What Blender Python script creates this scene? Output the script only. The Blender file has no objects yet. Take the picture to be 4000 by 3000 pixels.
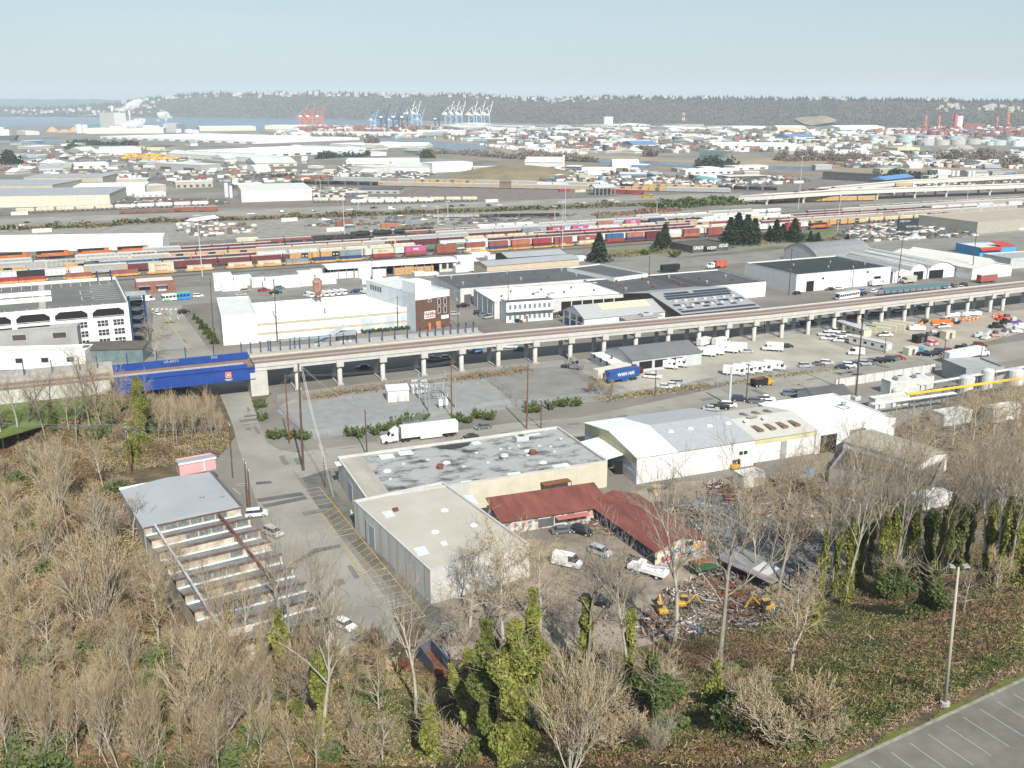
import bpy,math,random
import numpy as np
from mathutils import Vector,Matrix
R = math.radians
random.seed(7)
SC = bpy.context.scene
COL = SC.collection
# ------------------------------------------------------------------ camera
CAMH = 83.0; FPX = 3750.0; PITCH = math.atan(1090/FPX)
CP,SP = math.cos(PITCH),math.sin(PITCH)
cd = bpy.data.cameras.new('camera'); cam = bpy.data.objects.new('camera',cd); COL.objects.link(cam)
cd.sensor_width = 36; cd.lens = FPX/4000*36; cd.clip_start = 1; cd.clip_end = 40000
cam.location = (0,0,CAMH); cam.rotation_euler = (math.pi/2-PITCH,0,0)
SC.camera = cam
# ------------------------------------------------------------------ sky, sun, exposure
SUN_EL,SUN_AZ = R(41),R(17.6)
w = bpy.data.worlds.new('World'); SC.world = w; w.use_nodes = True
nt = w.node_tree; bg = nt.nodes['Background']
sky = nt.nodes.new('ShaderNodeTexSky'); sky.sky_type = 'NISHITA'; sky.sun_disc = False
sky.sun_elevation = SUN_EL; sky.sun_rotation = math.pi-SUN_AZ; sky.air_density = 1.2; sky.dust_density = 1.0; sky.ozone_density = 4.5
veil = nt.nodes.new('ShaderNodeMix'); veil.data_type = 'RGBA'; veil.inputs['Factor'].default_value = .62
cn_ = nt.nodes.new('ShaderNodeTexNoise'); cn_.inputs['Scale'].default_value = 2.2; cn_.inputs['Detail'].default_value = 6; cm0 = nt.nodes.new('ShaderNodeMapping'); cm0.inputs['Scale'].default_value = (1,1,6); ct = nt.nodes.new('ShaderNodeTexCoord'); cr_ = nt.nodes.new('ShaderNodeValToRGB')
nt.links.new(ct.outputs['Generated'],cm0.inputs[0]); nt.links.new(cm0.outputs[0],cn_.inputs['Vector']); nt.links.new(cn_.outputs[0],cr_.inputs[0]); cr_.color_ramp.elements[0].color = (.60,.765,.86,1); cr_.color_ramp.elements[1].color = (.68,.82,.89,1); cr_.color_ramp.elements[0].position = .42; cr_.color_ramp.elements[1].position = .7
sc_ = nt.nodes.new('ShaderNodeVectorMath'); sc_.operation = 'SCALE'; sc_.inputs['Scale'].default_value = 4.6; nt.links.new(cr_.outputs[0],sc_.inputs[0]); nt.links.new(sky.outputs[0],veil.inputs['A']); nt.links.new(sc_.outputs[0],veil.inputs['B']); nt.links.new(veil.outputs['Result'],bg.inputs[0]); bg.inputs[1].default_value = 0.091
ld = bpy.data.lights.new('sun','SUN'); ld.energy = 4.2; ld.angle = R(0.5); ld.color = (1,.955,.86)
sun = bpy.data.objects.new('sun',ld); COL.objects.link(sun)
sv = Vector((math.sin(SUN_AZ)*math.cos(SUN_EL),-math.cos(SUN_AZ)*math.cos(SUN_EL),math.sin(SUN_EL)))
sun.rotation_euler = sv.to_track_quat('Z','Y').to_euler(); sun.location = (60,-200,300)
SC.view_settings.view_transform = 'Standard'; SC.view_settings.look = 'None'
SC.view_settings.exposure = 0.74; SC.view_settings.gamma = 1
SC.cycles.max_bounces = 5; SC.cycles.diffuse_bounces = 2; SC.cycles.glossy_bounces = 2
SC.cycles.transparent_max_bounces = 6; SC.cycles.volume_bounces = 1
SC.cycles.use_denoising = True
# ------------------------------------------------------------------ photo pixel (4000 x 3000) -> world
def ray(x,y):
 u = (x-2000)/FPX; v = (1500-y)/FPX
 return u,CP+v*SP,-SP+v*CP
def P(x,y,z=0.0):
 a,b,c = ray(x,y); t = (z-CAMH)/c
 return(a*t,b*t,z)
def PH(x,y,yt):
 Y = P(x,y)[1]; _,b,c = ray(x,yt)
 return CAMH+c*Y/b
def PD(x,y,Y):
 a,b,c = ray(x,y); t = Y/b
 return(a*t,Y,CAMH+c*t)
def px(p):
 d = p[1]*CP-(p[2]-CAMH)*SP; up = p[1]*SP+(p[2]-CAMH)*CP
 return 2000+FPX*p[0]/d,1500-FPX*up/d
CR = (29.0,76.8); CT = (.867,.498); CN = (-.498,.867)
def sm(a,b,x):
 t = min(1,max(0,(x-a)/(b-a))); return t*t*(3-2*t)
def zf(x,y):
 d = (x-CR[0])*CN[0]+(y-CR[1])*CN[1]
 if d>120 and(x>-60 or y>290):return 0.0
 z = 23*(1-sm(-6,56,d))if d>2 else 23*(1-sm(-6,56,2))
 if d>2:z += .5*math.sin(x*.31+y*.17)*math.sin(y*.23-x*.11)*min(1,z/6)
 if x<-60:
  e = -88-34*sm(238,222,y)*sm(120,150,y)
  z += 5.6*sm(e,e-24,x)*sm(282,276,y)
 return z
def PG(x,y):
 a,b,c = ray(x,y); t = 60.0
 while t<900:
  if CAMH+c*t<=zf(a*t,b*t):break
  t += .5
 return(a*t,b*t,zf(a*t,b*t))
 # ------------------------------------------------------------------ materials
MATS = {}
def M(name,col,rough=.85,var=.12,scale=.35,col2=None,metal=0,mix=(.35,.65),spec=.3,bump=0,stretch=None,det=5):
 if name in MATS:return MATS[name]
 m = bpy.data.materials.new(name); m.use_nodes = True; n = m.node_tree; b = n.nodes['Principled BSDF']
 b.inputs['Roughness'].default_value = rough; b.inputs['Metallic'].default_value = metal
 b.inputs['Specular IOR Level'].default_value = spec
 if var<=0 and col2 is None:
  b.inputs['Base Color'].default_value = (*col,1)
 else:
  tc = n.nodes.new('ShaderNodeTexCoord'); no = n.nodes.new('ShaderNodeTexNoise'); rp = n.nodes.new('ShaderNodeValToRGB')
  no.inputs['Scale'].default_value = scale; no.inputs['Detail'].default_value = det; no.inputs['Roughness'].default_value = .65
  src = tc.outputs['Object']
  if stretch:
   mp = n.nodes.new('ShaderNodeMapping'); mp.inputs['Scale'].default_value = stretch
   n.links.new(src,mp.inputs['Vector']); src = mp.outputs[0]
  n.links.new(src,no.inputs['Vector']); n.links.new(no.outputs[0],rp.inputs[0]); n.links.new(rp.outputs[0],b.inputs['Base Color'])
  c2 = col2 or tuple(min(1,c*(1+var))for c in col); c1 = col if col2 else tuple(c*(1-var)for c in col)
  rp.color_ramp.elements[0].position = mix[0]; rp.color_ramp.elements[1].position = mix[1]
  rp.color_ramp.elements[0].color = (*c1,1); rp.color_ramp.elements[1].color = (*c2,1)
  if bump:
   bp = n.nodes.new('ShaderNodeBump'); bp.inputs['Strength'].default_value = bump; bp.inputs['Distance'].default_value = .3
   n.links.new(no.outputs[0],bp.inputs['Height']); n.links.new(bp.outputs[0],b.inputs['Normal'])
 MATS[name] = m; return m
def stripes(name,col,col2,width,axis=0,rough=.6,duty=.5,var=.06):
 if name in MATS:return MATS[name]
 m = M(name,col,rough,var,.6); n = m.node_tree; b = n.nodes['Principled BSDF']
 old = b.inputs['Base Color'].links[0].from_socket
 tc = n.nodes.new('ShaderNodeTexCoord'); sx = n.nodes.new('ShaderNodeSeparateXYZ'); n.links.new(tc.outputs['Object'],sx.inputs[0])
 md = n.nodes.new('ShaderNodeMath'); md.operation = 'DIVIDE'; md.inputs[1].default_value = width
 fr = n.nodes.new('ShaderNodeMath'); fr.operation = 'FRACT'; gt = n.nodes.new('ShaderNodeMath'); gt.operation = 'GREATER_THAN'; gt.inputs[1].default_value = duty
 mx = n.nodes.new('ShaderNodeMix'); mx.data_type = 'RGBA'
 n.links.new(sx.outputs[axis],md.inputs[0]); n.links.new(md.outputs[0],fr.inputs[0]); n.links.new(fr.outputs[0],gt.inputs[0])
 n.links.new(gt.outputs[0],mx.inputs['Factor']); n.links.new(old,mx.inputs['A']); mx.inputs['B'].default_value = (*col2,1)
 n.links.new(mx.outputs['Result'],b.inputs['Base Color']); return m
 # ------------------------------------------------------------------ mesh builder
class MB:
 def __init__(s):s.v = []; s.f = []; s.m = []
 def add(s,vs,fs,mi=0):
  o = len(s.v); s.v += [tuple(p)for p in vs]; s.f += [tuple(i+o for i in q)for q in fs]; s.m += [mi]*len(fs); return s
 def box(s,x0,x1,y0,y1,z0,z1,mi=0):
  return s.add([(x0,y0,z0),(x1,y0,z0),(x1,y1,z0),(x0,y1,z0),(x0,y0,z1),(x1,y0,z1),(x1,y1,z1),(x0,y1,z1)],[(0,3,2,1),(4,5,6,7),(0,1,5,4),(1,2,6,5),(2,3,7,6),(3,0,4,7)],mi)
 def rbox(s,x0,x1,y0,y1,z0,z1,c,mi=0):
  s.prism([(x0+c,y0),(x1-c,y0),(x1,y0+c),(x1,y1-c),(x1-c,y1),(x0+c,y1),(x0,y1-c),(x0,y0+c)],z0,z1-c,mi,cap=False)
  a = [(x0+c,y0),(x1-c,y0),(x1,y0+c),(x1,y1-c),(x1-c,y1),(x0+c,y1),(x0,y1-c),(x0,y0+c)]
  cx,cy = (x0+x1)/2,(y0+y1)/2
  b = [(x+(c if x<cx else-c),y+(c if y<cy else-c))for x,y in a]
  s.add([(x,y,z1-c)for x,y in a]+[(x,y,z1)for x,y in b],[(i,(i+1)%8,8+(i+1)%8,8+i)for i in range(8)]+[tuple(range(8,16))],mi)
  return s
 def prism(s,poly,z0,z1,mi=0,cap=True,mtop=None):
  n = len(poly); vs = [(x,y,z0)for x,y in poly]+[(x,y,z1)for x,y in poly]
  s.add(vs,[(i,(i+1)%n,n+(i+1)%n,n+i)for i in range(n)],mi)
  if cap:s.add(vs[n:],[tuple(range(n))],mi if mtop is None else mtop); s.add(vs[:n],[tuple(range(n-1,-1,-1))],mi)
  return s
 def extr(s,prof,y0,y1,mi=0,axis='y',caps=True):
  n = len(prof)
  if axis == 'y':vs = [(a,y0,z)for a,z in prof]+[(a,y1,z)for a,z in prof]
  else:vs = [(y0,a,z)for a,z in prof]+[(y1,a,z)for a,z in prof]
  fs = [(i,(i+1)%n,n+(i+1)%n,n+i)for i in range(n)]
  if caps:fs += [tuple(range(n-1,-1,-1)),tuple(range(n,2*n))]
  return s.add(vs,fs,mi)
 def tube(s,p0,p1,r0,r1=None,n=6,mi=0,cap=True):
  r1 = r0 if r1 is None else r1; p0 = Vector(p0); p1 = Vector(p1); d = p1-p0
  if d.length<1e-6:return s
  d.normalize(); a = d.orthogonal().normalized(); b = d.cross(a); vs = []
  for p,r in((p0,r0),(p1,r1)):
   for k in range(n):
    t = 2*math.pi*k/n; vs.append(p+a*(r*math.cos(t))+b*(r*math.sin(t)))
  fs = [(k,(k+1)%n,n+(k+1)%n,n+k)for k in range(n)]
  if cap:fs += [tuple(range(n-1,-1,-1)),tuple(range(n,2*n))]
  return s.add(vs,fs,mi)
 def lathe(s,prof,n=16,c=(0,0),mi=0):
  vs = []; fs = []
  for r,z in prof:
   for k in range(n):
    t = 2*math.pi*k/n; vs.append((c[0]+r*math.cos(t),c[1]+r*math.sin(t),z))
  for i in range(len(prof)-1):
   for k in range(n):fs.append((i*n+k,i*n+(k+1)%n,(i+1)*n+(k+1)%n,(i+1)*n+k))
  fs.append(tuple(range((len(prof)-1)*n,len(prof)*n)))
  return s.add(vs,fs,mi)
 def build(s,name,mats,parent=None,smooth=False,loc=None,rz=0):
  me = bpy.data.meshes.new(name); me.from_pydata(s.v,[],s.f)
  for m in(mats if isinstance(mats,(list,tuple))else[mats]):me.materials.append(m)
  if any(s.m):me.polygons.foreach_set('material_index',s.m)
  if smooth:me.polygons.foreach_set('use_smooth',[True]*len(s.f))
  me.update(); o = bpy.data.objects.new(name,me); COL.objects.link(o)
  if parent:o.parent = parent
  if loc:o.location = loc
  if rz:o.rotation_euler.z = rz
  return o
def box(x0,x1,y0,y1,z0,z1):return MB().box(x0,x1,y0,y1,z0,z1)
def tag(o,label=None,cat=None,group=None,kind=None):
 if label:o['label'] = label
 if cat:o['category'] = cat
 if group:o['group'] = group
 if kind:o['kind'] = kind
 return o
def thing(name,label,cat,loc=(0,0,0),rz=0,group=None):
 o = bpy.data.objects.new(name,None); COL.objects.link(o); o.location = loc; o.rotation_euler.z = rz; o.empty_display_size = .5
 return tag(o,label,cat,group)
KIDS = {}
def kids(o):
 if o.name not in KIDS:KIDS[o.name] = list(o.children)
 return KIDS[o.name]
def dup(src,loc,rz=0,scale=None,label=None,group=None,mats=None,cat=None):
 def cp(o,par):
  c = o.copy(); COL.objects.link(c)
  if par:c.parent = par
  if mats and o.type == 'MESH':
   for i,sl in enumerate(c.material_slots):
    nm = o.data.materials[i].name if o.data.materials[i]else ''
    if nm in mats:sl.link = 'OBJECT'; sl.material = mats[nm]
  KIDS[c.name] = [cp(k,c)for k in kids(o)]
  return c
 r = cp(src,None); r.location = loc; r.rotation_euler.z = rz
 if scale:r.scale = scale if isinstance(scale,tuple)else(scale,)*3
 return tag(r,label,cat,group)
def drop(o):
 for k in list(o.children):
  drop(k)
 bpy.data.objects.remove(o)
def np_mesh(name,V,F,mats,parent=None,mi=None,smooth=False):
 V = np.asarray(V,np.float32); F = np.asarray(F,np.int32); k = F.shape[1]
 me = bpy.data.meshes.new(name); me.vertices.add(len(V)); me.vertices.foreach_set('co',V.ravel())
 me.loops.add(F.size); me.loops.foreach_set('vertex_index',F.ravel())
 me.polygons.add(len(F)); me.polygons.foreach_set('loop_start',np.arange(0,F.size,k,dtype=np.int32))
 for m in(mats if isinstance(mats,(list,tuple))else[mats]):me.materials.append(m)
 if mi is not None:me.polygons.foreach_set('material_index',np.asarray(mi,np.int32))
 me.update(calc_edges=True); me.validate()
 o = bpy.data.objects.new(name,me); COL.objects.link(o)
 if parent:o.parent = parent
 return o
ORD = ['first','second','third','fourth','fifth','sixth','seventh','eighth','ninth','tenth','eleventh','twelfth','thirteenth','fourteenth','fifteenth','sixteenth','seventeenth','eighteenth','nineteenth','twentieth']
def ordw(i):
 if i<20:return ORD[i]
 n = i+1; s = 'th' if n%100 in(11,12,13)else{1:'st',2:'nd',3:'rd'}.get(n%10,'th')
 return '%d%s'%(n,s)
def rank(objs,what,end='from the left'):
 objs = sorted(objs,key=lambda o:px(o.location)[0])
 for i,o in enumerate(objs):
  d = o.get('_d',''); t = what.replace('{}',d)
  o['label'] = ('%s, %s %s'%(t,ordw(i),end))
  if '_d' in o:del o['_d']
def text(body,size,mat,parent,loc,rot,name='lettering',sx=1):
 c = bpy.data.curves.new(name,'FONT'); c.body = body; c.size = size; c.align_x = 'CENTER'; c.align_y = 'CENTER'; c.extrude = .01; c.offset = size*.02
 t = bpy.data.objects.new(name+'_curve',c); COL.objects.link(t)
 me = bpy.data.meshes.new_from_object(t.evaluated_get(bpy.context.evaluated_depsgraph_get())); bpy.data.objects.remove(t)
 me.name = name; me.materials.clear(); me.materials.append(mat); o = bpy.data.objects.new(name,me); COL.objects.link(o)
 o.parent = parent; o.location = loc; o.rotation_euler = rot; o.scale = (sx,1,1); return o
def rect(p1,p2,p3,z=0):
 a = Vector(P(*p1,z)[:2]); b = Vector(P(*p2,z)[:2]); c = Vector(P(*p3,z)[:2])
 d = b-a; w = d.length; ang = math.atan2(d.y,d.x); n = Vector((-d.y,d.x))/w
 return(a.x,a.y),ang,w,abs((c-a).dot(n))
 # ------------------------------------------------------------------ palette
def clr(name,c,**k):return M(name,c,**k)
white = clr('white_paint',(.66,.66,.65),rough=.6,var=.05); offwhite = clr('weathered_white',(.50,.50,.48),var=.14,scale=.5)
cream = clr('cream_paint',(.52,.49,.40),var=.1); beige = clr('beige_wall',(.46,.38,.28),var=.08)
conc = clr('concrete',(.34,.33,.305),var=.14,scale=.5); concd = clr('old_concrete',(.24,.235,.215),var=.25,scale=.4)
grey = clr('grey_paint',(.28,.285,.29),var=.1); lgrey = clr('light_grey_metal',(.43,.44,.45),rough=.5,var=.06)
dgrey = clr('dark_grey',(.09,.09,.095),var=.15); black = clr('black_paint',(.018,.018,.02),rough=.5,var=.1)
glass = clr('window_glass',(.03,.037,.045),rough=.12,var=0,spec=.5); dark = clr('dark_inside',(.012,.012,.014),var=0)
steel = clr('galvanised_steel',(.36,.37,.375),rough=.45,var=.08,metal=.4); rust = clr('rusty_steel',(.16,.065,.035),var=.3,scale=1.2)
wood = clr('pole_wood',(.10,.062,.042),var=.3,scale=1.5); plank = clr('sawn_lumber',(.42,.25,.11),var=.2,scale=2)
roofdark = clr('dark_roof_felt',(.085,.085,.088),var=.16,scale=.12,det=8); roofwhite = clr('white_roof_membrane',(.68,.68,.66),var=.06,scale=.15)
rooflight = clr('pale_roof',(.52,.52,.50),var=.07,scale=.2); roofgrey = clr('grey_roof_sheet',(.30,.31,.32),rough=.5,var=.05,scale=.1)
tyre = clr('tyre_rubber',(.02,.02,.02),var=.1); blue = clr('bridge_blue',(.018,.055,.235),rough=.45,var=.12,scale=.4)
navy = clr('navy_steel',(.025,.06,.16),rough=.45,var=.1); red = clr('red_paint',(.42,.035,.03),rough=.45,var=.08)
orange = clr('orange_paint',(.62,.17,.03),rough=.5,var=.1); yellow = clr('yellow_paint',(.62,.38,.04),rough=.5,var=.1)
green = clr('green_paint',(.03,.16,.07),rough=.5,var=.1); teal = clr('teal_paint',(.05,.25,.24),rough=.5,var=.1)
# ================================================================== the land
asph = M('asphalt',(.16,.153,.138),.9,col2=(.22,.21,.19),scale=.06,det=9,bump=.05)
asph_old = M('worn_asphalt',(.195,.185,.162),.9,col2=(.285,.272,.24),scale=.05,det=9)
asph_dk = M('dark_asphalt',(.082,.082,.078),.9,col2=(.135,.132,.124),scale=.12,det=9)
gravel = M('yard_gravel',(.17,.16,.142),.95,col2=(.275,.262,.235),scale=.15,det=10)
gravel_s = M('substation_gravel',(.20,.20,.197),.95,col2=(.255,.253,.247),scale=.3,det=10)
dirt = M('bare_dirt',(.13,.105,.08),.95,col2=(.30,.255,.205),scale=.14,det=11)
ballast = M('track_ballast',(.115,.10,.09),.95,col2=(.19,.172,.155),scale=.2,det=9)
plain = M('plain_ground',(.115,.105,.09),.95,col2=(.235,.22,.195),scale=.012,det=12)
soil = M('slope_soil',(.055,.045,.028),.95,col2=(.14,.105,.06),scale=.25,det=8)
lawn = M('lawn_green',(.075,.11,.022),.95,col2=(.13,.17,.04),scale=.2,det=8)
paint = M('road_paint_white',(.55,.55,.53),.7,var=.1,scale=2); ypaint = M('road_paint_yellow',(.50,.33,.08),.7,var=.15,scale=1)
SHN = [0]
def sheet(name,pts,z,m,kind='structure',label=None,cat=None,world=False):
 SHN[0] += 1; z += .003*SHN[0]
 q = pts if world else[P(x,y)[:2]for x,y in pts]
 mb = MB(); mb.add([(x,y,z)for x,y in q],[tuple(range(len(q)))])
 o = mb.build(name,m)
 n = o.data.polygons[0].normal
 if n.z<0:o.data.flip_normals()
 return tag(o,label,cat,None,kind)
def stroke(mb,pts,w,z,mi=0):
 for a,b in zip(pts[:-1],pts[1:]):
  d = Vector((b[0]-a[0],b[1]-a[1])); L = d.length
  if L<1e-4:continue
  n = Vector((-d.y,d.x))/L*w/2; za = a[2]if len(a)>2 else 0; zb = b[2]if len(b)>2 else 0
  mb.add([(a[0]-n.x,a[1]-n.y,za+z),(b[0]-n.x,b[1]-n.y,zb+z),(b[0]+n.x,b[1]+n.y,zb+z),(a[0]+n.x,a[1]+n.y,za+z)],[(0,1,2,3)],mi)
  # the ground: one sheet to the horizon, with the slope in front
xs = sorted(set([-30000,-12000,-6000,-3000,-1500,-800,-400]+list(range(-240,260,4))+[400,800,1500,3000,6000,12000,30000]))
ys = sorted(set([-400,-100,-20]+list(range(20,300,4))+[400,800,1600,3200,6400,12000,30000]))
V = [(x,y,zf(x,y)if abs(x)<=240 and 20<=y<=300 else(0 if y>300 or x<-240 else zf(max(-240,min(240,x)),max(20,y))))for y in ys for x in xs]
nx = len(xs); F = []; MI = []
for j in range(len(ys)-1):
 for i in range(nx-1):
  k = j*nx+i; F.append((k,k+1,k+nx+1,k+nx))
  cz = (V[k][2]+V[k+nx+1][2])/2; cx = (xs[i]+xs[i+1])/2; cy = (ys[j]+ys[j+1])/2
  MI.append(1 if(cz>.4 or(cx<-72 and 130<cy<275)or(cx<40 and 40<cy<150))and abs(cx)<240 and cy<280 else 0)
g = np_mesh('ground',V,F,[plain,soil],mi=MI); tag(g,kind='structure')
# upper car park on the brow
q = [(CR[0]+CT[0]*a+CN[0]*d,CR[1]+CT[1]*a+CN[1]*d)for a,d in((-30,0),(90,0),(90,-60),(-30,-60))]
zl = 23*(1-sm(-6,56,2))
mb = MB(); mb.add([(x,y,zl+.03)for x,y in q],[(0,3,2,1)]); tag(mb.build('car_park',M('car_park_asphalt',(.105,.101,.086),.95,col2=(.17,.164,.142),scale=.18,det=10)),kind='structure')
mb = MB()
for k in range(-4,24):
 a = k*2.78+.6
 s0 = (CR[0]+CT[0]*a+CN[0]*-.9,CR[1]+CT[1]*a+CN[1]*-.9,zl)
 s1 = (CR[0]+CT[0]*(a-.3)+CN[0]*-6.2,CR[1]+CT[1]*(a-.3)+CN[1]*-6.2,zl)
 stroke(mb,[s0,s1],.08,.04)
tag(mb.build('parking_bay_lines',M('faded_line',(.34,.34,.32),.8,var=.15,scale=2)),kind='structure')
mb = MB()
for k in range(-10,30):
 a0,a1 = k*3.0,k*3.0+2.98
 c = [(CR[0]+CT[0]*a+CN[0]*d,CR[1]+CT[1]*a+CN[1]*d)for a,d in((a0,0),(a1,0),(a1,.3),(a0,.3))]
 mb.prism(c,zl-.3,zl+.16)
tag(mb.build('kerb',M('mossy_kerb',(.17,.165,.135),.9,col2=(.27,.26,.225),scale=1)),kind='structure')
mb = MB(); rnd = random.Random(3)
for k in range(-90,270):
 a = k/3; wv = .35+.35*math.sin(a*.7)+.3*rnd.random(); d0 = .32
 c = [(CR[0]+CT[0]*x+CN[0]*d,CR[1]+CT[1]*x+CN[1]*d)for x,d in((a,d0),(a+.36,d0),(a+.36,d0+max(.1,wv)),(a,d0+max(.1,wv)))]
 mb.prism(c,zl-.3,zl+.09)
tag(mb.build('grass_verge',M('moss_green',(.08,.09,.02),.95,col2=(.14,.15,.035),scale=1)),kind='structure')
# streets and yards, each a sheet a little above the one below
sheet('road',[(1560,2480),(1519,2350),(1248,1989),(1160,1866),(1090,1757),(1043,1730),(1000,1620),(965,1500),(880,1420),(814,1362),(705,1212),(720,1180),(560,1180),(601,1212),(588,1362),(700,1440),(850,1520),(905,1650),(930,1740),(1012,1989),(1121,2350),(1200,2560),(1480,2580)],.02,asph_old)
sheet('road',[(1043,1738),(1090,1757),(1158,1768),(1402,1735),(1787,1681),(2000,1652),(2267,1631),(2600,1560),(3000,1472),(3271,1434),(4000,1330),(4500,1262),(4500,1330),(4000,1400),(3642,1456),(3258,1512),(3160,1590),(2700,1660),(2500,1720),(2160,1700),(1700,1770),(1290,1832),(1180,1870),(1100,1800)],.035,asph_old)
sheet('road',[(-500,1220),(560,1130),(1000,1108),(1500,1062),(2400,1025),(3000,985),(4000,915),(4500,884),(4500,912),(4000,948),(3000,1018),(2500,1062),(1500,1127),(1000,1172),(560,1205),(-500,1300)],.05,asph)
sheet('pavement',[(1290,1830),(1180,1868),(1250,1985),(1690,2480),(1800,2440),(1690,2360),(1300,1910)],.05,M('parking_strip',(.085,.083,.073),.9,col2=(.15,.145,.125),scale=.25,det=10))
sheet('yard',[(1080,1590),(1230,1720),(2050,1590),(2460,1560),(2800,1500),(3300,1425),(3900,1310),(4500,1215),(4500,1120),(4000,1180),(3300,1265),(2700,1340),(2100,1430),(1700,1475),(1170,1545)],.02,gravel)
sheet('substation_yard',[(1080,1605),(1230,1712),(1560,1690),(2010,1590),(1880,1470),(1640,1500),(1180,1575)],.04,gravel_s)
sheet('paved_yard',[(2020,1592),(2330,1556),(2420,1530),(2215,1432),(2090,1438),(1890,1468)],.045,M('yard_asphalt',(.155,.152,.14),.9,col2=(.215,.21,.195),scale=.12,det=9))
sheet('delivery_yard',[(2330,1470),(2480,1530),(2820,1470),(3420,1395),(3200,1310),(2980,1290),(2560,1390)],.05,M('pale_gravel',(.25,.235,.195),.95,col2=(.40,.375,.315),scale=.05,det=9))
sheet('construction_yard',[(3230,1340),(3420,1395),(3600,1395),(4000,1300),(4500,1220),(4500,1150),(4000,1210),(3700,1240),(3300,1290)],.05,M('brown_gravel',(.25,.215,.175),.95,col2=(.36,.315,.26),scale=.07,det=9))
sheet('dirt_yard',[(1960,2120),(2300,2080),(2420,1960),(2480,1900),(2700,1880),(3250,1850),(3500,1830),(3300,2250),(2950,2480),(2500,2560),(2050,2600),(1600,2560),(1700,2400)],.02,dirt)
sheet('leaf_litter',[(3440,1700),(3700,1560),(4000,1490),(4600,1460),(4600,2000),(3800,2080),(3500,2060),(3300,2240),(3270,2110),(3500,1830)],.012,M('twig_litter',(.075,.058,.042),.95,col2=(.20,.16,.12),scale=.25,det=10))
sheet('gravel_yard',[(2720,2050),(2640,1960),(2800,1930),(3100,2060),(3260,2120),(3150,2350),(2960,2240)],.04,M('blue_grey_gravel',(.10,.105,.11),.95,col2=(.21,.215,.215),scale=.1,det=9))
lw = [P(x,y,5.6)[:2]for x,y in((-300,1590),(0,1572),(330,1548),(440,1548),(500,1580),(420,1620),(240,1640),(0,1710),(-300,1760))]
mb = MB(); mb.prism(lw[::-1],5.3,5.72); o = mb.build('lawn',lawn); tag(o,kind='structure')
sheet('lumber_yard',[(700,1105),(800,1060),(1300,1010),(1900,960),(2480,985),(2400,1020),(1500,1055),(1000,1100)],.03,M('lumber_yard_asphalt',(.13,.125,.115),.9,col2=(.20,.195,.18),scale=.1,det=9))
sheet('rail_yard_ballast',[(-800,1130),(0,1100),(900,1050),(1300,1010),(2000,965),(2900,905),(3300,880),(4000,820),(4600,790),(4600,760),(4000,785),(3000,830),(2000,875),(1000,930),(0,985),(-800,1020)],.02,ballast)
sheet('yard_apron',[(-800,1020),(0,985),(1000,930),(2000,875),(2900,832),(2600,815),(2000,825),(1000,862),(0,900),(-800,920)],.02,gravel)
sheet('rail_yard_ballast',[(-800,860),(0,838),(900,812),(1900,790),(2500,760),(3200,742),(4600,715),(4600,690),(3200,712),(2000,732),(1300,716),(300,690),(-800,665),(-800,690),(300,710),(1000,735),(1000,790),(0,815),(-800,835)],.02,ballast)
sheet('highway',[(-800,905),(0,880),(1000,842),(2000,806),(2500,782),(2900,772),(2900,755),(2400,770),(2000,785),(1000,818),(0,855),(-800,878)],.05,asph_old)
sheet('retail_ground',[(2300,985),(2700,940),(3100,900),(3300,890),(3300,950),(2900,985),(2520,1012)],.03,M('verge_green',(.10,.115,.045),.95,col2=(.19,.175,.12),scale=.06,det=9))
sheet('service_road',[(2380,1015),(2650,985),(2800,960),(3000,945),(3300,938),(3300,952),(3000,965),(2850,985),(2520,1020)],.045,asph)
sheet('storage_yard',[(3240,930),(3330,880),(3700,840),(3860,850),(4000,860),(4500,830),(4500,870),(4000,912),(3400,950)],.03,gravel)
# painted lines
mb = MB(); my = MB(); MZ = .10
def along(p,q,t):return(p[0]+(q[0]-p[0])*t,p[1]+(q[1]-p[1])*t)
A0,A1 = P(1248,1905),P(1660,2410); B0,B1 = P(1185,1915),P(1540,2440)
for k in range(27):
 t = k/26; a = along(A0,A1,t)
 zone = (5<=k<=9)or(12<=k<=17)
 b = along(B0,B1,t)
 b = along(a,b,.95)
 if zone:
  b2 = along(B0,B1,max(0,t+.05)); stroke(my,[a,along(a,b2,.95)],.12,.065+MZ)
 else:stroke(mb,[a,b],.1,.065+MZ)
stroke(my,[A0,A1],.13,.07+MZ)
for k0,k1 in((5,10),(12,18)):
 p,q = along(A0,A1,k0/26),along(A0,A1,k1/26); p2,q2 = along(B0,B1,k0/26+.05),along(B0,B1,k1/26+.03)
 stroke(my,[p,along(p,p2,.95),along(q,q2,.95),q],.12,.068+MZ)
for x0,y0,x1,y1 in((1240,1823,1300,1842),(1240,1818,1300,1815),(920,1894,970,1891),(920,1900,978,1898),(910,1910,940,1935)):stroke(mb,[P(x0,y0),P(x1,y1)],.12,.07+MZ)
for x0,x1,y in((1190,1216,1858),(1160,1210,1866)):stroke(mb,[P(x0,y),P(x1,y-8)],.12,.07+MZ)
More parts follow.
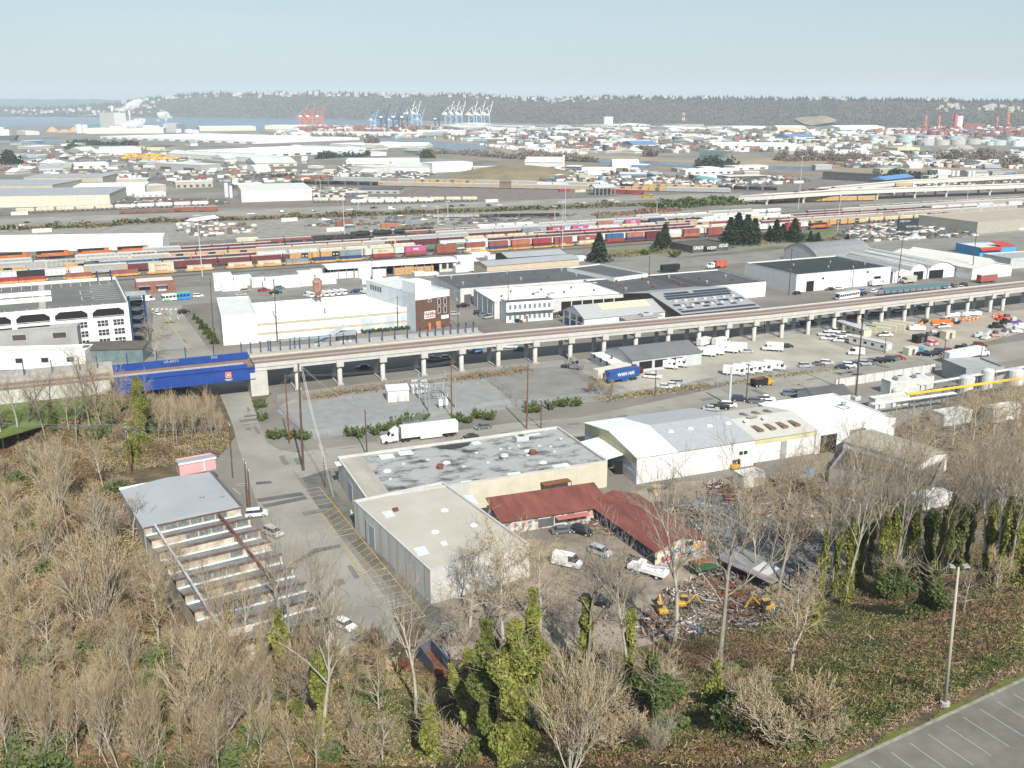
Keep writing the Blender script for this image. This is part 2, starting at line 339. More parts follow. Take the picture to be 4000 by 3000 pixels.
# northern street: yellow centre line, crossing bars, arrows
stroke(my,[P(740,1372),P(628,1216)],.3,.08+MZ)
for k in range(6):stroke(mb,[P(595+k*18,1213),P(598+k*18,1206)],.9,.08+MZ)
stroke(mb,[P(672,1232),P(660,1210)],.25,.08+MZ)
for a in((662,1240,668,1252),(692,1236,700,1250),(706,1240,700,1236)):stroke(mb,[P(a[0],a[1]),P(a[2],a[3])],.3,.08+MZ)
for c in((0,15),(30,25),(60,40)):stroke(my,[P(1090+c[0]*1.2,1757-c[0]*.0+3),P(1102+c[0]*1.2,1759+3)],.35,.07+MZ)
tag(mb.build('road_markings',paint),kind='structure'); tag(my.build('yellow_road_markings',ypaint),kind='structure')
# asphalt repairs and oil-dark patches on the streets
if True:
 sheet('asphalt_patch',[(1000,1950),(1175,1924),(1190,1935),(1010,1962)],.05,asph_dk); sheet('asphalt_patch',[(1025,1973),(1190,1940),(1202,1950),(1035,1984)],.05,asph_dk)
 sheet('asphalt_patch',[(1000,1884),(1060,1880),(1062,1888),(1000,1894)],.05,asph_dk)
 sheet('asphalt_patch',[(1150,2195),(1230,2145),(1330,2128),(1335,2138),(1240,2158),(1160,2205)],.05,asph_dk)
rk = random.Random(8); m1,m2 = MB(),MB()
for pa,pb,wd_,n_ in(((1150,1780),(2300,1650),26,8),((2300,1640),(3900,1370),22,22),((1080,1800),(1330,2450),110,5),((955,1560),(1010,1740),26,6),((640,1225),(700,1355),45,8),((1000,1140),(4000,932),12,18)):
 for _ in range(n_):
  t = rk.random(); x,y = pa[0]+(pb[0]-pa[0])*t+rk.uniform(-wd_,wd_)*(abs(pb[1]-pa[1])>abs(pb[0]-pa[0])),pa[1]+(pb[1]-pa[1])*t+rk.uniform(-wd_,wd_)*.8; c = P(x,y); a = R(24)+rk.choice((0,1.57)); L = rk.uniform(.6,3.5); Q = rk.uniform(.3,1.1); ca,sa = math.cos(a),math.sin(a)
  (m1 if rk.random()<.6 else m2).add([(c[0]+dx*ca-dy*sa,c[1]+dx*sa+dy*ca,.145)for dx,dy in((-L,-Q),(L,-Q*.8),(L*.9,Q),(-L,Q))],[(0,1,2,3)])
  p = c; ang_ = rk.uniform(0,6.28); pl_ = [c[:2]]
  for _k in range(5):ang_ += rk.gauss(0,.4); p = (p[0]+1.6*math.cos(ang_),p[1]+1.6*math.sin(ang_)); pl_.append(p)
  stroke(m1,pl_,.06,.15)
tag(m1.build('tar_seals',M('tar_seal',(.155,.148,.134),.8,var=.15)),kind='structure'); tag(m2.build('asphalt_repairs',M('pale_repair',(.26,.25,.22),.9,var=.1)),kind='structure')
sheet('asphalt_patch',[(600,1330),(650,1300),(700,1302),(760,1362),(640,1368)],.045,M('pale_patch',(.24,.235,.22),.9,var=.1))
# ------------------------------------------------------------------ water
wm = M('bay_water',(.018,.05,.095),.22,var=.25,scale=.02,stretch=(1,.15,1),spec=.35)
def far(x,y):return P(x,y)[:2]
sheet('bay',[(-900,545),(0,500),(130,490),(470,500),(800,520),(1030,505),(1400,482),(1560,482),(1500,465),(1000,462),(0,455),(-1500,455),(-2500,520)],.1,wm)
sheet('inlet',[(20,545),(250,546),(280,556),(120,560),(-80,552)],.12,wm)
sheet('river',[(1480,545),(1560,540),(1700,551),(1850,562),(1905,575),(1890,588),(2000,602),(2160,612),(2360,622),(2700,638),(3000,648),(3250,655),(3250,668),(3000,662),(2700,650),(2400,640),(2200,626),(2020,620),(1840,606),(1760,592),(1700,575),(1600,556),(1460,552)],.12,wm)
sheet('tide_flat',[(1720,535),(2000,580),(2300,600),(2700,625),(2760,612),(3300,618),(4200,640),(4200,676),(3600,676),(3250,670),(2700,639),(2360,623),(2000,603),(1900,572),(1700,550)],.06,M('dry_marsh',(.20,.155,.10),.95,col2=(.30,.24,.165),scale=.012,det=8))
sheet('tide_flat',[(1480,556),(1600,558),(1760,594),(1840,608),(2020,622),(2200,630),(2700,655),(3250,672),(3250,690),(2500,665),(2000,640),(1700,610),(1500,575)],.06,M('brown_bank',(.16,.13,.095),.95,col2=(.23,.19,.14),scale=.02))
# ------------------------------------------------------------------ far hills
def hill(name,pts,m,depth,rows=14,n=170,x0=-700,x1=4700,seed=1,gul=1.0):
 rr = random.Random(seed); bx = [p[0]for p in pts]; V = []; F = []
 ph = [rr.random()*6.28 for _ in range(8)]
 for i in range(n):
  x = x0+(x1-x0)*i/(n-1)
  yb = float(np.interp(x,bx,[p[1]for p in pts])); yr = float(np.interp(x,bx,[p[2]for p in pts]))
  b = P(x,yb); Yr = b[1]+float(np.interp(x,bx,[depth*p[3]for p in pts])); r = PD(x,yr+2*math.sin(x*.05+ph[0])+1.5*math.sin(x*.13+ph[1]),Yr)
  for j in range(rows+4):
   t = min(1,j/(rows-1)); e = 1-(1-t)**1.7
   w = gul*math.sin(math.pi*t)*(80*math.sin(x*.021+ph[2]+2*t)*math.sin(x*.008+ph[3])+55*math.sin(x*.057+ph[4]+3*t)+30*math.sin(x*.113+ph[5]-2*t))
   X = b[0]+(r[0]-b[0])*t; Yv = b[1]+(r[1]-b[1])*t+w; Z = -1+(r[2]+1)*e
   if j>=rows:Yv += (j-rows+1)*260; X*=1+(j-rows+1)*.04; Z = r[2]-2*(j-rows+1)
   V.append((X,Yv,Z))
 k = rows+4
 for i in range(n-1):
  for j in range(k-1):F.append((i*k+j,(i+1)*k+j,(i+1)*k+j+1,i*k+j+1))
 o = np_mesh(name,V,F,m); tag(o,kind='structure'); return np.array(V).reshape(n,k,3)
hm = M('bluff_woods',(.045,.045,.035),.95,col2=(.10,.088,.07),scale=.012,det=12)
HP = [(-700,456,430,1),(0,456,430,1),(300,456,426,1),(470,457,412,1),(520,457,400,1),(620,458,390,1),(760,459,376,1),(860,460,370,1),(1000,461,372,1),(1240,463,370,1),(1500,468,377,1),(1600,470,380,1),(1800,476,374,1),(1960,480,384,1),(2060,482,392,1),(2160,485,396,1),(2280,487,388,1),(2420,488,386,1),(2700,490,388,1),(3000,492,391,.95),(3300,496,394,.9),(3700,504,396,.9),(4000,508,402,.9),(4700,512,404,.9)]
HILL = hill('hill',HP,hm,1300,seed=2)
hill('far_hill',[(-900,440,386,1),(0,440,387,1),(300,442,388,1),(500,444,390,1),(700,446,396,1),(900,448,405,1)],M('far_woods',(.04,.048,.05),.95,col2=(.06,.066,.066),scale=.01),3500,rows=8,n=60,x0=-900,x1=900,seed=5,gul=2)
hill('far_hill',[(3600,425,402,1),(3760,425,392,1),(3900,425,384,1),(4050,425,388,1),(4700,425,392,1)],M('mountain',(.16,.18,.20),.95,var=.1,scale=.002),9000,rows=6,n=40,x0=3600,x1=4700,seed=6,gul=0)
# ================================================================== buildings near and middle
def fr(root,mb,name,m,**k):return mb.build(name,m,root,**k)
def opening(root,face,w,d,u0,u1,z0,z1,kind='window',m=None,frame=None,label=None):
 def bx(a0,a1,b0,b1,t0,t1):
  if face == 'S':return MB().box(a0,a1,-t1,-t0,b0,b1)
  if face == 'N':return MB().box(a0,a1,d+t0,d+t1,b0,b1)
  if face == 'W':return MB().box(-t1,-t0,a0,a1,b0,b1)
  return MB().box(w+t0,w+t1,a0,a1,b0,b1)
 if frame:
  f = bx(u0,u1,z0,z1,-.05,.06).build(kind,frame,root); bx(u0+.14,u1-.14,z0+.14,z1-.14,.02,.075).build('pane',m or glass,f); o = f
 else:o = bx(u0,u1,z0,z1,-.05,.06).build(kind,m or glass,root)
 if label:o['label'] = label
 return o
def shell(root,w,d,H,wm,rm,cm=None,para=.5,t=.3,z0=-.3):
 mb = MB(); mb.prism([(0,0),(w,0),(w,d),(0,d)],z0,H,cap=False)
 mb.prism([(t,t),(t,d-t),(w-t,d-t),(w-t,t)],H-para,H,cap=False); wl = mb.build('wall',wm,root)
 mb = MB()
 for a in((-.06,w+.06,-.06,t),(-.06,w+.06,d-t,d+.06),(-.06,t,t,d-t),(w-t,w+.06,t,d-t)):mb.box(*a,H,H+.1)
 mb.build('coping',cm or wm,root)
 rf = MB().box(t,w-t,t,d-t,H-para-.1,H-para+.02).build('roof',rm,root); return wl,rf
def bld(name,label,cat,p1,p2,p3,H,wm,rm,group=None,cm=None,para=.5):
 o,a,w,d = rect(p1,p2,p3,H); r = thing(name,label,cat,(*o,0),a,group); r['w'] = w; r['d'] = d
 shell(r,w,d,H,wm,rm,cm,para); return r,w,d
def gabled(root,w,d,H,rh,wm,rm,ridge='x',over=.35,th=.14,gm=None):
 mb = MB(); mb.prism([(0,0),(w,0),(w,d),(0,d)],-.3,H,cap=False); mb.build('wall',wm,root)
 if ridge == 'x':G2 = (([(0,0,H),(0,d,H),(0,d/2,rh)],[(0,2,1)]),([(w,0,H),(w,d,H),(w,d/2,rh)],[(0,1,2)]))
 else:G2 = (([(0,0,H),(w,0,H),(w/2,0,rh)],[(0,1,2)]),([(0,d,H),(w,d,H),(w/2,d,rh)],[(0,2,1)]))
 for q in G2:MB().add(*q).build('gable',gm or wm,root)
 S = d if ridge == 'x' else w; L = w if ridge == 'x' else d; k = (rh-H)/(S/2); e = over
 prof = [(-e,H-k*e),(S/2,rh),(S+e,H-k*e),(S+e,H-k*e+th),(S/2,rh+th),(-e,H-k*e+th)]
 prof = prof[::-1]if ridge == 'x' else prof
 mb = MB(); mb.extr([prof[i]for i in range(6)],-over,L+over,axis='x' if ridge=='x' else 'y'); return mb.build('roof',rm,root)
def gab(name,label,cat,p1,p2,p3,H,rh,wm,rm,ridge='x',group=None,gm=None):
 o,a,w,d = rect(p1,p2,p3,H); r = thing(name,label,cat,(*o,0),a,group); r['w'] = w; r['d'] = d
 r['rf'] = gabled(r,w,d,H,rh,wm,rm,ridge,gm=gm).name; return r,w,d
def local(r,x,y,z):
 p = P(x,y,z); a = r.rotation_euler.z; dx,dy = p[0]-r.location[0],p[1]-r.location[1]
 return dx*math.cos(a)+dy*math.sin(a),-dx*math.sin(a)+dy*math.cos(a)
def roofquad(r,pts,z,m,name,h=.03):
 q = [local(r,x,y,z)for x,y in pts]
 ar = sum(q[i][0]*q[(i+1)%len(q)][1]-q[(i+1)%len(q)][0]*q[i][1]for i in range(len(q)))
 if ar<0:q = q[::-1]
 return MB().prism(q,z-.02,z+h).build(name,m,r)
def vent(r,x,y,z,h=.7,rad=.28,m=None,n='roof_vent'):
 mb = MB(); mb.lathe([(rad,z),(rad,z+h*.6),(rad*1.7,z+h*.65),(rad*1.5,z+h*.85),(.02,z+h)],10,(x,y)); return mb.build(n,m or steel,r)
def dome(r,x,y,z,rad=.8):
 return MB().lathe([(rad,z),(rad*.95,z+.12),(rad*.6,z+.3),(.05,z+.38)],14,(x,y)).build('skylight_dome',white,r)
def hvac(r,x,y,z,s=1.4):
 o = MB().rbox(x-s,x+s,y-s*.7,y+s*.7,z,z+1.1,.08).build('rooftop_unit',lgrey,r)
 MB().lathe([(s*.5,z+1.1),(s*.5,z+1.2),(.05,z+1.2)],12,(x,y)).build('fan',dgrey,o); return o
 # ---- 1. the warehouse at the corner of the two streets
wconc = M('tilt_up_concrete',(.40,.395,.375),.85,col2=(.52,.51,.48),scale=.25,stretch=(1,1,.12),det=9)
felt = M('mottled_felt_roof',(.045,.045,.047),.9,col2=(.31,.31,.305),scale=.3,mix=(.34,.52),det=14,stretch=(.8,1.3,1))
r,w,d = bld('warehouse','corner warehouse with mottled dark felt roof and pale concrete walls','warehouse',(1432,1947),(2373,1800),(2156,1669),6.3,wconc,felt)
W1 = r; tan_roof = M('tan_sheet_roof',(.29,.265,.225),.85,col2=(.38,.355,.31),scale=.3,stretch=(1,.3,1))
MB().prism([(.35,.35),(5.4,.35),(5.4,d-.35),(.35,d-.35)],5.7,5.88).build('side_roof',tan_roof,r)
patch = M('new_roof_patch',(.55,.57,.58),.6,var=.05)
for q in([(1305,1805),(1348,1797),(1358,1813),(1316,1822)],[(1476,1777),(1533,1772),(1543,1787),(1490,1795)],[(1552,1764),(1605,1758),(1618,1774),(1563,1780)],[(1840,1728),(1870,1722),(1882,1734),(1850,1738)],[(2155,1817),(2215,1808),(2233,1822),(2172,1834)],[(1978,1850),(2030,1842),(2038,1852),(1990,1860)],[(1800,1880),(1842,1876),(1836,1884),(1800,1888)],[(2060,1697),(2105,1692),(2112,1697),(2065,1702)]):
 roofquad(r,q,5.84,patch,'roof_patch')
pud = [(1695,1745),(1740,1738),(1800,1730),(1842,1725),(1830,1740),(1800,1750),(1760,1756),(1720,1754)]
roofquad(r,pud,5.84,M('wet_tar',(.02,.02,.021),.35,var=.2),'tar_puddle',.012)
for x,y in((1513,1840),(1745,1807),(2062,1762),(2121,1807)):dome(r,*local(r,x,y,5.84),5.82,.9)
for x,y in((1720,1828),(2080,1772)):MB().lathe([(.7,5.8),(.7,6.5),(.85,6.5),(.8,6.8),(.1,6.9)],12,local(r,x,y,6)).build('roof_ventilator',rust,r)
for x,y in((1575,1813),(1670,1797),(1905,1808),(1955,1755),(1990,1752),(1810,1823),(1525,1872),(2105,1743),(2190,1715),(2025,1742),(2150,1745),(2165,1765),(2060,1780),(1860,1770)):MB().rbox(*[c+k for c,k in zip([local(r,x,y,5.84)[0]]*2+[local(r,x,y,5.84)[1]]*2,(-.4,.4,-.3,.3))],5.8,6.1,.05).build('roof_hatch',lgrey,r)
hx = local(r,2036,1715,6); hvac(r,hx[0],hx[1],5.8,1.6)
vx = local(r,1970,1790,6); MB().lathe([(.5,5.8),(.5,6.4),(1,6.5),(.9,7),(.1,7.2)],14,vx).build('roof_ventilator',lgrey,r)
for i in range(5):MB().box(w*(.52+i*.115),w*(.52+i*.115)+.25,-.12,.05,0,6.2).build('pilaster',cream,r)
MB().box(w*.40,w-.02,-.05,.02,0,6.0).build('cream_wall_facing',M('cream_concrete',(.46,.42,.33),.85,col2=(.53,.50,.41),scale=.3),r)
opening(r,'W',w,d,d*.48,d*.60,0,4.4,'roller_door',M('blue_grey_door',(.25,.31,.36),.6,var=.06),lgrey)
aw = MB(); aw.box(w*.70,w*.82,-2.2,-.05,3.6,3.75); [aw.tube((w*x,-2.0,0),(w*x,-2.0,3.6),.08)for x in(.70,.76,.82)]; aw.build('awning',rust,r)
opening(r,'S',w,d,w*.72,w*.80,0,3,'door',white)
r2,w2,d2 = bld('warehouse','long wing of the corner warehouse with smooth beige roof beside the striped parking strip','warehouse',(1680,2228),(2068,2126),(1432,1945),6.5,wconc,M('beige_roof',(.36,.335,.285),.9,col2=(.42,.395,.345),scale=.12,det=6),cm=lgrey,para=.4)
for q in([(1490,2000),(1528,1993),(1545,2015),(1510,2024)],[(1805,1936),(1845,1932),(1870,1968),(1842,1970)],[(1613,2142),(1657,2132),(1680,2163),(1633,2172)],[(1718,2118),(1740,2112),(1752,2128),(1730,2134)]):roofquad(r2,q,6.12,patch,'roof_patch')
for x,y in((1737,1994),(1700,2078),(1850,2052)):dome(r2,*local(r2,x,y,6.1),6.1,.8)
roofquad(r2,[(1532,1992),(1552,1987),(1558,1996),(1540,2001)],6.12,rust,'roof_hatch',.4)
opening(r2,'W',w2,d2,d2*.70,d2*.775,0,4.6,'roller_door',MATS['blue_grey_door'],lgrey)
for k in range(9):MB().box(-.05,.05,d2*(.06+k*.11),d2*(.06+k*.11)+.12,.1,6.3).build('panel_joint',M('joint_dark',(.19,.19,.185),var=.1),r2)
for k in range(2):MB().tube((-.25,d2*(.78+.02*k),0),(-.25,d2*(.78+.02*k),5.4),.09).build('downpipe',steel,r2)
# bollards by the wing
for i,(x,y)in enumerate(((1372,2010),(1377,2018),(1497,2165),(1505,2172))):
 p = P(x,y); tag(MB().lathe([(.11,0),(.11,1.0),(.07,1.08),(.01,1.1)],10).build('bollard',white,loc=p),['white bollard by the drain pipe of the beige wing, left one','white bollard by the drain pipe of the beige wing, right one','white bollard at the red hydrant, left one','white bollard at the red hydrant, right one'][i],'bollard','bollards along the beige wing')
p = P(1512,2160); hyd = MB().lathe([(.14,0),(.12,.55),(.16,.58),(.13,.72),(.02,.8)],10); hyd.tube((-.25,0,.45),(.25,0,.45),.07); tag(hyd.build('hydrant',red,loc=p),'red fire hydrant between bollards at the beige warehouse wing','hydrant')
# ---- 2. the red barn with painted walls
rr_ = M('red_metal_roof',(.13,.042,.033),.8,col2=(.20,.07,.055),scale=.5,stretch=(1,.2,1))
def graffiti(name,base):
 if name in MATS:return MATS[name]
 m = bpy.data.materials.new(name); m.use_nodes = True; n = m.node_tree; b = n.nodes['Principled BSDF']; b.inputs['Roughness'].default_value = .8
 tc = n.nodes.new('ShaderNodeTexCoord'); vo = n.nodes.new('ShaderNodeTexVoronoi'); vo.inputs['Scale'].default_value = 1.4; ns = n.nodes.new('ShaderNodeTexNoise'); ns.inputs['Scale'].default_value = 1.2
 ad = n.nodes.new('ShaderNodeVectorMath'); n.links.new(tc.outputs['Object'],ad.inputs[0]); n.links.new(tc.outputs['Object'],ns.inputs[0]); n.links.new(ns.outputs['Color'],ad.inputs[1]); n.links.new(ad.outputs[0],vo.inputs['Vector'])
 rp = n.nodes.new('ShaderNodeValToRGB'); rp.color_ramp.interpolation = 'CONSTANT'
 cs = base; e = rp.color_ramp.elements
 while len(e)<len(cs):e.new(.5)
 for i,c in enumerate(cs):e[i].position = i/len(cs); e[i].color = (*c,1)
 sp = n.nodes.new('ShaderNodeSeparateColor'); n.links.new(vo.outputs['Color'],sp.inputs[0]); n.links.new(sp.outputs[0],rp.inputs[0]); n.links.new(rp.outputs[0],b.inputs['Base Color']); MATS[name] = m; return m
gf1 = graffiti('spray_paint_mural',[(.5,.48,.45),(.42,.18,.16),(.45,.25,.08),(.25,.33,.42),(.5,.36,.38),(.12,.25,.2),(.55,.5,.3),(.1,.1,.12)])
gf2 = graffiti('spray_paint_pale',[(.5,.5,.48),(.36,.36,.36),(.5,.3,.3),(.15,.15,.16),(.48,.47,.45),(.42,.28,.28)])
gf3 = graffiti('spray_paint_dark',[(.04,.05,.07),(.03,.03,.035),(.2,.22,.27),(.05,.07,.12),(.03,.03,.03)])
r,w,d = gab('red_barn','long red metal roofed shed with a graffiti mural on its gable end','shed',(2560,2154),(2760,2108),(2513,1926),2.9,4.7,gf3,rr_,'y',gm=gf1)
MB().box(-.02,w+.02,-.06,.03,0,2.9).build('painted_wall',gf1,r)
opening(r,'S',w,d,w*.58,w*.74,2.4,3.4,'window',glass,black)
for t,x,z,c in(('AGR',.14,2.0,white),('OOL',.40,2.1,navy),('SEX',.66,1.9,teal),('KEN',.84,2.3,orange),('RIOT',.25,.8,red),('ZOE',.6,.7,black)):text(t,1.3,c,r,(w*x,-.09,z),(R(90),0,0),'spray_lettering')
o,a,w_,d_ = rect((1955,2036),(2335,1978),(1940,1968),3.0)
r = thing('red_barn','red metal lean-to roof against the cream wall with pale graffiti front','shed',(*o,0),a)
MB().prism([(0,0),(w_,0),(w_,d_),(0,d_)],-.2,2.95,cap=False).build('wall',gf2,r)
MB().extr([(-.6,2.85),(d_,4.6),(d_,4.75),(-.6,3.0)][::-1],-.3,w_+3,axis='x').build('roof',rr_,r)
MB().box(w_*.55,w_*.88,-1.6,-.05,2.0,2.15).build('awning',M('pink_awning',(.42,.14,.12),var=.1),r)
opening(r,'S',w_,d_,w_*.38,w_*.54,.3,2.1,'roller_door',dgrey)
# ---- 3. the long white metal building
wmet = stripes('white_metal_wall',(.66,.66,.66),(.58,.58,.59),.8,0,.5,.85); ystrip = M('yellowed_panel',(.50,.46,.27),.5,var=.12)
wroof = M('bright_white_roof',(.68,.69,.69),.5,var=.03); groof = stripes('ribbed_grey_roof',(.335,.345,.36),(.30,.31,.325),1.0,0,.45,.9)
o,a,w,d = rect((2490,1787),(2950,1717),(2247,1657),6.5); r = thing('metal_hall','white metal hall with grey ribbed roof and bright white west end behind bare trees','industrial hall',(*o,0),a); r['w'] = w
rh = 8.6; mb = MB(); mb.prism([(0,0),(w,0),(w,d),(0,d)],-.3,6.5,cap=False); mb.build('wall',wmet,r)
MB().add([(0,0,6.5),(0,d,6.5),(0,d/2,rh)],[(0,2,1)]).build('gable',ystrip,r); MB().add([(w,0,6.5),(w,d,6.5),(w,d/2,rh)],[(0,1,2)]).build('gable',wmet,r)
MB().box(-.06,.02,.1,d-.1,4.7,6.5).build('translucent_band',ystrip,r)
MB().box(-.05,.02,.1,d-.1,0,4.68).build('blue_striped_wall',stripes('blue_white_stripes',(.52,.54,.56),(.25,.32,.42),.6,1,.5,.6),r)
prof = [(-.3,6.42),(-.3,6.56),(d/2,rh+.14),(d+.3,6.56),(d+.3,6.42),(d/2,rh)]
MB().extr(prof,-.4,10.5,axis='x').build('roof',wroof,r); MB().extr(prof,10.5,w,axis='x').build('roof',groof,r)['label'] = 'grey ribbed roof'
for k in range(6):x = 14+k*5.4; MB().lathe([(.45,7),(.45,7.9),(.8,8),(.6,8.4),(.05,8.5)],10,(x,d*.33)).build('roof_ventilator',white,r)
for k in range(3):MB().box(13+k*12,16+k*12,d*.38,d*.38+.9,8.1,8.25).build('skylight',M('rusty_skylight',(.30,.25,.19),var=.15),r)
for u in(.03,.34):opening(r,'S',w,d,w*u,w*u+4.5,0,4,'roller_door',M('off_white_door',(.56,.56,.55),var=.04),offwhite)
for u in(.86,.90):opening(r,'S',w,d,w*u,w*u+1.3,3.0,4.2,'window',glass,white)
# porch between this hall and the felt roofed warehouse
q = [P(x,y,5.2)[:2]for x,y in((2370,1793),(2442,1772),(2336,1708),(2263,1727))]; c0 = Vector(q[0]); r = thing('canopy','flat white canopy roof bridging the felt roofed warehouse and the white hall','canopy',(c0.x,c0.y,0))
ql = [(Vector(p)-c0)for p in q]; MB().prism([(v.x,v.y)for v in ql],5.0,5.25).build('roof',wroof,r)
for v in ql:vv = v+(sum((k for k in ql),Vector((0,0)))/4-v)*.06; MB().tube((vv.x,vv.y,0),(vv.x,vv.y,5.0),.14).build('post',steel,r)
v = ql[0]*.15+ql[1]*.85; MB().box(v.x-1.6,v.x+1.4,v.y+.6,v.y+.8,0,3.4).build('door',dark,r)
# eastern parts
broof = stripes('beige_metal_roof',(.44,.43,.39),(.40,.39,.355),1.1,0,.6,.9)
r,w,d = gab('metal_hall','pale hall with beige roof and rows of brown skylights','industrial hall',(2950,1717),(3190,1681),(3010,1586),6.0,7.8,wmet,broof)
for k in range(4):MB().box(w*(.15+.2*k),w*(.15+.2*k)+1.6,d*.12,d*.34,6.72,7.2).build('skylight',M('brown_skylight',(.16,.12,.085),var=.2),r)
for k in range(3):MB().box(w*(.3+.2*k),w*(.3+.2*k)+1.2,d*.56,d*.7,7.4,7.7).build('skylight',MATS['brown_skylight'],r)
MB().box(-.02,w,-.1,.04,4.7,5.9).build('yellow_band',ystrip,r); opening(r,'S',w,d,w*.42,w*.52,0,4.5,'door',grey)
r,w,d = bld('metal_hall','white hall with a plain flat white roof and a small square skylight','industrial hall',(3190,1681),(3500,1634),(3262,1536),6.2,wmet,wroof,para=.2)
vent(r,*local(r,3295,1588,6),6,1.4,.5); hvac(r,*local(r,3345,1562,6),6,1)
sk = roofquad(r,[(3262,1588),(3287,1578),(3322,1594),(3295,1600)],6.05,dgrey,'skylight',.06); roofquad(r,[(3268,1588),(3287,1581),(3315,1593),(3295,1598)],6.1,wroof,'skylight_pane',.04)
opening(r,'S',w,d,w*.06,w*.26,0,4.6,'loading_door',dark); opening(r,'S',w,d,w*.42,w*.62,0,4.9,'roller_door',M('brown_door',(.20,.17,.15),var=.1))
r,w,d = gab('storage_shed','tan ribbed roof shed with white gable beyond the scrap yard','shed',(3592,1812),(3705,1767),(3493,1654),4.6,5.6,white,stripes('tan_ribbed_roof',(.36,.32,.26),(.31,.275,.22),.9,1),'y')
r,w,d = gab('office_building','small dark shingled office behind the white flat roof hall','office',(3181,1552),(3323,1535),(3122,1523),3,4.6,offwhite,roofdark)
r,w,d = bld('white_shed','small white shed standing in the middle of the scrap yard','shed',(2905,1862),(2990,1848),(2890,1835),3.0,offwhite,M('shed_roof',(.42,.43,.42),var=.1)); opening(r,'S',w,d,w*.5,w*.9,0,2.4,'door',M('tan_door',(.35,.28,.2)))
r,w,d = bld('dark_roof_shed','low brown-black tar roof building screened by the tall bare trees','shed',(3240,1832),(3640,1905),(3320,1730),3.4,M('dirty_wall',(.23,.22,.21),var=.2),M('brown_tar_roof',(.075,.062,.052),.9,var=.3,scale=.3))
r,w,d = bld('plant_building','flat grey roof building behind the parked white semi-trailer','industrial building',(3775,1440),(3925,1432),(3850,1394),5.5,grey,M('grey_roof_coat',(.30,.30,.29),var=.06))
r,w,d = bld('plant_building','white concrete walled plant with rooftop pipes beside the long wall','industrial building',(3480,1492),(3650,1470),(3500,1472),4.2,offwhite,rooflight); hvac(r,w*.3,d*.5,4); hvac(r,w*.7,d*.4,4)
# concrete wall along the road
a,b = Vector(P(3262,1514)),Vector(P(3650,1452)); dv = b-a
r = thing('concrete_wall','pale panelled wall along the south edge of the truck road','wall',a,math.atan2(dv.y,dv.x)); L = dv.length
MB().box(0,L,-.1,.1,0,2.6).build('panels',offwhite,r); mb = MB()
for k in range(int(L/4)+1):mb.box(k*4-.12,k*4+.12,-.16,.16,0,2.75)
mb.build('posts',conc,r)
# ---- 4. grey roofed building with the pink tower, and the saw-tooth factory
o,a,w,d = rect((560,2060),(938,1979),(861,1838),5.2); r = thing('workshop','smooth grey roofed workshop with a pink rooftop room','workshop',(*o,0),a); G9 = (o,a,w,d)
mb = MB(); mb.prism([(0,0),(w,0),(w,d),(0,d)],-.3,5.2,cap=False); mb.build('wall',M('grey_stucco',(.27,.27,.27),var=.15),r)
MB().extr([(-.2,5.0),(w+.2,5.0),(w+.2,5.25),(w*.5,5.9),(-.2,5.25)],-.2,d+.2).build('roof',M('grey_membrane',(.285,.30,.32),.6,col2=(.325,.34,.36),scale=.08),r)
MB().box(-.3,w*.66,d-.1,d+.35,5.25,5.6).build('parapet',white,r); MB().box(w-.05,w+.5,0,d,4.8,5.45).build('parapet',dgrey,r)
vent(r,w*.70,d*.33,5.6,.9,.3); vent(r,w*.9,d*.27,5.4,.8,.25)
x0,y0 = local(r,704,1856,5.3); x1,y1 = local(r,863,1850,5.3); y2 = local(r,842,1765,8)[1]
pk = MB().prism([(x0,y0),(x1,y0),(x1,y2),(x0,y2)],5.1,8.0,cap=False).build('rooftop_room',M('pink_paint',(.58,.30,.30),.7,var=.04),r)
MB().extr([(y0-.2,7.9),(y2+.2,7.5),(y2+.2,7.7),(y0-.2,8.15)],x0-.2,x1+.2,axis='x').build('roof',MATS['grey_membrane'],pk); MB().box(x0-.22,x1+.22,y0-.25,y0-.1,7.65,8.0).build('trim',white,pk); MB().box(x0+(x1-x0)*.66,x0+(x1-x0)*.66+.25,y0-.08,y0+.02,5.2,7.7).build('trim',white,pk)
ox,oy = G9[0]; r = thing('sawtooth_factory','long factory with a saw-tooth roof of grey slopes and pale clerestory walls','factory',(ox,oy,0),a)
bay = 6.2; nb = 8; lowz,hiz = 3.5,5.0; wl = M('clerestory_wall',(.24,.21,.165),.85,col2=(.50,.46,.38),scale=.35,det=10); sr = M('sawtooth_sheet',(.14,.145,.15),.6,col2=(.30,.30,.30),scale=.25,det=10); br = M('brown_fascia',(.12,.07,.055),var=.3,scale=1)
MB().prism([(0.2,-nb*bay),(w,-nb*bay),(w,-.05),(0.2,-.05)],-.3,lowz,cap=False).build('wall',wl,r)
rn = random.Random(4)
for k in range(nb):
 y0 = -k*bay-.02; y1 = y0-bay
 MB().box(.1,w,y0-.25,y0,lowz-.1,hiz).build('clerestory',wl,r)
 MB().box(0,w+.1,y0-.42,y0+.1,hiz,hiz+.22).build('fascia',br,r)
 MB().box(.2,w,y0-.75,y0-.3,lowz+.02,lowz+.18).build('gutter',wroof,r)
 MB().extr([(y1,hiz-.25),(y0-.6,lowz-.1),(y0-.6,lowz+.03),(y1,hiz-.05)],.1,w+.05,axis='x').build('roof',sr,r)
 for j in range(7):
  if rn.random()<.6:MB().box(w*(.08+.13*j),w*(.08+.13*j)+2.2,y0-.32,y0-.2,lowz+.35,hiz-.12).build('window',M('old_panes',(.13,.15,.15),.4,var=.4,scale=2),r)
MB().box(w*.1,w*.12,-nb*bay,0,hiz+.2,hiz+.5).build('roof_pipe',lgrey,r)
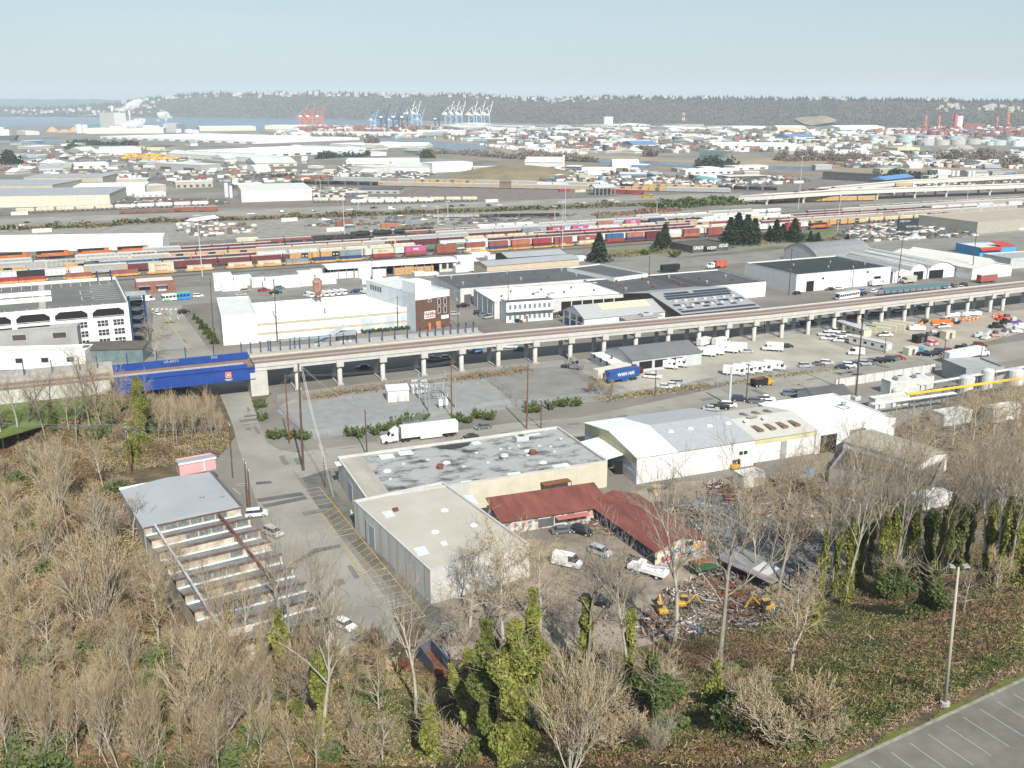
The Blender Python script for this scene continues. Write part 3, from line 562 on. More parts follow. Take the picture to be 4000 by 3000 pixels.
mb = MB(); mb.extr([(-1.2,hiz+.1),(-bay*6,hiz+.1),(-bay*6,hiz+.5),(-1.2,hiz+.5)][::-1],w*.74,w*.76,axis='x'); mb.build('roof_pipe',M('red_pipe',(.15,.05,.04)),r)
# ruined white wall south of the factory
p = P(945,2570); r = thing('ruined_wall','white broken wall fragment with an empty window among the trees','wall',p,a); mb = MB()
for b in((-2.2,-.9,0,5.2),(.6,2.0,0,4.9),(-.9,.6,0,1.4),(-.9,.6,3.6,5.1)):mb.box(b[0],b[1],0,.3,b[2],b[3])
mb.build('wall',M('flaking_white',(.42,.40,.36),col2=(.60,.58,.53),scale=1.2),r)
# ---- 5. the parking garage
GH = PH(504,1348,1183); r,w,d = bld('parking_garage','white multi-storey parking garage with dark chamfered openings and marked roof deck','parking garage',(-420,1257),(500,1183),(452,1081),GH,white,M('garage_deck',(.10,.10,.095),.9,col2=(.15,.148,.14),scale=.08,det=9),para=1.1); GR = r
dk = GH-1.08
for x in range(8):
 u1 = w-1.6-x*12.0; u0 = u1-10.4
 if u1<12:break
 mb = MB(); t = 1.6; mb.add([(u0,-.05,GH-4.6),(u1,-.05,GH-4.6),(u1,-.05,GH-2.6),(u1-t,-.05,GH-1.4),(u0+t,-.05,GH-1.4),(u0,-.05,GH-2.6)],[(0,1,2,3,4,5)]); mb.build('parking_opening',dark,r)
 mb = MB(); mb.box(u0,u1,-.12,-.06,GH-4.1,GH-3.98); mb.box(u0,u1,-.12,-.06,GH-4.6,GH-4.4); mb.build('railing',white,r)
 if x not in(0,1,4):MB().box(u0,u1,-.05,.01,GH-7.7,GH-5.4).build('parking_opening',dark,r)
 for f in range(1,4):
  if f>1 and x>1:continue
  if f == 1 and x in(2,3):continue
  for q in(0,.5):
   a0 = u0+q*10.4+1.2; zz = GH-4.4-f*3.3
   wn = MB().box(a0,a0+3.6,-.09,.01,zz,zz+2.3).build('window',glass,r); mb = MB()
   for k in range(4):mb.box(a0+k*1.2-.08,a0+k*1.2+.08,-.15,-.09,zz,zz+2.3)
   for k in range(3):mb.box(a0,a0+3.6,-.15,-.09,zz+k*1.1,zz+k*1.1+.14)
   mb.build('sash',white,wn)
mb = MB()
for k in range(26):mb.box(w-3-k*2.7*1.3,w-2.85-k*2.7*1.3,d*.82,d*.97,dk,dk+.03)
for k in range(22):mb.box(w-8-k*3.5,w-7.85-k*3.5,d*.06,d*.16,dk,dk+.03); mb.box(w*.62-k*3.5,w*.62+.15-k*3.5,d*.5,d*.62,dk,dk+.03)
for c in(.36,.58):
 for k in range(10):t0,t1 = math.pi*k/10,math.pi*(k+1)/10; stroke(mb,[(w*.80+4*math.sin(t0),d*c+4*math.cos(t0),dk),(w*.80+4*math.sin(t1),d*c+4*math.cos(t1),dk)],.2,.03)
 stroke(mb,[(w*.80,d*c+4,dk),(w*.80,d*c-4,dk)],.2,.03)
for k in range(9):mb.box(w-10.5,w-1.5,d*(.28+.07*k),d*(.28+.07*k)+.15,dk,dk+.03)
mb.build('bay_markings',paint,r)
for y in(.36,.58):MB().box(-1,w*.66,d*y,d*y+1.0,dk,dk+1.6).build('deck_wall',white,r)
MB().box(w*.1,w*.34,d*.45,d*.54,dk-.05,dk+.06).build('ramp_opening',dark,r)
MB().box(w*.60,w*.63,d*.05,d*.98,dk,dk+.025).build('walkway',conc,r)
for(u,v,hh,nm)in((w+.2,-.5,GH+2.6,'stair_tower'),(w-7,d-2,GH+3.2,'stair_tower')):
 st = MB()
 for sx in(0,5.2):
  for sy in(0,5):st.box(u+sx,u+sx+.45,v+sy,v+sy+.45,0 if u>w else GH-1,hh)
 z = 1.2
 while z<hh and u>w:st.box(u,u+5.65,v,v+.35,z,z+.35); st.box(u,u+.35,v,v+5.4,z,z+.35); st.box(u+5.3,u+5.65,v,v+5.4,z,z+.35); z += 3.1
 s = st.build(nm,navy,r); MB().box(u-.6,u+6.2,v-.6,v+6,hh,hh+.4).build('tower_roof',M('tower_cap',(.30,.34,.36)),s)
 if u>w:
  fl = MB(); z = 0
  while z<GH-2:
   fl.add([(u+.5,v+1,z),(u+5,v+1,z+1.55),(u+5,v+2.6,z+1.55),(u+.5,v+2.6,z)],[(0,1,2,3),(3,2,1,0)])
   fl.add([(u+5,v+2.8,z+1.55),(u+.5,v+2.8,z+3.1),(u+.5,v+4.4,z+3.1),(u+5,v+4.4,z+1.55)],[(0,1,2,3),(3,2,1,0)]); z += 3.1
  fl.build('stair_flight',lgrey,s)
  MB().box(u+.6,u+5,v+4.6,v+4.7,0,GH).build('dark_shaft',dgrey,s)
  # annex and station hall south of the garage
r,w,d = bld('garage_annex','grey blocky annex with small brown windows in front of the garage','annex',(-420,1320),(300,1277),(300,1262),10.0,M('grey_block',(.25,.25,.245),col2=(.33,.33,.325),scale=.15),conc)
for k in range(4):opening(r,'S',w,d,w-8-k*12.5,w-3.5-k*12.5,6.4,8.6,'window',M('brown_glass',(.07,.055,.045),.3),lgrey)
r,w,d = bld('station_hall','white low station hall beneath the grey annex','station building',(-420,1392),(330,1372),(330,1346),5.5,white,rooflight)
for k in range(8):opening(r,'S',w,d,w-6-k*8,w-3.5-k*8,2,3.8,'window',glass,lgrey)
r,w,d = gab('station_hall','dark brown roofed station entrance beside the blue stair tower','station building',(318,1368),(555,1362),(330,1336),4.6,5.6,M('glass_wall',(.12,.17,.18),.3,var=.2),M('brown_roof',(.095,.08,.07),var=.15))
# ---- 6. white long store with annex, brick tower
H12 = PH(1626,1280,1197); wst = M('painted_store_wall',(.63,.64,.65),.75,col2=(.57,.56,.53),scale=.12,mix=(.5,.75))
r,w,d = bld('long_store','long white flat-roofed store with beige bands behind the station platform','store',(1000,1249),(1624,1197),(1497,1145),H12,wst,roofwhite,cm=offwhite)
for z in(.30,.72):MB().box(.02,w+.03,-.05,.02,H12*z,H12*z+.9).build('beige_band',M('beige_band',(.40,.36,.27),var=.12),r)
for u0,u1 in((.64,.72),(.80,.86),(.90,.99)):MB().box(w*u0,w*u1,-.04,.02,.3,H12*.68).build('blue_panel',M('pale_blue_panel',(.40,.48,.54),var=.08),r)
for k in range(5):dome(r,w*(.15+.2*k),d*.75,H12-.5,.7)
wtx,wty = local(r,1243,1175,H12); mb = MB()
for a_ in range(4):mb.tube((wtx+1.3*math.cos(a_*1.57+.7),wty+1.3*math.sin(a_*1.57+.7),H12-.5),(wtx+.9*math.cos(a_*1.57+.7),wty+.9*math.sin(a_*1.57+.7),H12+4),.12)
mb.build('tank_legs',rust,r); MB().lathe([(.3,H12+2),(1.7,H12+4),(1.9,H12+7.5),(2.1,H12+7.6),(1.3,H12+8.6),(1.3,H12+8.9),(.9,H12+9.0)],14,(wtx,wty)).build('water_tank',M('tank_rust',(.32,.25,.21),col2=(.24,.09,.05),scale=.7,mix=(.3,.6)),r)
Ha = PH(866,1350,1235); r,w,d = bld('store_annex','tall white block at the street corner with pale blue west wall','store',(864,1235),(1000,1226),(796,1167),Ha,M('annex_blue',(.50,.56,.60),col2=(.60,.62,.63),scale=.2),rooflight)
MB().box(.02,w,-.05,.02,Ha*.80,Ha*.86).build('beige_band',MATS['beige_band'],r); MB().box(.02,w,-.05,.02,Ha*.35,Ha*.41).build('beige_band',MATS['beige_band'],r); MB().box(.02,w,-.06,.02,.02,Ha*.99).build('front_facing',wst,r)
Hb = PH(1757,1274,1131); brick = M('dark_brick',(.085,.045,.035),.9,col2=(.15,.085,.065),scale=1.2,stretch=(.4,.4,3))
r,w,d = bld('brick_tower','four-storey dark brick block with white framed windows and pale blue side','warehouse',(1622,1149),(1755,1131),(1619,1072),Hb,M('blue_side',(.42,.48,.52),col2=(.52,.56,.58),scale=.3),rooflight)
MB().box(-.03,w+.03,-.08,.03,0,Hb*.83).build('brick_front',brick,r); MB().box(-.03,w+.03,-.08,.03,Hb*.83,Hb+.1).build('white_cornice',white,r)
for u in(.64,.82):
 for z in(.62,.40):opening(r,'S',w,d,w*u,w*u+1.3,Hb*z,Hb*z+2.6,'window',glass,white).location.y = -.08
opening(r,'S',w,d,w*.36,w*.46,Hb*.74,Hb*.74+1,'window',glass,white).location.y = -.08; opening(r,'S',w,d,w*.14,w*.2,Hb*.32,Hb*.32+2.2,'window',dgrey).location.y = -.08
MB().box(w*.36,w*.42,-.16,-.08,0,2.6).build('door',orange,r); MB().box(w*.58,w*.72,-.16,-.08,0,2.8).build('door',M('orange_door',(.42,.18,.07),var=.1),r); MB().box(w*.74,w*.96,-.16,-.08,3.4,4.8).build('sign',white,r)
sg = MB().box(w*.24,w*.56,-.2,-.08,Hb*.30,Hb*.50).build('sign_board',white,r); sg['label'] = 'white sign board reading U-HAL'
text('U-HAL',1.5,black,sg,(w*.40,-.23,Hb*.445),(R(90),0,0),sx=1.1)
for k in range(4):mb = MB(); x = w*(.275+.07*k); mb.box(x,x+1,-.23,-.21,Hb*.33,Hb*.33+1.3); mb.build('red_glyph',red,sg); MB().box(x+.22,x+.78,-.245,-.235,Hb*.33+.3,Hb*.33+1).build('glyph_inside',white,sg)
MB().box(-.02,w*.46,-.1,d*.25,Hb-.2,Hb+4.2).build('stair_house',M('pale_stair_house',(.60,.63,.65),var=.04),r)
for k in range(5):opening(r,'W',w,d,d*(.68+.05*k),d*(.68+.05*k)+1.2,Hb*.78,Hb*.78+2,'window',dgrey)
# ---- 7. the dark roofed complex
H13 = PH(1800,1188,1127); gw = M('pale_block_wall',(.45,.45,.44),col2=(.55,.55,.54),scale=.2)
r,w,d = bld('dark_roof_warehouse','wide warehouse with dark felt roof and rows of rusty vents','warehouse',(1798,1127),(2470,1076),(1686,1077),H13,gw,roofdark,cm=dgrey)
for k in range(11):vent(r,w*(.06+(k%6)*.165),d*(.3 if k<6 else .74),H13-.5,1.5,.4,rust if k%2 else steel)
MB().box(w*.33,w*.335,.4,d-.4,H13-.5,H13-.42).build('roof_seam',dgrey,r); opening(r,'S',w,d,w*.02,w*.06,0,4,'door',dgrey)
r,w,d = bld('dark_roof_warehouse','eastern dark felt roof warehouse behind the solar panel roof','warehouse',(2440,1148),(2993,1099),(2822,1050),H13,white,M('dark_roof_felt_east',(.078,.078,.082),.9,var=.2,scale=.1,det=8),cm=dgrey)
for k in range(13):vent(r,w*(.08+(k%5)*.19+(k//5)*.04),d*(.25+(k//5)*.25),H13-.5,1.4,.4,rust if k%3 else steel)
for k in range(2):MB().box(w*(.45+.1*k),w*(.52+.1*k),.4,d-.4,H13-.48,H13-.45).build('roof_seam',M('tar_seam',(.05,.05,.052)),r)
r,w,d = bld('dark_roof_warehouse','small raised dark roof block at the corner toward the black trailer','warehouse',(2400,1085),(2530,1068),(2385,1025),H13+1.2,white,roofdark,cm=lgrey)
Hw = PH(1931,1246,1181); r,w,d = bld('white_roof_warehouse','warehouse with dazzling white membrane roof and dark loading bays','warehouse',(1931,1181),(2443,1147),(1820,1133),Hw,gw,M('dazzling_roof',(.74,.74,.72),var=.04),cm=dgrey)
for x,y in((2100,1147),(2158,1150)):q = local(r,x,y,Hw); hvac(r,q[0],q[1],Hw-.5,1.8)
for k in range(7):vent(r,w*(.12+.12*k),d*(.4+.3*(k%2)),Hw-.5,1,.35,rust)
for k in range(4):MB().box(-.09,.02,d*(.08+.24*k),d*(.08+.24*k)+.35,0,Hw-.1).build('pilaster',white,r)
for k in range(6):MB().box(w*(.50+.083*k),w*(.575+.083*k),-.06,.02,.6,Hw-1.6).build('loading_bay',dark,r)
o,a,wo,do = rect((1978,1182),(2160,1170),(1965,1168),8.2); r = thing('office_block','two-storey white office with dark flat roof and grey windows','office',(*o,0),a); shell(r,wo,do,8.2,white,dgrey,cm=dgrey)
MB().box(-.3,wo+.3,-1.4,-.02,4.0,4.2).build('canopy',dgrey,r)
for k in range(9):
 for z in(5.2,1.0):opening(r,'S',wo,do,wo*(.05+.105*k),wo*(.05+.105*k)+1.2,z,z+2.0,'window',M('grey_panes',(.15,.18,.19),.3),lgrey)
MB().box(wo*.42,wo*.46,-.1,.02,0,2.4).build('door',M('red_brown_door',(.25,.08,.04)),r)
# gable hall with the skylight
H14 = PH(2286,1300,1246); r,w,d = gab('gable_hall','grey metal roofed hall with a yellowed skylight strip by the viaduct','hall',(2283,1246),(2658,1211),(2199,1210),H14,H14+3.4,white,stripes('grey_seam_roof',(.36,.37,.37),(.31,.32,.32),1.2,0))
rz = H14+3.4; k = 3.4/(d/2); MB().add([(w*.24,d*.24,H14+k*d*.24+.2),(w*.74,d*.24,H14+k*d*.24+.2),(w*.74,d*.49,H14+k*d*.49+.2),(w*.24,d*.49,H14+k*d*.49+.2)],[(0,1,2,3)]).build('skylight_strip',M('yellow_skylight',(.50,.48,.32),var=.05),r)
for q in range(3):opening(r,'W',w,d,d*(.08+.31*q),d*(.08+.31*q)+d*.22,3.4,5.6,'window',glass,lgrey); opening(r,'W',w,d,d*(.08+.31*q),d*(.08+.31*q)+d*.22,0,2.9,'roller_door',navy)
hvac(r,w*.6,-2.5,5,2.2); MB().box(w*.35,w*.75,-5,-.1,4.6,4.9).build('low_roof',conc,r)
mb = MB()
for q in range(20):mb.tube((w*(.34+.02*q),-5,4.9),(w*(.34+.02*q),-5,6),.05,n=4)
mb.box(w*.34,w*.74,-5.04,-4.96,5.95,6.03); mb.build('guard_rail',steel,r)
H15 = 6.4; o,a,w,dh = rect((2662,1228),(2967,1197),(2600,1196),H15); pr = P(2580,1142,10.5); nv = Vector((-math.sin(a),math.cos(a))); dd = (Vector(pr[:2])-Vector(o)).dot(nv)
r = thing('solar_roof_hall','grey roofed hall covered with rows of blue solar panels','hall',(*o,0),a); gabled(r,w,dd*2,H15,10.5,M('dark_brown_wall',(.10,.075,.065)),stripes('solar_roof_sheet',(.285,.29,.29),(.25,.255,.255),1.0,0))
k = (10.5-H15)/dd; sp = stripes('solar_cells',(.012,.018,.035),(.10,.11,.13),1.05,0,.2,.93)
def panel(u0,u1,v0,v1):
 z = lambda v:H15+k*v+.28
 MB().add([(u0,v0,z(v0)),(u1,v0,z(v0)),(u1,v1,z(v1)),(u0,v1,z(v1)),(u0,v0,z(v0)-.1),(u1,v0,z(v0)-.1),(u1,v1,z(v1)-.1),(u0,v1,z(v1)-.1)],[(0,1,2,3),(4,5,1,0),(5,6,2,1),(7,4,0,3)]).build('solar_panel_row',sp,r)
for(a0,a1,b0,b1)in((.03,.98,.04,.11),(.03,.08,.15,.19),(.16,.24,.20,.26),(.37,.45,.20,.26),(.55,.62,.20,.26),(.73,.80,.20,.26),(.05,.2,.33,.40),(.27,.58,.33,.41),(.64,.78,.36,.44),(.86,.97,.37,.45),(.08,.92,.62,.70),(.10,.96,.73,.81),(.14,.45,.84,.92),(.52,.97,.84,.92)):panel(w*a0,w*a1,dd*b0,dd*b1)
for q in range(14):u,v = w*(.12+.125*(q%7)),dd*(.28 if q<7 else .50); MB().rbox(u,u+1.5,v,v+1.5,H15+k*v,H15+k*v+.9,.1).build('skylight',lgrey,r)
mb = MB(); mb.box(0,w,-1.2,-1.1,H15+.1,H15+1.2)
# ---- 8. delivery yard buildings
H16 = PH(2385,1456,1423); r,w,d = bld('yard_office','small flat-roofed pale yard office with dark windows beside the truck shed','office',(2385,1423),(2476,1414),(2300,1380),H16,M('pale_grey_wall',(.44,.46,.47),var=.05),roofwhite)
for q in(.1,.4,.72):opening(r,'W',w,d,d*q,d*q+2,1.6,3.2,'window',glass,white)
opening(r,'S',w,d,w*.3,w*.42,.1,2.3,'door',glass,white); opening(r,'S',w,d,w*.7,w*.92,1.3,2.7,'window',glass,white); vent(r,w*.5,d*.5,H16-.4,1.3,.3,rust)
r,w,d = gab('truck_shed','dark grey shingled shed with open loading docks and parked vans','shed',(2470,1408),(2741,1376),(2384,1360),4.2,6.4,M('shed_wall',(.42,.44,.45),var=.06),M('shingle_grey',(.14,.14,.145),.9,var=.1,scale=.2))
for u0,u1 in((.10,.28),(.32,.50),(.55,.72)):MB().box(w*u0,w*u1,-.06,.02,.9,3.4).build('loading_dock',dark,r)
# ---- 9. lumber shed and neighbours
o,a,w,d = rect((1290,1051),(1782,1020),(1256,1035),5.2); r = thing('lumber_shed','very long white roofed lumber shed facing the stacked timber','shed',(*o,0),a)
MB().extr([(-1,5.0),(-1,5.2),(d*.5,6.4),(d+1,5.5),(d+1,5.3)],-1.5,w+1,axis='x').build('roof',roofwhite,r); MB().box(0,w,d-.3,d,0,5.2).build('back_wall',M('shed_dark',(.05,.05,.05)),r); MB().box(w*.86,w,.0,.25,0,5.1).build('office_front',cream,r)
for k in range(15):MB().box(w*.86*k/14-.15,w*.86*k/14+.15,-.2,.1,0,5.1).build('post',grey,r)
for u in(.88,.935):MB().box(w*u,w*u+2.6,-.07,.02,1.6,4.6).build('window',glass,r)
r,w,d = gab('beige_warehouse','low beige warehouse with grey roof behind the wide dark roof','warehouse',(1902,1040),(2262,1011),(1861,1022),6,7.2,beige,roofgrey)
r,w,d = gab('open_shed','grey gabled open shed with green stacks behind the beige warehouse','shed',(1984,1007),(2211,992),(1931,990),5.5,7,M('shed_dark2',(.07,.075,.07)),roofgrey)
r,w,d = bld('brick_depot','brown-red brick depot with pale roof north of the garage','warehouse',(530,1104),(682,1094),(505,1086),PH(683,1142,1098),M('red_brick',(.22,.10,.075),var=.15,scale=.5),rooflight)
for u in(.05,.5):MB().box(w*u,w*u+w*.3,-2.2,-.02,3.4,3.6).build('awning',grey,r); MB().box(w*u+.8,w*u+w*.26,-.08,.02,.6,3.2).build('loading_door',offwhite if u>.1 else dgrey,r)
r,w,d = bld('graffiti_building','abandoned dark flat building tagged in big white letters under conifers','building',(2705,962),(2848,950),(2642,944),PH(2705,990,962),M('tagged_wall',(.035,.03,.03),col2=(.12,.11,.11),scale=.6),M('mossy_roof',(.08,.075,.06),var=.3,scale=.2))
for t,u,v in(('GRIDE',.16,2.9),('WESH',.52,2.2),('ADUE',.84,3.0)):text(t,2.6,white,r,(w*u,-.1,v),(R(90),0,0),'graffiti_letters')
MB().box(w*.3,w*.62,-.07,.01,0,3.4).build('entrance',dark,r)
H20 = PH(3112,1143,1073); wsw = M('streaked_white_wall',(.62,.62,.61),col2=(.55,.53,.48),scale=.3,stretch=(1,1,.2),mix=(.5,.8))
r,w,d = bld('white_warehouse','white block warehouse with a black roof and dark truck doors','warehouse',(3113,1073),(3482,1041),(2911,1026),H20,wsw,M('black_roof',(.028,.034,.036),.8,var=.15,scale=.1),cm=lgrey)
for u,z0,z1,ww in((.105,0,4.8,4.4),(.82,1.0,4.2,4.2)):MB().box(w*u,w*u+ww,-.06,.02,z0,z1).build('truck_door',dark,r)
for u,z in((.26,4.9),(.73,6.0)):opening(r,'S',w,d,w*u,w*u+1.4,z,z+1.3,'window',glass,lgrey)
for k in range(5):vent(r,w*(.1+.2*k),d*(.3+.3*(k%2)),H20-.5,1.2,.3)
# barrel roofed halls
def barrel(name,label,p1,p2,p3,H,rise,wm,rm,along='x',group=None):
 o,a,w,d = rect(p1,p2,p3,H); r = thing(name,label,'hall',(*o,0),a,group); S = d if along == 'x' else w; L = w if along == 'x' else d
 MB().prism([(0,0),(w,0),(w,d),(0,d)],-.3,H,cap=False).build('wall',wm,r)
 n = 14; arc = [(S*i/n,H+rise*(1-(2*i/n-1)**2))for i in range(n+1)]
 pr = arc+[(x,z-.15)for x,z in arc[::-1]]; MB().extr(pr,-.3,L+.3,axis='x' if along=='x' else 'y',caps=False).build('roof',rm,r,smooth=False)
 mb = MB(); mb.extr([(0,H-.1)]+arc+[(S,H-.1)],.05,L-.05,axis='x' if along=='x' else 'y'); mb.build('gable',wm,r); return r,w,d
r,w,d = barrel('arched_hangar','grey arched roof hangar behind the black roofed white warehouse',(3195,1003),(3413,985),(3085,975),5,5.5,lgrey,stripes('arch_grey',(.33,.34,.34),(.27,.28,.28),2,0))
r,w,d = gab('metal_shop','light grey metal shop between the warehouse and the arched roofs','workshop',(3490,1062),(3560,1057),(3330,1000),5.5,6.8,white,roofgrey,'y'); opening(r,'S',w,d,w*.3,w*.45,2.2,3.4,'window',glass,lgrey); opening(r,'S',w,d,w*.65,w*.8,2.2,3.4,'window',glass,lgrey)
for i,(q1,q2,q3,lb)in enumerate((((3556,1056),(3622,1050),(3425,995),'arched roof shed with white curved front, the left of the pair'),((3626,1050),(3730,1042),(3500,985),'arched roof shed with open dark bays, the right of the pair'))):
 r,w,d = barrel('arched_shed',lb,q1,q2,q3,5.0,3.0,white,stripes('arch_pale',(.44,.45,.45),(.38,.39,.40),3,1),'y','paired arched roof sheds')
 for u in((.2,.5),(.05,.3))[i]:MB().box(w*u,w*u+w*.26,-.45,-.3,.1,4.2).build('open_bay',dark,r)
cr = stripes('cream_roof',(.58,.57,.52),(.52,.51,.47),2,0)
for i,(q1,q2,q3,lb)in enumerate((((3755,1040),(3835,1034),(3520,985),'cream gabled shed roof, first and westernmost of the stepped row'),((3838,1028),(3890,1022),(3600,976),'cream gabled shed roof in the middle of the stepped row'),((3800,1050),(3955,1036),(3720,985),'cream gabled shed with plain white side, east end of the stepped row'))):
 gab('cream_shed',lb,'shed',q1,q2,q3,5.4,7.4,white,cr,'y','stepped cream sheds')
r,w,d = bld('diner','bright blue roadside building with a red roof band','shop',(3830,968),(3970,962),(3815,946),5,M('sky_blue_wall',(.06,.30,.55),var=.08),rooflight,cm=red); MB().extr([(-1.5,3.4),(-.02,5.0),(-.02,5.2),(-1.5,3.6)],-.2,w*.58,axis='x').build('awning',red,r); MB().add([(w*.6,-.3,5.1),(w+.3,-.3,5.1),(w+.3,d*.5,6.6),(w*.6,d*.5,6.6)],[(0,1,2,3)]).build('red_roof',red,r)
r,w,d = bld('tilted_shed','weathered grey shed right of the cream sheds at the picture edge','shed',(3950,1010),(4150,996),(3925,985),5.5,lgrey,roofgrey)
r,w,d = bld('tan_store','large tan roofed store at the right edge above the storage yard','store',(3820,868),(4250,835),(3705,832),8,M('store_wall',(.33,.31,.27),var=.08),M('tan_flat_roof',(.34,.29,.235),var=.06,scale=.1));
r,w,d = bld('tan_store','low brown canopied shop in front of the tan store','shop',(3815,884),(3898,880),(3778,868),4.5,beige,conc,cm=M('brown_trim',(.14,.07,.05)))
# billboard
p = P(3540,930); r = thing('billboard','dark billboard on two posts above the storage yard','billboard',p,R(18)); MB().box(-8,8,-.3,.3,5,12.5).build('panel',M('billboard_face',(.025,.035,.04),col2=(.09,.11,.12),scale=.4,mix=(.55,.7)),r)
for x in(-4,4):MB().tube((x,0,0),(x,0,5),.3).build('post',rust,r)
text('EVERY DAY',1.6,lgrey,r,(-2.5,-.34,11),(R(90),0,0)); text('MOVE WELL',1.6,lgrey,r,(3,-.34,7.4),(R(90),0,0))
# ================================================================== viaduct, bridge, platform
DZ = 9.6
edge = [P(x,y,DZ)for x,y in((995,1421),(1300,1391),(1700,1351),(2000,1321),(2500,1276),(3000,1230),(3500,1175),(4000,1120),(4700,1042))]
edge = [Vector(p[:2])for p in edge]
def offs(line,d):
 out = []
 for i,p in enumerate(line):
  t = (line[min(i+1,len(line)-1)]-line[max(i-1,0)]).normalized(); out.append(p+Vector((-t.y,t.x))*d)
 return out
def band(mb,l0,l1,z0,z1,mi=0):
 n = len(l0)
 vs = [(p.x,p.y,z)for z in(z0,z1)for l in(l0,l1)for p in l]
 f = []
 for i in range(n-1):f += [(2*n+i,2*n+i+1,3*n+i+1,3*n+i),(i,n+i,n+i+1,i+1),(i,i+1,2*n+i+1,2*n+i),(n+i+1,n+i,3*n+i,3*n+i+1)]
 f += [(0,2*n,3*n,n),(n-1,2*n-1,4*n-1,3*n-1)]
 return mb.add(vs,f,mi)
vconc = M('viaduct_concrete',(.40,.39,.365),.85,col2=(.47,.46,.435),scale=.4)
vr = thing('railway_viaduct','long pale concrete railway viaduct on round columns crossing the middle of the scene','viaduct',(0,0,0))
VW = 10.4
l0,l1 = offs(edge,0),offs(edge,VW)
band(MB(),offs(edge,.3),offs(edge,VW-.3),DZ-1.15,DZ-.75).build('deck',conc,vr)
for a,b,z0,z1 in((.25,1.4,DZ-2.3,DZ-1.16),(VW-1.4,VW-.25,DZ-2.3,DZ-1.16),(4,6,DZ-2.3,DZ-1.16)):band(MB(),offs(edge,a),offs(edge,b),z0,z1).build('girder',vconc,vr)
for a in(0,VW-.22):band(MB(),offs(edge,a),offs(edge,a+.22),DZ-1.25,DZ-.1).build('parapet',vconc,vr)
band(MB(),offs(edge,.05),offs(edge,.12),DZ+.55,DZ+.62).build('hand_rail',steel,vr)
gb = M('deck_ballast',(.25,.245,.24),.95,col2=(.33,.325,.31),scale=1); band(MB(),offs(edge,.3),offs(edge,VW-.3),DZ-.74,DZ-.5).build('ballast',gb,vr)
trk = M('track_rust',(.17,.105,.075),.95,col2=(.25,.165,.125),scale=1.5)
for a in(1.6,6.0):band(MB(),offs(edge,a),offs(edge,a+2.5),DZ-.49,DZ-.38).build('track',trk,vr)
bents = [1165,1334,1500,1664,1812,1958,2100,2236,2370,2500,2622,2742,2854,2964,3072,3172,3272,3372,3464,3554,3640,3720,3795,3888,3940,4080,4200]
def on_edge(x):
 for i in range(len(edge)-1):
  xa,xb = px((*edge[i],DZ))[0],px((*edge[i+1],DZ))[0]
  if xa<=x<=xb:t = (x-xa)/(xb-xa); return edge[i].lerp(edge[i+1],t),(edge[i+1]-edge[i]).normalized()
 return edge[-1],(edge[-1]-edge[-2]).normalized()
for k,x in enumerate(bents):
 p,t = on_edge(x-8); n = Vector((-t.y,t.x)); ang = math.atan2(t.y,t.x)
 for v in(1.2,VW-1.2):c = p+n*v; MB().lathe([(.75,-.2),(.75,DZ-3.3)],14,(c.x,c.y)).build('column',vconc,vr,smooth=True)
 q = p+n*VW/2; o = MB().box(-1.1,1.1,-VW/2-.25,VW/2+.25,DZ-3.6,DZ-1.6).build('pier_cap',vconc,vr); o.location = (q.x,q.y,0); o.rotation_euler.z = ang
 if k<7:o = MB().box(-1,1,-5,3,-.2,.45).build('footing',conc,vr); o.location = (q.x,q.y,0); o.rotation_euler.z = ang
 # station platform on the north side of the deck
pe = [Vector(P(x,y,DZ)[:2])for x,y in((995,1421),(1300,1391),(1700,1351),(1935,1327))]
pr_ = thing('station_platform','grey station platform with yellow edge line along the viaduct','platform',(0,0,0))
band(MB(),offs(pe,VW+.05),offs(pe,VW+5.2),DZ-1.3,DZ-.1).build('platform_slab',conc,pr_); band(MB(),offs(pe,VW+.5),offs(pe,VW+.8),DZ-.1,DZ-.06).build('edge_line',ypaint,pr_)
band(MB(),offs(pe,VW+5.0),offs(pe,VW+5.15),DZ-.1,DZ+.9).build('guard_rail',steel,pr_)
band(MB(),offs([pe[0].lerp(pe[1],.42),pe[1],pe[1].lerp(pe[2],.33)],VW+2.6),offs([pe[0].lerp(pe[1],.42),pe[1],pe[1].lerp(pe[2],.33)],VW+5.3),DZ+2.9,DZ+3.05).build('canopy',M('canopy_glass',(.25,.31,.33),.3),pr_)
post = thing('platform_post',None,'post'); MB().box(-.14,.14,-.14,.14,0,3.6).build('post',navy,post); MB().add([(-.05,-.05,2.5),(.05,-.05,2.5),(.05,-1.5,3.3),(-.05,-1.5,3.3),(.05,-.05,3.4),(-.05,-.05,3.4)],[(0,1,2,3),(1,4,2),(0,3,5),(3,2,4,5)]).build('flag_bracket',navy,post); MB().box(-.3,.3,-.3,.3,-.1,.12).build('foot',navy,post)
pl = []
for k in range(23):
 t = (k+.3)/23*2.98; i = min(2,int(t)); a = pe[i].lerp(pe[i+1],t-i); d = (pe[i+1]-pe[i]).normalized(); q = a+Vector((-d.y,d.x))*(VW+3.4)
 pl.append(dup(post,(q.x,q.y,DZ-.1),math.atan2(d.y,d.x),group='blue posts on the platform',cat='post'))
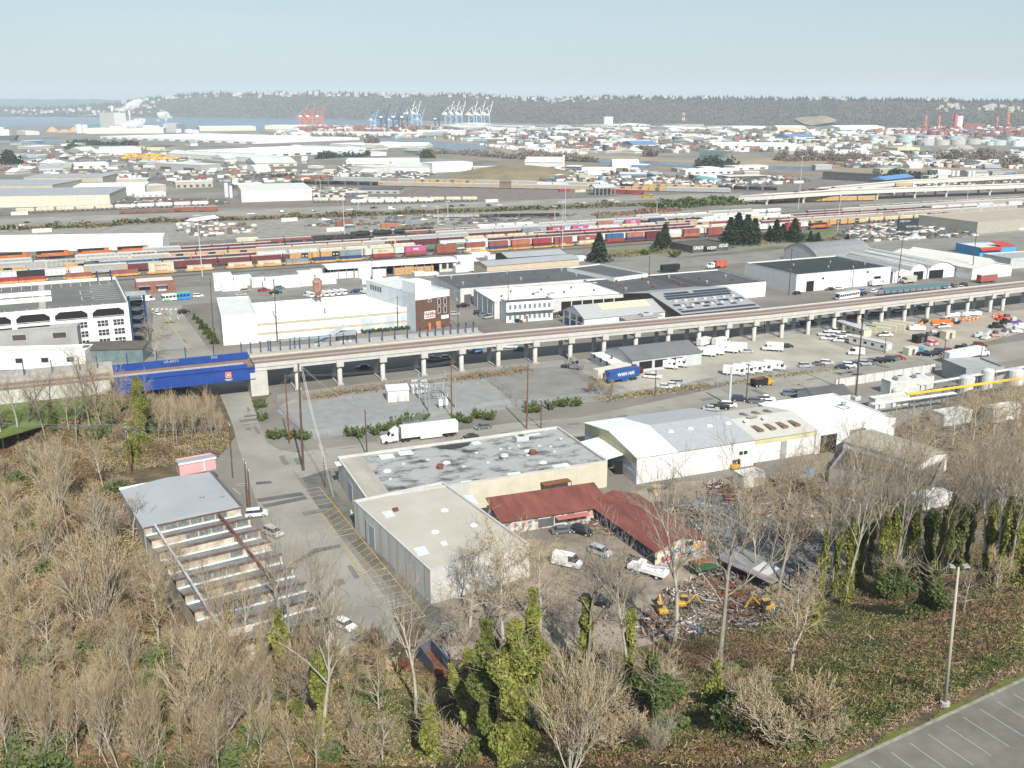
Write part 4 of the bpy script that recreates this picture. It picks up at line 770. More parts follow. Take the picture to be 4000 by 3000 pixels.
 # blue girder bridge over the street
A,B = Vector(P(446,1478,DZ)[:2]),Vector(P(992,1422,DZ)[:2]); d = B-A; L = d.length; ang = math.atan2(d.y,d.x)
br_ = thing('girder_bridge','deep blue steel girder bridge carrying the railway over the street','bridge',(A.x,A.y,0),ang)
MB().box(0,L,-.9,-.5,DZ-4.1,DZ-.75).build('south_girder',blue,br_); MB().box(0,L,-1.25,-.2,DZ-4.25,DZ-4.1).build('flange',blue,br_); MB().box(0,L-2,-.35,.1,DZ-1.3,DZ+.3).build('parapet_girder',blue,br_)
MB().box(0,L,-1.2,-.36,DZ-.75,DZ-.62).build('flange',blue,br_); MB().box(-1,L-3,.1,1.6,DZ+.3,DZ+.45).build('walkway',conc,br_)
MB().box(0,L,VW+.4,VW+.8,DZ-3.4,DZ+1.1).build('north_girder',blue,br_); MB().box(0,L,0,VW+.6,DZ-1.5,DZ-1.1).build('deck',dgrey,br_)
for a in(1.9,6.3):MB().box(0,L,a,a+2.4,DZ-1.09,DZ-.6).build('track',trk,br_)
for k in range(12):MB().box(L*(k+.5)/12-.08,L*(k+.5)/12+.08,-1.1,-.88,DZ-4.1,DZ-.76).build('stiffener',blue,br_)
for t,u in(('US-ARTS',.42),('ZAS',.74)):text(t,1.1,M('chalk_tag',(.30,.33,.33)),br_,(L*u,VW+.36,DZ+.55),(R(90),0,0),'spray_lettering')
lg = MB().add([(-.95,0,-.8),(.85,0,-1),(1,0,.85),(-.8,0,1)],[(0,1,2,3)]).add([(-.95,.05,-.8),(.85,.05,-1),(1,.05,.85),(-.8,.05,1)],[(3,2,1,0)]).build('emblem',red,br_,loc=(L*.80,-1.12,DZ-2.2))
mb = MB()
for q in((-.75,.62,.66,.74),(-.75,.62,-.78,-.68),(-.75,-.65,-.7,.7),(.62,.74,-.75,.7),(-.4,.35,.1,.34),(-.42,.4,-.34,-.1)):mb.box(q[0],q[1],-.05,-.02,q[2],q[3])
mb.build('emblem_lines',white,br_,loc=(L*.80,-1.12,DZ-2.2)); mb = MB()
for k in range(2):mb.box(-1.1+.3*k,1.1-.3*k,-.05,-.02,-1.35-.3*k,-1.22-.3*k)
mb.build('emblem_caption',white,br_,loc=(L*.80,-1.12,DZ-2.2))
ab = thing('bridge_abutment','pale concrete abutment wall under the right end of the blue bridge','abutment',(B.x,B.y,0),ang); MB().box(-1.5,3.5,-1,VW+1,-.2,DZ-2.4).build('wall',vconc,ab)
ab = thing('bridge_abutment','pale concrete abutment wall under the left end of the blue bridge','abutment',(A.x,A.y,0),ang); MB().box(-3,1.5,-1,VW+1,-.2,DZ-4.3).build('wall',vconc,ab)
# retained embankment with two tracks and a platform on the left
C = A-d.normalized()*150
emb = thing('retaining_wall','pale stained retaining wall below the tracks at the left edge','wall',(C.x,C.y,0),ang)
MB().box(0,149,-.6,0,3,DZ-.3).build('wall',M('stained_wall',(.42,.41,.385),col2=(.50,.49,.47),scale=.3),emb); MB().box(0,149,.02,VW+.5,3,DZ-.75).build('track_bed',gb,emb)
for a in(1.9,6.3):MB().box(0,149,a,a+2.4,DZ-.75,DZ-.6).build('track',trk,emb)
MB().box(0,150,VW+.6,VW+6.5,3,DZ-.1).build('platform',conc,emb); MB().box(0,150,VW+1,VW+1.3,DZ-.1,DZ-.06).build('edge_line',ypaint,emb); MB().box(0,150,VW+6,VW+6.1,DZ-.1,DZ+1).build('guard_rail',steel,emb)
for k in range(20):
 q = C+d.normalized()*(62+k*7.2 if k<12 else 146+(k-12)*8.2)+Vector((-d.y,d.x)).normalized()*(VW+4.2); pl.append(dup(post,(q.x,q.y,DZ-.1),ang,group='blue posts on the platform',cat='post'))
rank(pl,'blue steel post with a flag bracket on the station platform'); drop(post)
hp_ = P(1262,1352,DZ); hs = thing('platform_shelter','slanted roof stair shelter with white doors on the station platform','shelter',(hp_[0],hp_[1]+1.5,DZ-.1),ang); mb = MB()
MB().extr([(-3,-.2),(7.5,5.2),(7.5,5.6),(-3,.2)],0,3.2).build('sloping_roof',lgrey,hs)
MB().box(4.5,11,.3,3,0,3.6).build('lift_house',grey,hs)
for x in(5.2,6.4,8.2):MB().box(x,x+.8,.2,.28,.1,2.3).build('door',lgrey,hs)
# ------------------------------------------------------------------ poles, masts, wires
pn = [0]
def pole(xb,yb,xt,yt,label,arms=1,m=None,r0=.2,tr=True,nm='utility_pole',cat='utility pole'):
 b = P(xb,yb); h = PH(xb,yb,yt); r = thing(nm,label,cat,b,R(115)); top = PD(xt,yt,b[1]); lx = min(1.2,max(-1.2,(top[0]-b[0])*.5))
 lv = Vector((lx,0,h)); lv.rotate(Matrix.Rotation(-R(115),3,'Z')); MB().tube((0,0,-.3),lv,r0,r0*.6,8).build('pole',m or wood,r)
 for k in range(arms):
  z = h-.5-1.1*k; s = lv*(z/h); MB().box(s.x-1.25,s.x+1.25,s.y-.08,s.y+.08,z,z+.14).build('crossarm',lgrey if xb<1000 else wood,r)
  mb = MB()
  for q in(-1.1,-.5,.5,1.1):mb.tube((s.x+q,s.y,z+.14),(s.x+q,s.y,z+.42),.06,n=5)
  mb.build('insulator_row',lgrey,r)['kind'] = 'stuff'
 if tr:MB().lathe([(.3,h*.72),(.3,h*.72+1.1),(.05,h*.72+1.15)],10,(.4,0)).build('transformer',lgrey,r)
 return Vector(b)+Vector(((top[0]-b[0]),0,h-.4))if abs(top[0]-b[0])<2.5 else Vector(b)+Vector((0,0,h-.4))
T = {}
for k,a in{'a':(1185,1838,1172,1420,'tall red-brown pole with climbing conduit at the street corner',0,None,.32),'b':(1131,1732,1113,1461,'slim red-brown pole beside the green shrubs at the substation corner',0,rust,.22),'c':(1434,1782,1425,1599,'grey pole with crossarm behind the felt roofed warehouse, nearest the semi-truck cab',1,None,.2),'d':(1764,1629,1766,1407,'red-brown pole beside the substation behind the white semi-trailer',0,rust,.22),'e':(2057,1674,2068,1420,'red-brown pole at the north-east corner of the felt roof',0,rust,.24),'f':(2113,1674,2115,1563,'short grey pole just right of the red-brown pole by the felt roof',1,None,.17),'g':(2558,1549,2562,1445,'weathered pole on the verge in front of the blue container',0,None,.18),'h':(2915,1572,2924,1420,'wooden pole between the dark cars of the roadside lot',1,None,.2),'i':(3343,1542,3367,1244,'tallest dark pole rising from the white flat roofed hall',1,None,.3),'j':(3680,1436,3696,1325,'pole with crossarm beside the parked white semi-trailer',1,None,.18),'k':(3081,1152,3092,970,'pole left of the dark truck door of the white block warehouse',1,None,.22),'l':(3506,1109,3529,926,'pole with a lamp arm before the left arched shed',1,None,.25),'m':(3795,1084,3811,908,'dark pole before the cream gabled sheds',1,None,.25),'n':(3328,1125,3339,1016,'grey pole with a transformer before the white block warehouse',2,None,.18),'o':(2533,1150,2538,1000,'brown pole between the two dark felt roofs',1,None,.25),'p':(909,1866,897,1650,'pole with a pale crossarm right of the pink rooftop room',1,None,.18),'q':(967,1984,959,1798,'dark pole with crossarm beside the grey workshop, left one of two',1,None,.2),'r':(977,1998,972,1825,'dark pole with crossarm beside the grey workshop, right one of two',1,None,.2),'s':(513,1855,486,1658,'leaning pole carrying many wires in the brush left of the pink room',2,None,.22),'t':(1271,1909,1263,1785,'thin pole with guy wires at the west wall of the felt roofed warehouse',0,None,.12),'u':(1084,1335,1070,1090,'tall dark pole with three crossarms in front of the long white store',3,None,.22),'v':(1273,1307,1270,1203,'pole with two transformers in front of the white store',2,None,.2),'w':(1555,1289,1552,1158,'pole in front of the blue panels of the white store',1,None,.18),'x':(1789,1276,1791,1136,'pole right of the brick block',1,None,.2),'y':(1985,1258,1985,1059,'tall brown pole before the two-storey white office',1,None,.22),'z':(2469,1375,2472,1340,'short brown pole left of the dark grey truck shed',0,None,.15),'A':(836,1345,828,1085,'pole at the annex corner beside the northern street',0,None,.2),'B':(1453,1105,1455,1012,'pole in the lumber yard before the white wrapped stacks',1,None,.25),'C':(3455,1384,3460,1318,'short pole beside the white office trailer',0,None,.15),'D':(2985,1300,2988,1230,'pole seen past the viaduct by the solar roof',0,None,.15)}.items():T[k] = pole(*a,tr=k in 'svnux')
sp_ = P(2848,1583); tag(MB().lathe([(.42,0),(.42,4),(.30,PH(2848,1583,1432)),(.05,PH(2848,1583,1430))],12).build('concrete_pole',lgrey,loc=sp_),'thick pale tapered pole by the row of parked cars','pole')
def wire(a,b,sag=1.0,off=(0,),label=''):
 mb = MB(); dv = Vector((b-a).xy).normalized(); n = Vector((-dv.y,dv.x,0))
 for o in off:
  pts = [a.lerp(b,t/8)+n*o-Vector((0,0,sag*4*(t/8)*(1-t/8)))for t in range(9)]
  for p,q in zip(pts[:-1],pts[1:]):mb.tube(p,q,.025,n=3,cap=False)
 return tag(mb.build('power_line',M('wire_metal',(.30,.30,.30),.4,var=0)),label,'power line','overhead wires')['label']
z0 = Vector((0,0,0)); far_l = T['s']+Vector((-70,4,2))
for a,b,o,lb in((far_l,T['s'],(-1.1,-.5,.5,1.1),'bundle of wires from the left edge to the leaning brush pole'),(T['s'],T['p'],(-1,0,1),'wires from the leaning brush pole to the pole by the pink room'),(T['p'],T['a'],(-.8,.8),'wires crossing the street to the tall corner pole'),(T['a'],T['c'],(-1,0,1),'wires from the corner pole along the felt roof'),(T['c'],T['f'],(-1,0,1),'wires above the semi-truck to the short grey pole'),(T['f'],T['g'],(-.9,.9),'wires above the shrubs toward the blue container'),(T['g'],T['h'],(-.9,.9),'wires along the truck road past the delivery yard'),(T['h'],T['j'],(-.8,.8),'wires along the truck road to the parked semi-trailer'),(T['b'],T['a'],(0,.6),'short wires between the two red-brown corner poles'),(T['a'],T['t'],(0,.4),'guy wires from the corner pole to the thin pole'),(T['b'],T['d'],(-.6,.6),'wires over the substation yard'),(T['d'],T['e'],(-.6,.6),'wires between the red-brown poles right of the substation'),(T['u'],T['v'],(-1,0,1),'wires before the left half of the white store'),(T['v'],T['w'],(-1,0,1),'wires before the right half of the white store'),(T['w'],T['x'],(-1,1),'wires before the brick block'),(T['x'],T['y'],(-1,1),'wires from the brick block to the office pole'),(T['q'],T['s'],(-.6,.6),'wires from the workshop poles over the brush'),(T['k'],T['n'],(-.8,.8),'wires before the white block warehouse'),(T['n'],T['l'],(-.8,.8),'wires toward the arched sheds'),(T['l'],T['m'],(-.8,.8),'wires before the arched sheds')):wire(a,b,1.0,o,lb)
b = Vector(P(1301,1943)); wire(T['a'],b,.2,(0,.25),'steep guy wires anchored by the warehouse wall')
def mast(xb,yb,yt,label,heads=4,r=.25):
 b = P(xb,yb); h = PH(xb,yb,yt); t = thing('light_mast',label,'light mast',b); MB().tube((0,0,0),(0,0,h),r,r*.55,8).build('mast',lgrey,t); MB().box(-1.6,1.6,-.1,.1,h-.1,h+.1).build('lamp_bar',lgrey,t)
 for k in range(heads):MB().box(-1.6+3.2*k/max(1,heads-1)-.3,-1.6+3.2*k/max(1,heads-1)+.3,-.6,.1,h-.3,h+.02).build('lamp_head',lgrey,t)
for a in((791,1080,840,'tall light mast in the rail yard beside the lumber stacks, leftmost of the tall ones'),(1346,919,759,'light mast rising from the dark tank cars'),(1750,860,786,'light mast behind the flat wagons at the sorting yard'),(1712,883,806,'shorter light mast just left of the tall one by the flat wagons'),(2197,971,788,'light mast standing at the front row of containers'),(2207,858,714,'tall thin light mast north of the rail rows'),(3118,817,610,'tall light mast left of the highway columns'),(3271,903,752,'light mast in front of the yellow boxcars'),(3775,799,690,'light mast piercing the highway viaduct at right'),(2565,842,788,'light mast beside the green embankment'),(1400,828,780,'short light mast near the tan workshop'),(1253,756,705,'light mast beside the white block with silos'),(2167,860,806,'short lamp mast beside the red gondolas')):mast(*a,r=.3)
# lamp pole on the slope by the upper car park
a,b_,c_ = ray(3690,2755); t_ = (zl-CAMH)/c_; lp = (a*t_,b_*t_,zl-.3); tp = PD(3745,2215,lp[1]); h = tp[2]-lp[2]
r = thing('lamp_pole','tall pale lamp pole with twin flood heads by the upper car park kerb','lamp pole',lp)
lx = tp[0]-lp[0]; MB().tube((0,0,0),(lx,0,h),.22,.11,12).build('pole',M('pole_paint',(.33,.315,.26),.6,var=.06),r,smooth=True); MB().lathe([(.5,-.3),(.5,.75),(.3,.8)],12).build('base',conc,r)
for sx in(-1,1):o = MB().extr([(-.5,0),(.1,-.08),(.12,.08),(-.4,.22)],-.3,.3).build('lamp_head',grey,r,loc=(lx+sx*.55,0,h+.05)); o.rotation_euler.z = math.pi if sx>0 else 0
# ------------------------------------------------------------------ substation
ps = P(1548,1560); a25 = R(22); r = thing('control_hut','white metal substation hut with ribbed roof and two doors','hut',ps,a25)
p0 = Vector(P(1516,1572)); p1 = Vector(P(1598,1566)); dv = (p1-p0); r.location = p0; r.rotation_euler.z = math.atan2(dv.y,dv.x); L = dv.length; D = 4.5; H = 3.4
MB().prism([(0,0),(L,0),(L,D),(0,D)],0,H,cap=False).build('wall',wmet,r); MB().extr([(-.3,H),(D+.3,H+.5),(D+.3,H+.65),(-.3,H+.15)],-.25,L+.25,axis='x').build('roof',stripes('hut_roof',(.62,.63,.63),(.48,.49,.5),.6,0),r)
for u in(.42,.76):MB().box(L*u,L*u+1.1,-.06,.02,0,2.2).build('door',lgrey,r)
MB().box(L*.46,L*.46+.9,-.7,-.05,.2,1.6).build('cooling_unit',lgrey,r)
def transformer(x,y,s,label):
 r = thing('transformer',label,'transformer',P(x,y),a25); MB().rbox(-1.6*s,1.6*s,-1.1*s,1.1*s,0,2.4*s,.1).build('tank',offwhite,r)
 for k in range(6):MB().box(-1.5*s+k*.55*s,-1.2*s+k*.55*s,-1.6*s,-1.1*s,.4*s,2.1*s).build('radiator',lgrey,r)
 for k in range(4):MB().lathe([(.16,2.4*s),(.22,2.7*s),(.12,3.5*s),(.03,3.6*s)],8,(-1.2*s+k*.8*s,.2)).build('bushing',grey,r)
 MB().tube((-1.2*s,.8,3.1*s),(1.2*s,.8,3.1*s),.35*s,n=10).build('oil_drum',lgrey,r)
transformer(1627,1535,1.15,'white power transformer cluster right of the hut, left unit'); transformer(1655,1530,1.0,'white power transformer cluster right of the hut, right unit')
r = thing('switch_gear','pair of white breaker cabinets with slanted bushings under the steel gantry','switch gear',P(1730,1595),a25)
for k in range(2):
 q = MB().box(-1.3+k*1.5,-.1+k*1.5,-.6,.6,1,2.6).build('cabinet',white,r)
 for s in(-1,0,1):MB().tube((-.7+k*1.5+s*.3,0,2.6),(-.7+k*1.5+s*.9,.3,4.3),.12,.08,6).build('bushing',lgrey,q)
 MB().box(-1.2+k*1.5,-.2+k*1.5,-.4,.4,0,1).build('stand',steel,r)
r = thing('steel_gantry','lattice of grey steel beams and switches in the substation','gantry',P(1700,1565),a25); hg = 8
for x in(-4,4):
 for y in(-3,3):MB().box(x-.15,x+.15,y-.15,y+.15,0,hg if y>0 else hg-2).build('post',steel,r)
for z in(4.4,6):MB().box(-4,4,-3.1,-2.9,z-.1,z+.1).build('beam',steel,r); MB().box(-4,4,2.9,3.1,z-.1,z+.1).build('beam',steel,r); MB().box(-.1,.1,-3,3,z-.1,z+.1).build('beam',steel,r); MB().box(-4.1,-3.9,-3,3,z-.1,z+.1).build('beam',steel,r); MB().box(3.9,4.1,-3,3,z-.1,z+.1).build('beam',steel,r)
for k in range(9):x = -3.4+k*.85; MB().tube((x,-3+(k%3)*2.4,4.5),(x,-3+(k%3)*2.4,5.4),.13,.07,6).build('insulator',lgrey,r)
for(x,y,yt,lb)in((1677,1610,1500,'steel dead-end post left of the gantry'),(1779,1593,1475,'bright steel dead-end post right of the gantry')):tag(MB().tube((0,0,0),(0,0,PH(x,y,yt)),.3,.22,8).build('steel_post',steel,loc=P(x,y)),lb,'post')
# ------------------------------------------------------------------ fences
mesh_m = bpy.data.materials.new('chain_link'); mesh_m.use_nodes = True; bb = mesh_m.node_tree.nodes['Principled BSDF']; bb.inputs['Base Color'].default_value = (.36,.37,.37,1); bb.inputs['Alpha'].default_value = .20; bb.inputs['Roughness'].default_value = .6
def fence(pts,h,label,step=3.0,m=steel,fill=True):
 q = [Vector(P(x,y))for x,y in pts]; r = thing('chain_link_fence',label,'fence',q[0]); mb = MB(); ml = MB(); n = 0
 for a,b in zip(q[:-1],q[1:]):
  a,b = a-q[0],b-q[0]; L = (b-a).length; k = max(1,int(L/step))
  for i in range(k):p = a.lerp(b,i/k); MB().tube((p.x,p.y,0),(p.x,p.y,h),.05,n=5).build('post',m,r)if n<60 else None; n += 1
  mb.tube((a.x,a.y,h),(b.x,b.y,h),.035,n=4)
  ml.add([(a.x,a.y,.05),(b.x,b.y,.05),(b.x,b.y,h),(a.x,a.y,h)],[(0,1,2,3)])
 mb.build('top_rail',m,r)
 if fill:ml.build('wire_mesh',mesh_m,r)
fence([(1070,1575),(1180,1700),(1215,1715),(1345,1698),(1560,1662),(1830,1615),(2010,1585)],2.3,'chain link fence round the front of the substation yard')
fence([(1085,1572),(1320,1540),(1640,1502),(1870,1466),(2000,1555),(2010,1585)],2.3,'chain link fence between viaduct and substation yard')
fence([(1870,1466),(2080,1443),(2205,1432),(2330,1520),(2336,1556),(2200,1577),(2020,1592)],2.3,'chain link fence round the empty paved yard')
fence([(2336,1556),(2500,1532),(2720,1505)],2.0,'chain link fence along the verge below the parked cars'); fence([(2800,1497),(2960,1470),(3200,1440),(3420,1400)],2.0,'chain link fence in front of the white step vans'); fence([(2860,1340),(3000,1322),(3220,1292),(3600,1250),(3780,1228)],2.2,'chain link fence below the viaduct at the construction yard')
fence([(3200,1315),(3310,1365),(3420,1400)],2.0,'chain link fence dividing delivery and construction yards')
# pipework of the plant at right
for i,(x0,y0,x1,y1,m_,lb)in enumerate(((3560,1600,3960,1540,yellow,'yellow pipe rack behind the bare trees at right'),(3600,1560,4050,1480,lgrey,'pale overhead pipe rack of the plant at right'),(3420,1640,3700,1600,offwhite,'low white pipe trestle beside the tan shed'))):
 a,b = Vector(P(x0,y0)),Vector(P(x1,y1)); dv = b-a; L = dv.length; r = thing('pipe_rack',lb,'pipe rack',a,math.atan2(dv.y,dv.x)); n_ = int(L/6)
 for k in range(n_+1):MB().box(k*6-.12,k*6+.12,-1,-.8,0,4.5).build('post',steel,r); MB().box(k*6-.12,k*6+.12,.8,1,0,4.5).build('post',steel,r); MB().box(k*6-.1,k*6+.1,-1,1,4.3,4.5).build('cross_beam',steel,r)
 for y in(-.6,0,.55):MB().tube((-2,y,4.75),(L+2,y,4.75),.18,n=6).build('pipe',m_,r)
for x,y,rr_2,h_,lb in((3770,1535,2.2,5,'white upright process tank among the pipe racks, left one'),(3850,1520,1.8,6,'white upright process tank among the pipe racks, middle one'),(3960,1500,2.6,4.5,'squat white process tank among the pipe racks, right one'),(3495,1560,1.2,3,'small white tank on the dark yard beside the flat roofed hall')):
 r = thing('process_tank',lb,'tank',P(x,y)); MB().lathe([(rr_2,0),(rr_2,h_)],16).build('shell',offwhite,r); MB().lathe([(rr_2,h_),(rr_2*.6,h_+.5),(.05,h_+.7)],16).build('roof',lgrey,r); MB().tube((rr_2,0,.5),(rr_2+.4,0,h_),.08,n=5).build('riser_pipe',steel,r)
for p1,p2,p3,h_,lb in(((3690,1620),(3800,1602),(3720,1590),3.5,'small white flat shed under the yellow pipe rack'),((3880,1600),(3990,1582),(3900,1575),4,'pale flat shed at the right edge behind bare trees'),((3600,1950),(3720,1925),(3600,1915),2.8,'white trailer-like shed behind the ivy clad row'),((3420,1560),(3560,1540),(3430,1545),3,'long low grey shed beside the dark yard')):r,w,d_ = bld('white_shed',lb,'shed',p1,p2,p3,h_,offwhite,rooflight,para=.2); opening(r,'S',w,d_,w*.3,w*.5,0,2.2,'door',grey)
# ================================================================== vehicles
cb = M('car_body',(.5,.5,.5),.25,var=0,spec=.5)
COLS = {'white':(.66,.66,.65),'silver':(.38,.39,.40),'black':(.014,.014,.016),'dark blue':(.02,.035,.08),'red':(.33,.02,.025),'grey':(.12,.125,.13),'light blue':(.09,.28,.50),'dark red':(.16,.02,.025),'tan':(.33,.28,.2),'blue grey':(.12,.16,.2),'teal':(.05,.16,.2),'yellow':(.48,.28,.035),'orange':(.6,.17,.02)}
CM = {k:M('car_'+k.replace(' ','_'),v,.28,var=0,spec=.5)for k,v in COLS.items()}
lampm = M('headlamp',(.7,.7,.66),.2,var=0); tailm = M('tail_lamp',(.35,.01,.01),.3,var=0)
def wheels(r,L,W,xs,rad=.33,wd=.24):
 for x in xs:
  for s in(-1,1):w_ = MB().tube((x,s*(W/2-wd),rad),(x,s*(W/2+.01),rad),rad,n=12).build('wheel',tyre,r); MB().tube((x,s*(W/2+.005),rad),(x,s*(W/2+.025),rad),rad*.55,n=10).build('rim',lgrey,w_)
def car(kind):
 L,W,prof,cab = {'sedan':(4.6,1.82,[(-2.3,.3),(2.28,.3),(2.3,.62),(2.1,.76),(1.05,.92),(-1.55,.97),(-2.25,.9),(-2.3,.6)],[(-1.75,.95,.6,1.42),(1.15,.9,-.55,1.42)]),'suv':(4.7,1.9,[(-2.3,.35),(2.3,.35),(2.35,.75),(2.15,.98),(1.2,1.1),(-2.2,1.12),(-2.35,.8)],[(-2.2,1.1,.2,1.72),(1.3,1.08,-.65,1.70)]),'van':(5.6,2.05,[(-2.8,.4),(2.75,.4),(2.8,.95),(2.5,1.25),(1.9,1.4),(-2.75,1.4),(-2.8,.8)],[(-2.75,1.38,.05,2.5),(2.05,1.38,-.75,2.4)]),'pickup':(5.7,1.98,[(-2.85,.45),(2.8,.45),(2.85,.85),(2.65,1.08),(1.2,1.18),(-2.8,1.12),(-2.85,.8)],[(-.75,1.15,.15,1.85),(1.3,1.15,-.6,1.83)])}[kind]
 r = thing('car' if kind in('sedan','suv')else kind,None,kind); hw = W/2
 b = MB().extr(prof[::-1],-hw,hw); bo = b.build('body',cb,r)
 (x0,z0,d0,zt),(x1,z1,d1,_) = cab; h = hw-.04; t = hw-.24
 ring0 = [(x0,-h,z0),(x1,-h,z1),(x1,h,z1),(x0,h,z0)]; ring1 = [(x0+d0,-t,zt),(x1+d1,-t,zt),(x1+d1,t,zt),(x0+d0,t,zt)]
 MB().add(ring0+ring1,[(0,1,5,4),(1,2,6,5),(2,3,7,6),(3,0,4,7)]).build('window',glass,r)
 if kind == 'van':MB().box(x0+.03,.5,-h-.01,h+.01,z0-.1,zt-.02).build('cargo_box',cb,r)
 MB().rbox(x0+d0-.06,x1+d1+.06,-t-.04,t+.04,zt-.03,zt+.06,.05).build('roof',cb,r)
 if kind == 'pickup':MB().box(-2.7,-.85,-hw+.14,hw-.14,1.1,1.17).build('truck_bed',dark,r)
 for s in(-1,1):MB().box(L/2-.14,L/2+.02,s*(hw-.3)-.2,s*(hw-.3)+.2,.62,.8).build('headlight',lampm,r); MB().box(-L/2-.02,-L/2+.1,s*(hw-.25)-.15,s*(hw-.25)+.15,.7,.9).build('tail_light',tailm,r)
 wheels(r,L,W,(-L*.29,L*.3),.34 if kind=='sedan' else .38); return r
CARS = {k:car(k)for k in('sedan','suv','van','pickup')}
def box_truck(step=True):
 r = thing('step_van',None,'delivery van'); MB().rbox(-3.6,1.9,-1.15,1.15,.75,3.1,.1).build('cargo_body',cb,r); MB().extr([(1.9,.6),(3.5,.6),(3.55,1.5),(2.9,1.75),(2.45,2.95),(1.9,3.0)][::-1],-1.1,1.1).build('cab',cb,r)
 MB().add([(2.93,-.98,1.78),(2.93,.98,1.78),(2.52,.9,2.75),(2.52,-.9,2.75)],[(0,1,2,3)]).build('windscreen',glass,r)
 for s in(-1,1):MB().box(1.95,2.75,min(s*1.09,s*1.13),max(s*1.09,s*1.13),1.6,2.5).build('side_door',glass,r); MB().lathe([(.3,0),(.3,.02)],12).build('emblem',black,r,loc=(.9,s*1.17,2.1)).rotation_euler = (R(90),0,0)
 MB().box(3.5,3.6,-1,1,.5,.75).build('bumper',dgrey,r)
 wheels(r,7,2.2,(-2.1,2.5),.45,.3); return r
SV = box_truck()
def trailer_box(r,x0,x1,m,z0=1.15,z1=4.05,W=2.55):
 MB().rbox(x0,x1,-W/2,W/2,z0,z1,.05).build('trailer_body',m,r); MB().box(x0+.3,x1-.3,-.6,.6,.95,z0).build('chassis',dgrey,r)
 MB().box(x1-.02,x1+.03,-W/2+.1,W/2-.1,z0+.1,z1-.1).build('rear_door',lgrey,r)
 for x in(x1-1.6,x1-3):
  for s in(-1,1):MB().tube((x,s*.75,.5),(x,s*1.25,.5),.5,n=12).build('wheel',tyre,r)
 for s in(-1,1):MB().box(x0+5,x1-4.4,min(s*W/2-.05*s,s*W/2),max(s*W/2-.05*s,s*W/2),.45,1.1).build('side_skirt',m,r)
def tractor(r,x,m,sleeper=True):
 MB().extr([(x-6.4,.45),(x-6.5,1.5),(x-6.1,1.75),(x-4.7,1.95),(x-4.1,2.9),(x-2.6,3.95 if sleeper else 3.1),(x-2.2,3.9 if sleeper else 3.1),(x-2.2,.6)],-1.2,1.2).build('cab',m,r)
 MB().add([(x-4.72,-1.0,2.0),(x-4.16,-1.0,2.84),(x-4.16,1.0,2.84),(x-4.72,1.0,2.0)],[(0,1,2,3),(3,2,1,0)]).build('windscreen',glass,r)
 for s in(-1,1):
  MB().box(x-4.1,x-3.3,min(s*1.19,s*1.22),max(s*1.19,s*1.22),2.0,2.75).build('side_window',glass,r)
  for wx in(x-5.4,x-.9,x+.4):MB().tube((wx,s*.8,.5),(wx,s*1.25,.5),.5,n=12).build('wheel',tyre,r)
  MB().tube((x-3.9,s*1.0,.75),(x-2.4,s*1.0,.75),.3,n=10).build('fuel_tank',steel,r)
 MB().box(x-2.3,x+1,-.5,.5,.6,1.0).build('frame',dgrey,r)
GA = R(24)
VG = {}
def veh(kind,x,y,hd,colr,label,group=None,s=1):
 src = CARS.get(kind)or SV; m = {'car_body':CM[colr]}
 o = dup(src,P(x,y),GA+R(hd),s,label,group,m,cat={'sedan':'car','suv':'car','step':'delivery van'}.get(kind,kind)); return o
def semi(x0,y0,x1,y1,label,tm,cm,sleeper=True,L=16.2,cab=True):
 a,b = Vector(P(x0,y0)),Vector(P(x1,y1)); d = b-a; r = thing('semi_truck' if cab else 'semi_trailer',label,'semi truck' if cab else 'trailer',a,math.atan2(d.y,d.x)); L = d.length
 if cab:tractor(r,6.6,cm,sleeper); trailer_box(r,5.2,L,tm)
 else:trailer_box(r,0,L,tm)
 return r
tw = M('trailer_white',(.66,.66,.65),.35,var=.03)
semi(1487,1733,1785,1697,'white semi truck with long white trailer driving left on the road',tw,CM['white'])
semi(3853,1388,3692,1421,'white semi truck with grey-white trailer parked at the right roadside',M('trailer_pale',(.55,.56,.56),.35,var=.03),CM['white'])
semi(2583,1066,2650,1060,'black tarped trailer parked behind the dark roofed complex',black,None,cab=False); semi(2760,1050,2835,1044,'white cab truck with red-orange load by the service road',M('red_load',(.42,.10,.06),.6),CM['white'],False)
c = semi(2370,1500,2488,1478,'blue shipping container on a chassis lettered WAN HAI',M('container_blue',(.02,.07,.24),.5,var=.1),None,cab=False); text('WAN HAI',1.5,white,c,(6.5,-1.3,2.6),(R(90),0,0))
c = semi(2325,1492,2455,1466,'cream container trailer lettered YANG MING behind the blue one',M('container_cream',(.55,.51,.42),.5,var=.08),None,cab=False); text('YANG MING',1.1,red,c,(9.5,-1.3,2.9),(R(90),0,0))
r = thing('tow_truck','maroon tractor unit with a white deck beside the blue container','truck',P(2470,1456),GA+R(150)); tractor(r,3,M('maroon',(.13,.02,.035),.3),False); MB().box(2,6,-1.2,1.2,1.0,1.3).build('deck',white,r)
r = thing('tow_truck','grey tractor unit parked on the grass beside the yard office','truck',P(2238,1440),GA+R(125)); tractor(r,3,M('taupe_cab',(.2,.19,.175),.3),True)
r = thing('dump_truck','black bodied dump truck with a yellow cab crossing the road','dump truck',P(2990,1505),GA+R(180)); MB().extr([(0,1.1),(5,1.1),(5,2.5),(0,2.6)],-1.2,1.2).build('dump_body',black,r); MB().box(.2,4.8,-1,1,2.45,2.58).build('load',rust,r); MB().extr([(-2.6,.5),(0,.5),(0,2.5),(-1.2,2.5),(-1.6,1.7),(-2.6,1.5)][::-1],-1.1,1.1).build('cab',CM['yellow'],r); MB().box(-1.62,-1.3,-.9,.9,1.75,2.4).build('windscreen',glass,r); wheels(r,7,2.4,(-1.8,3,4.2),.5)
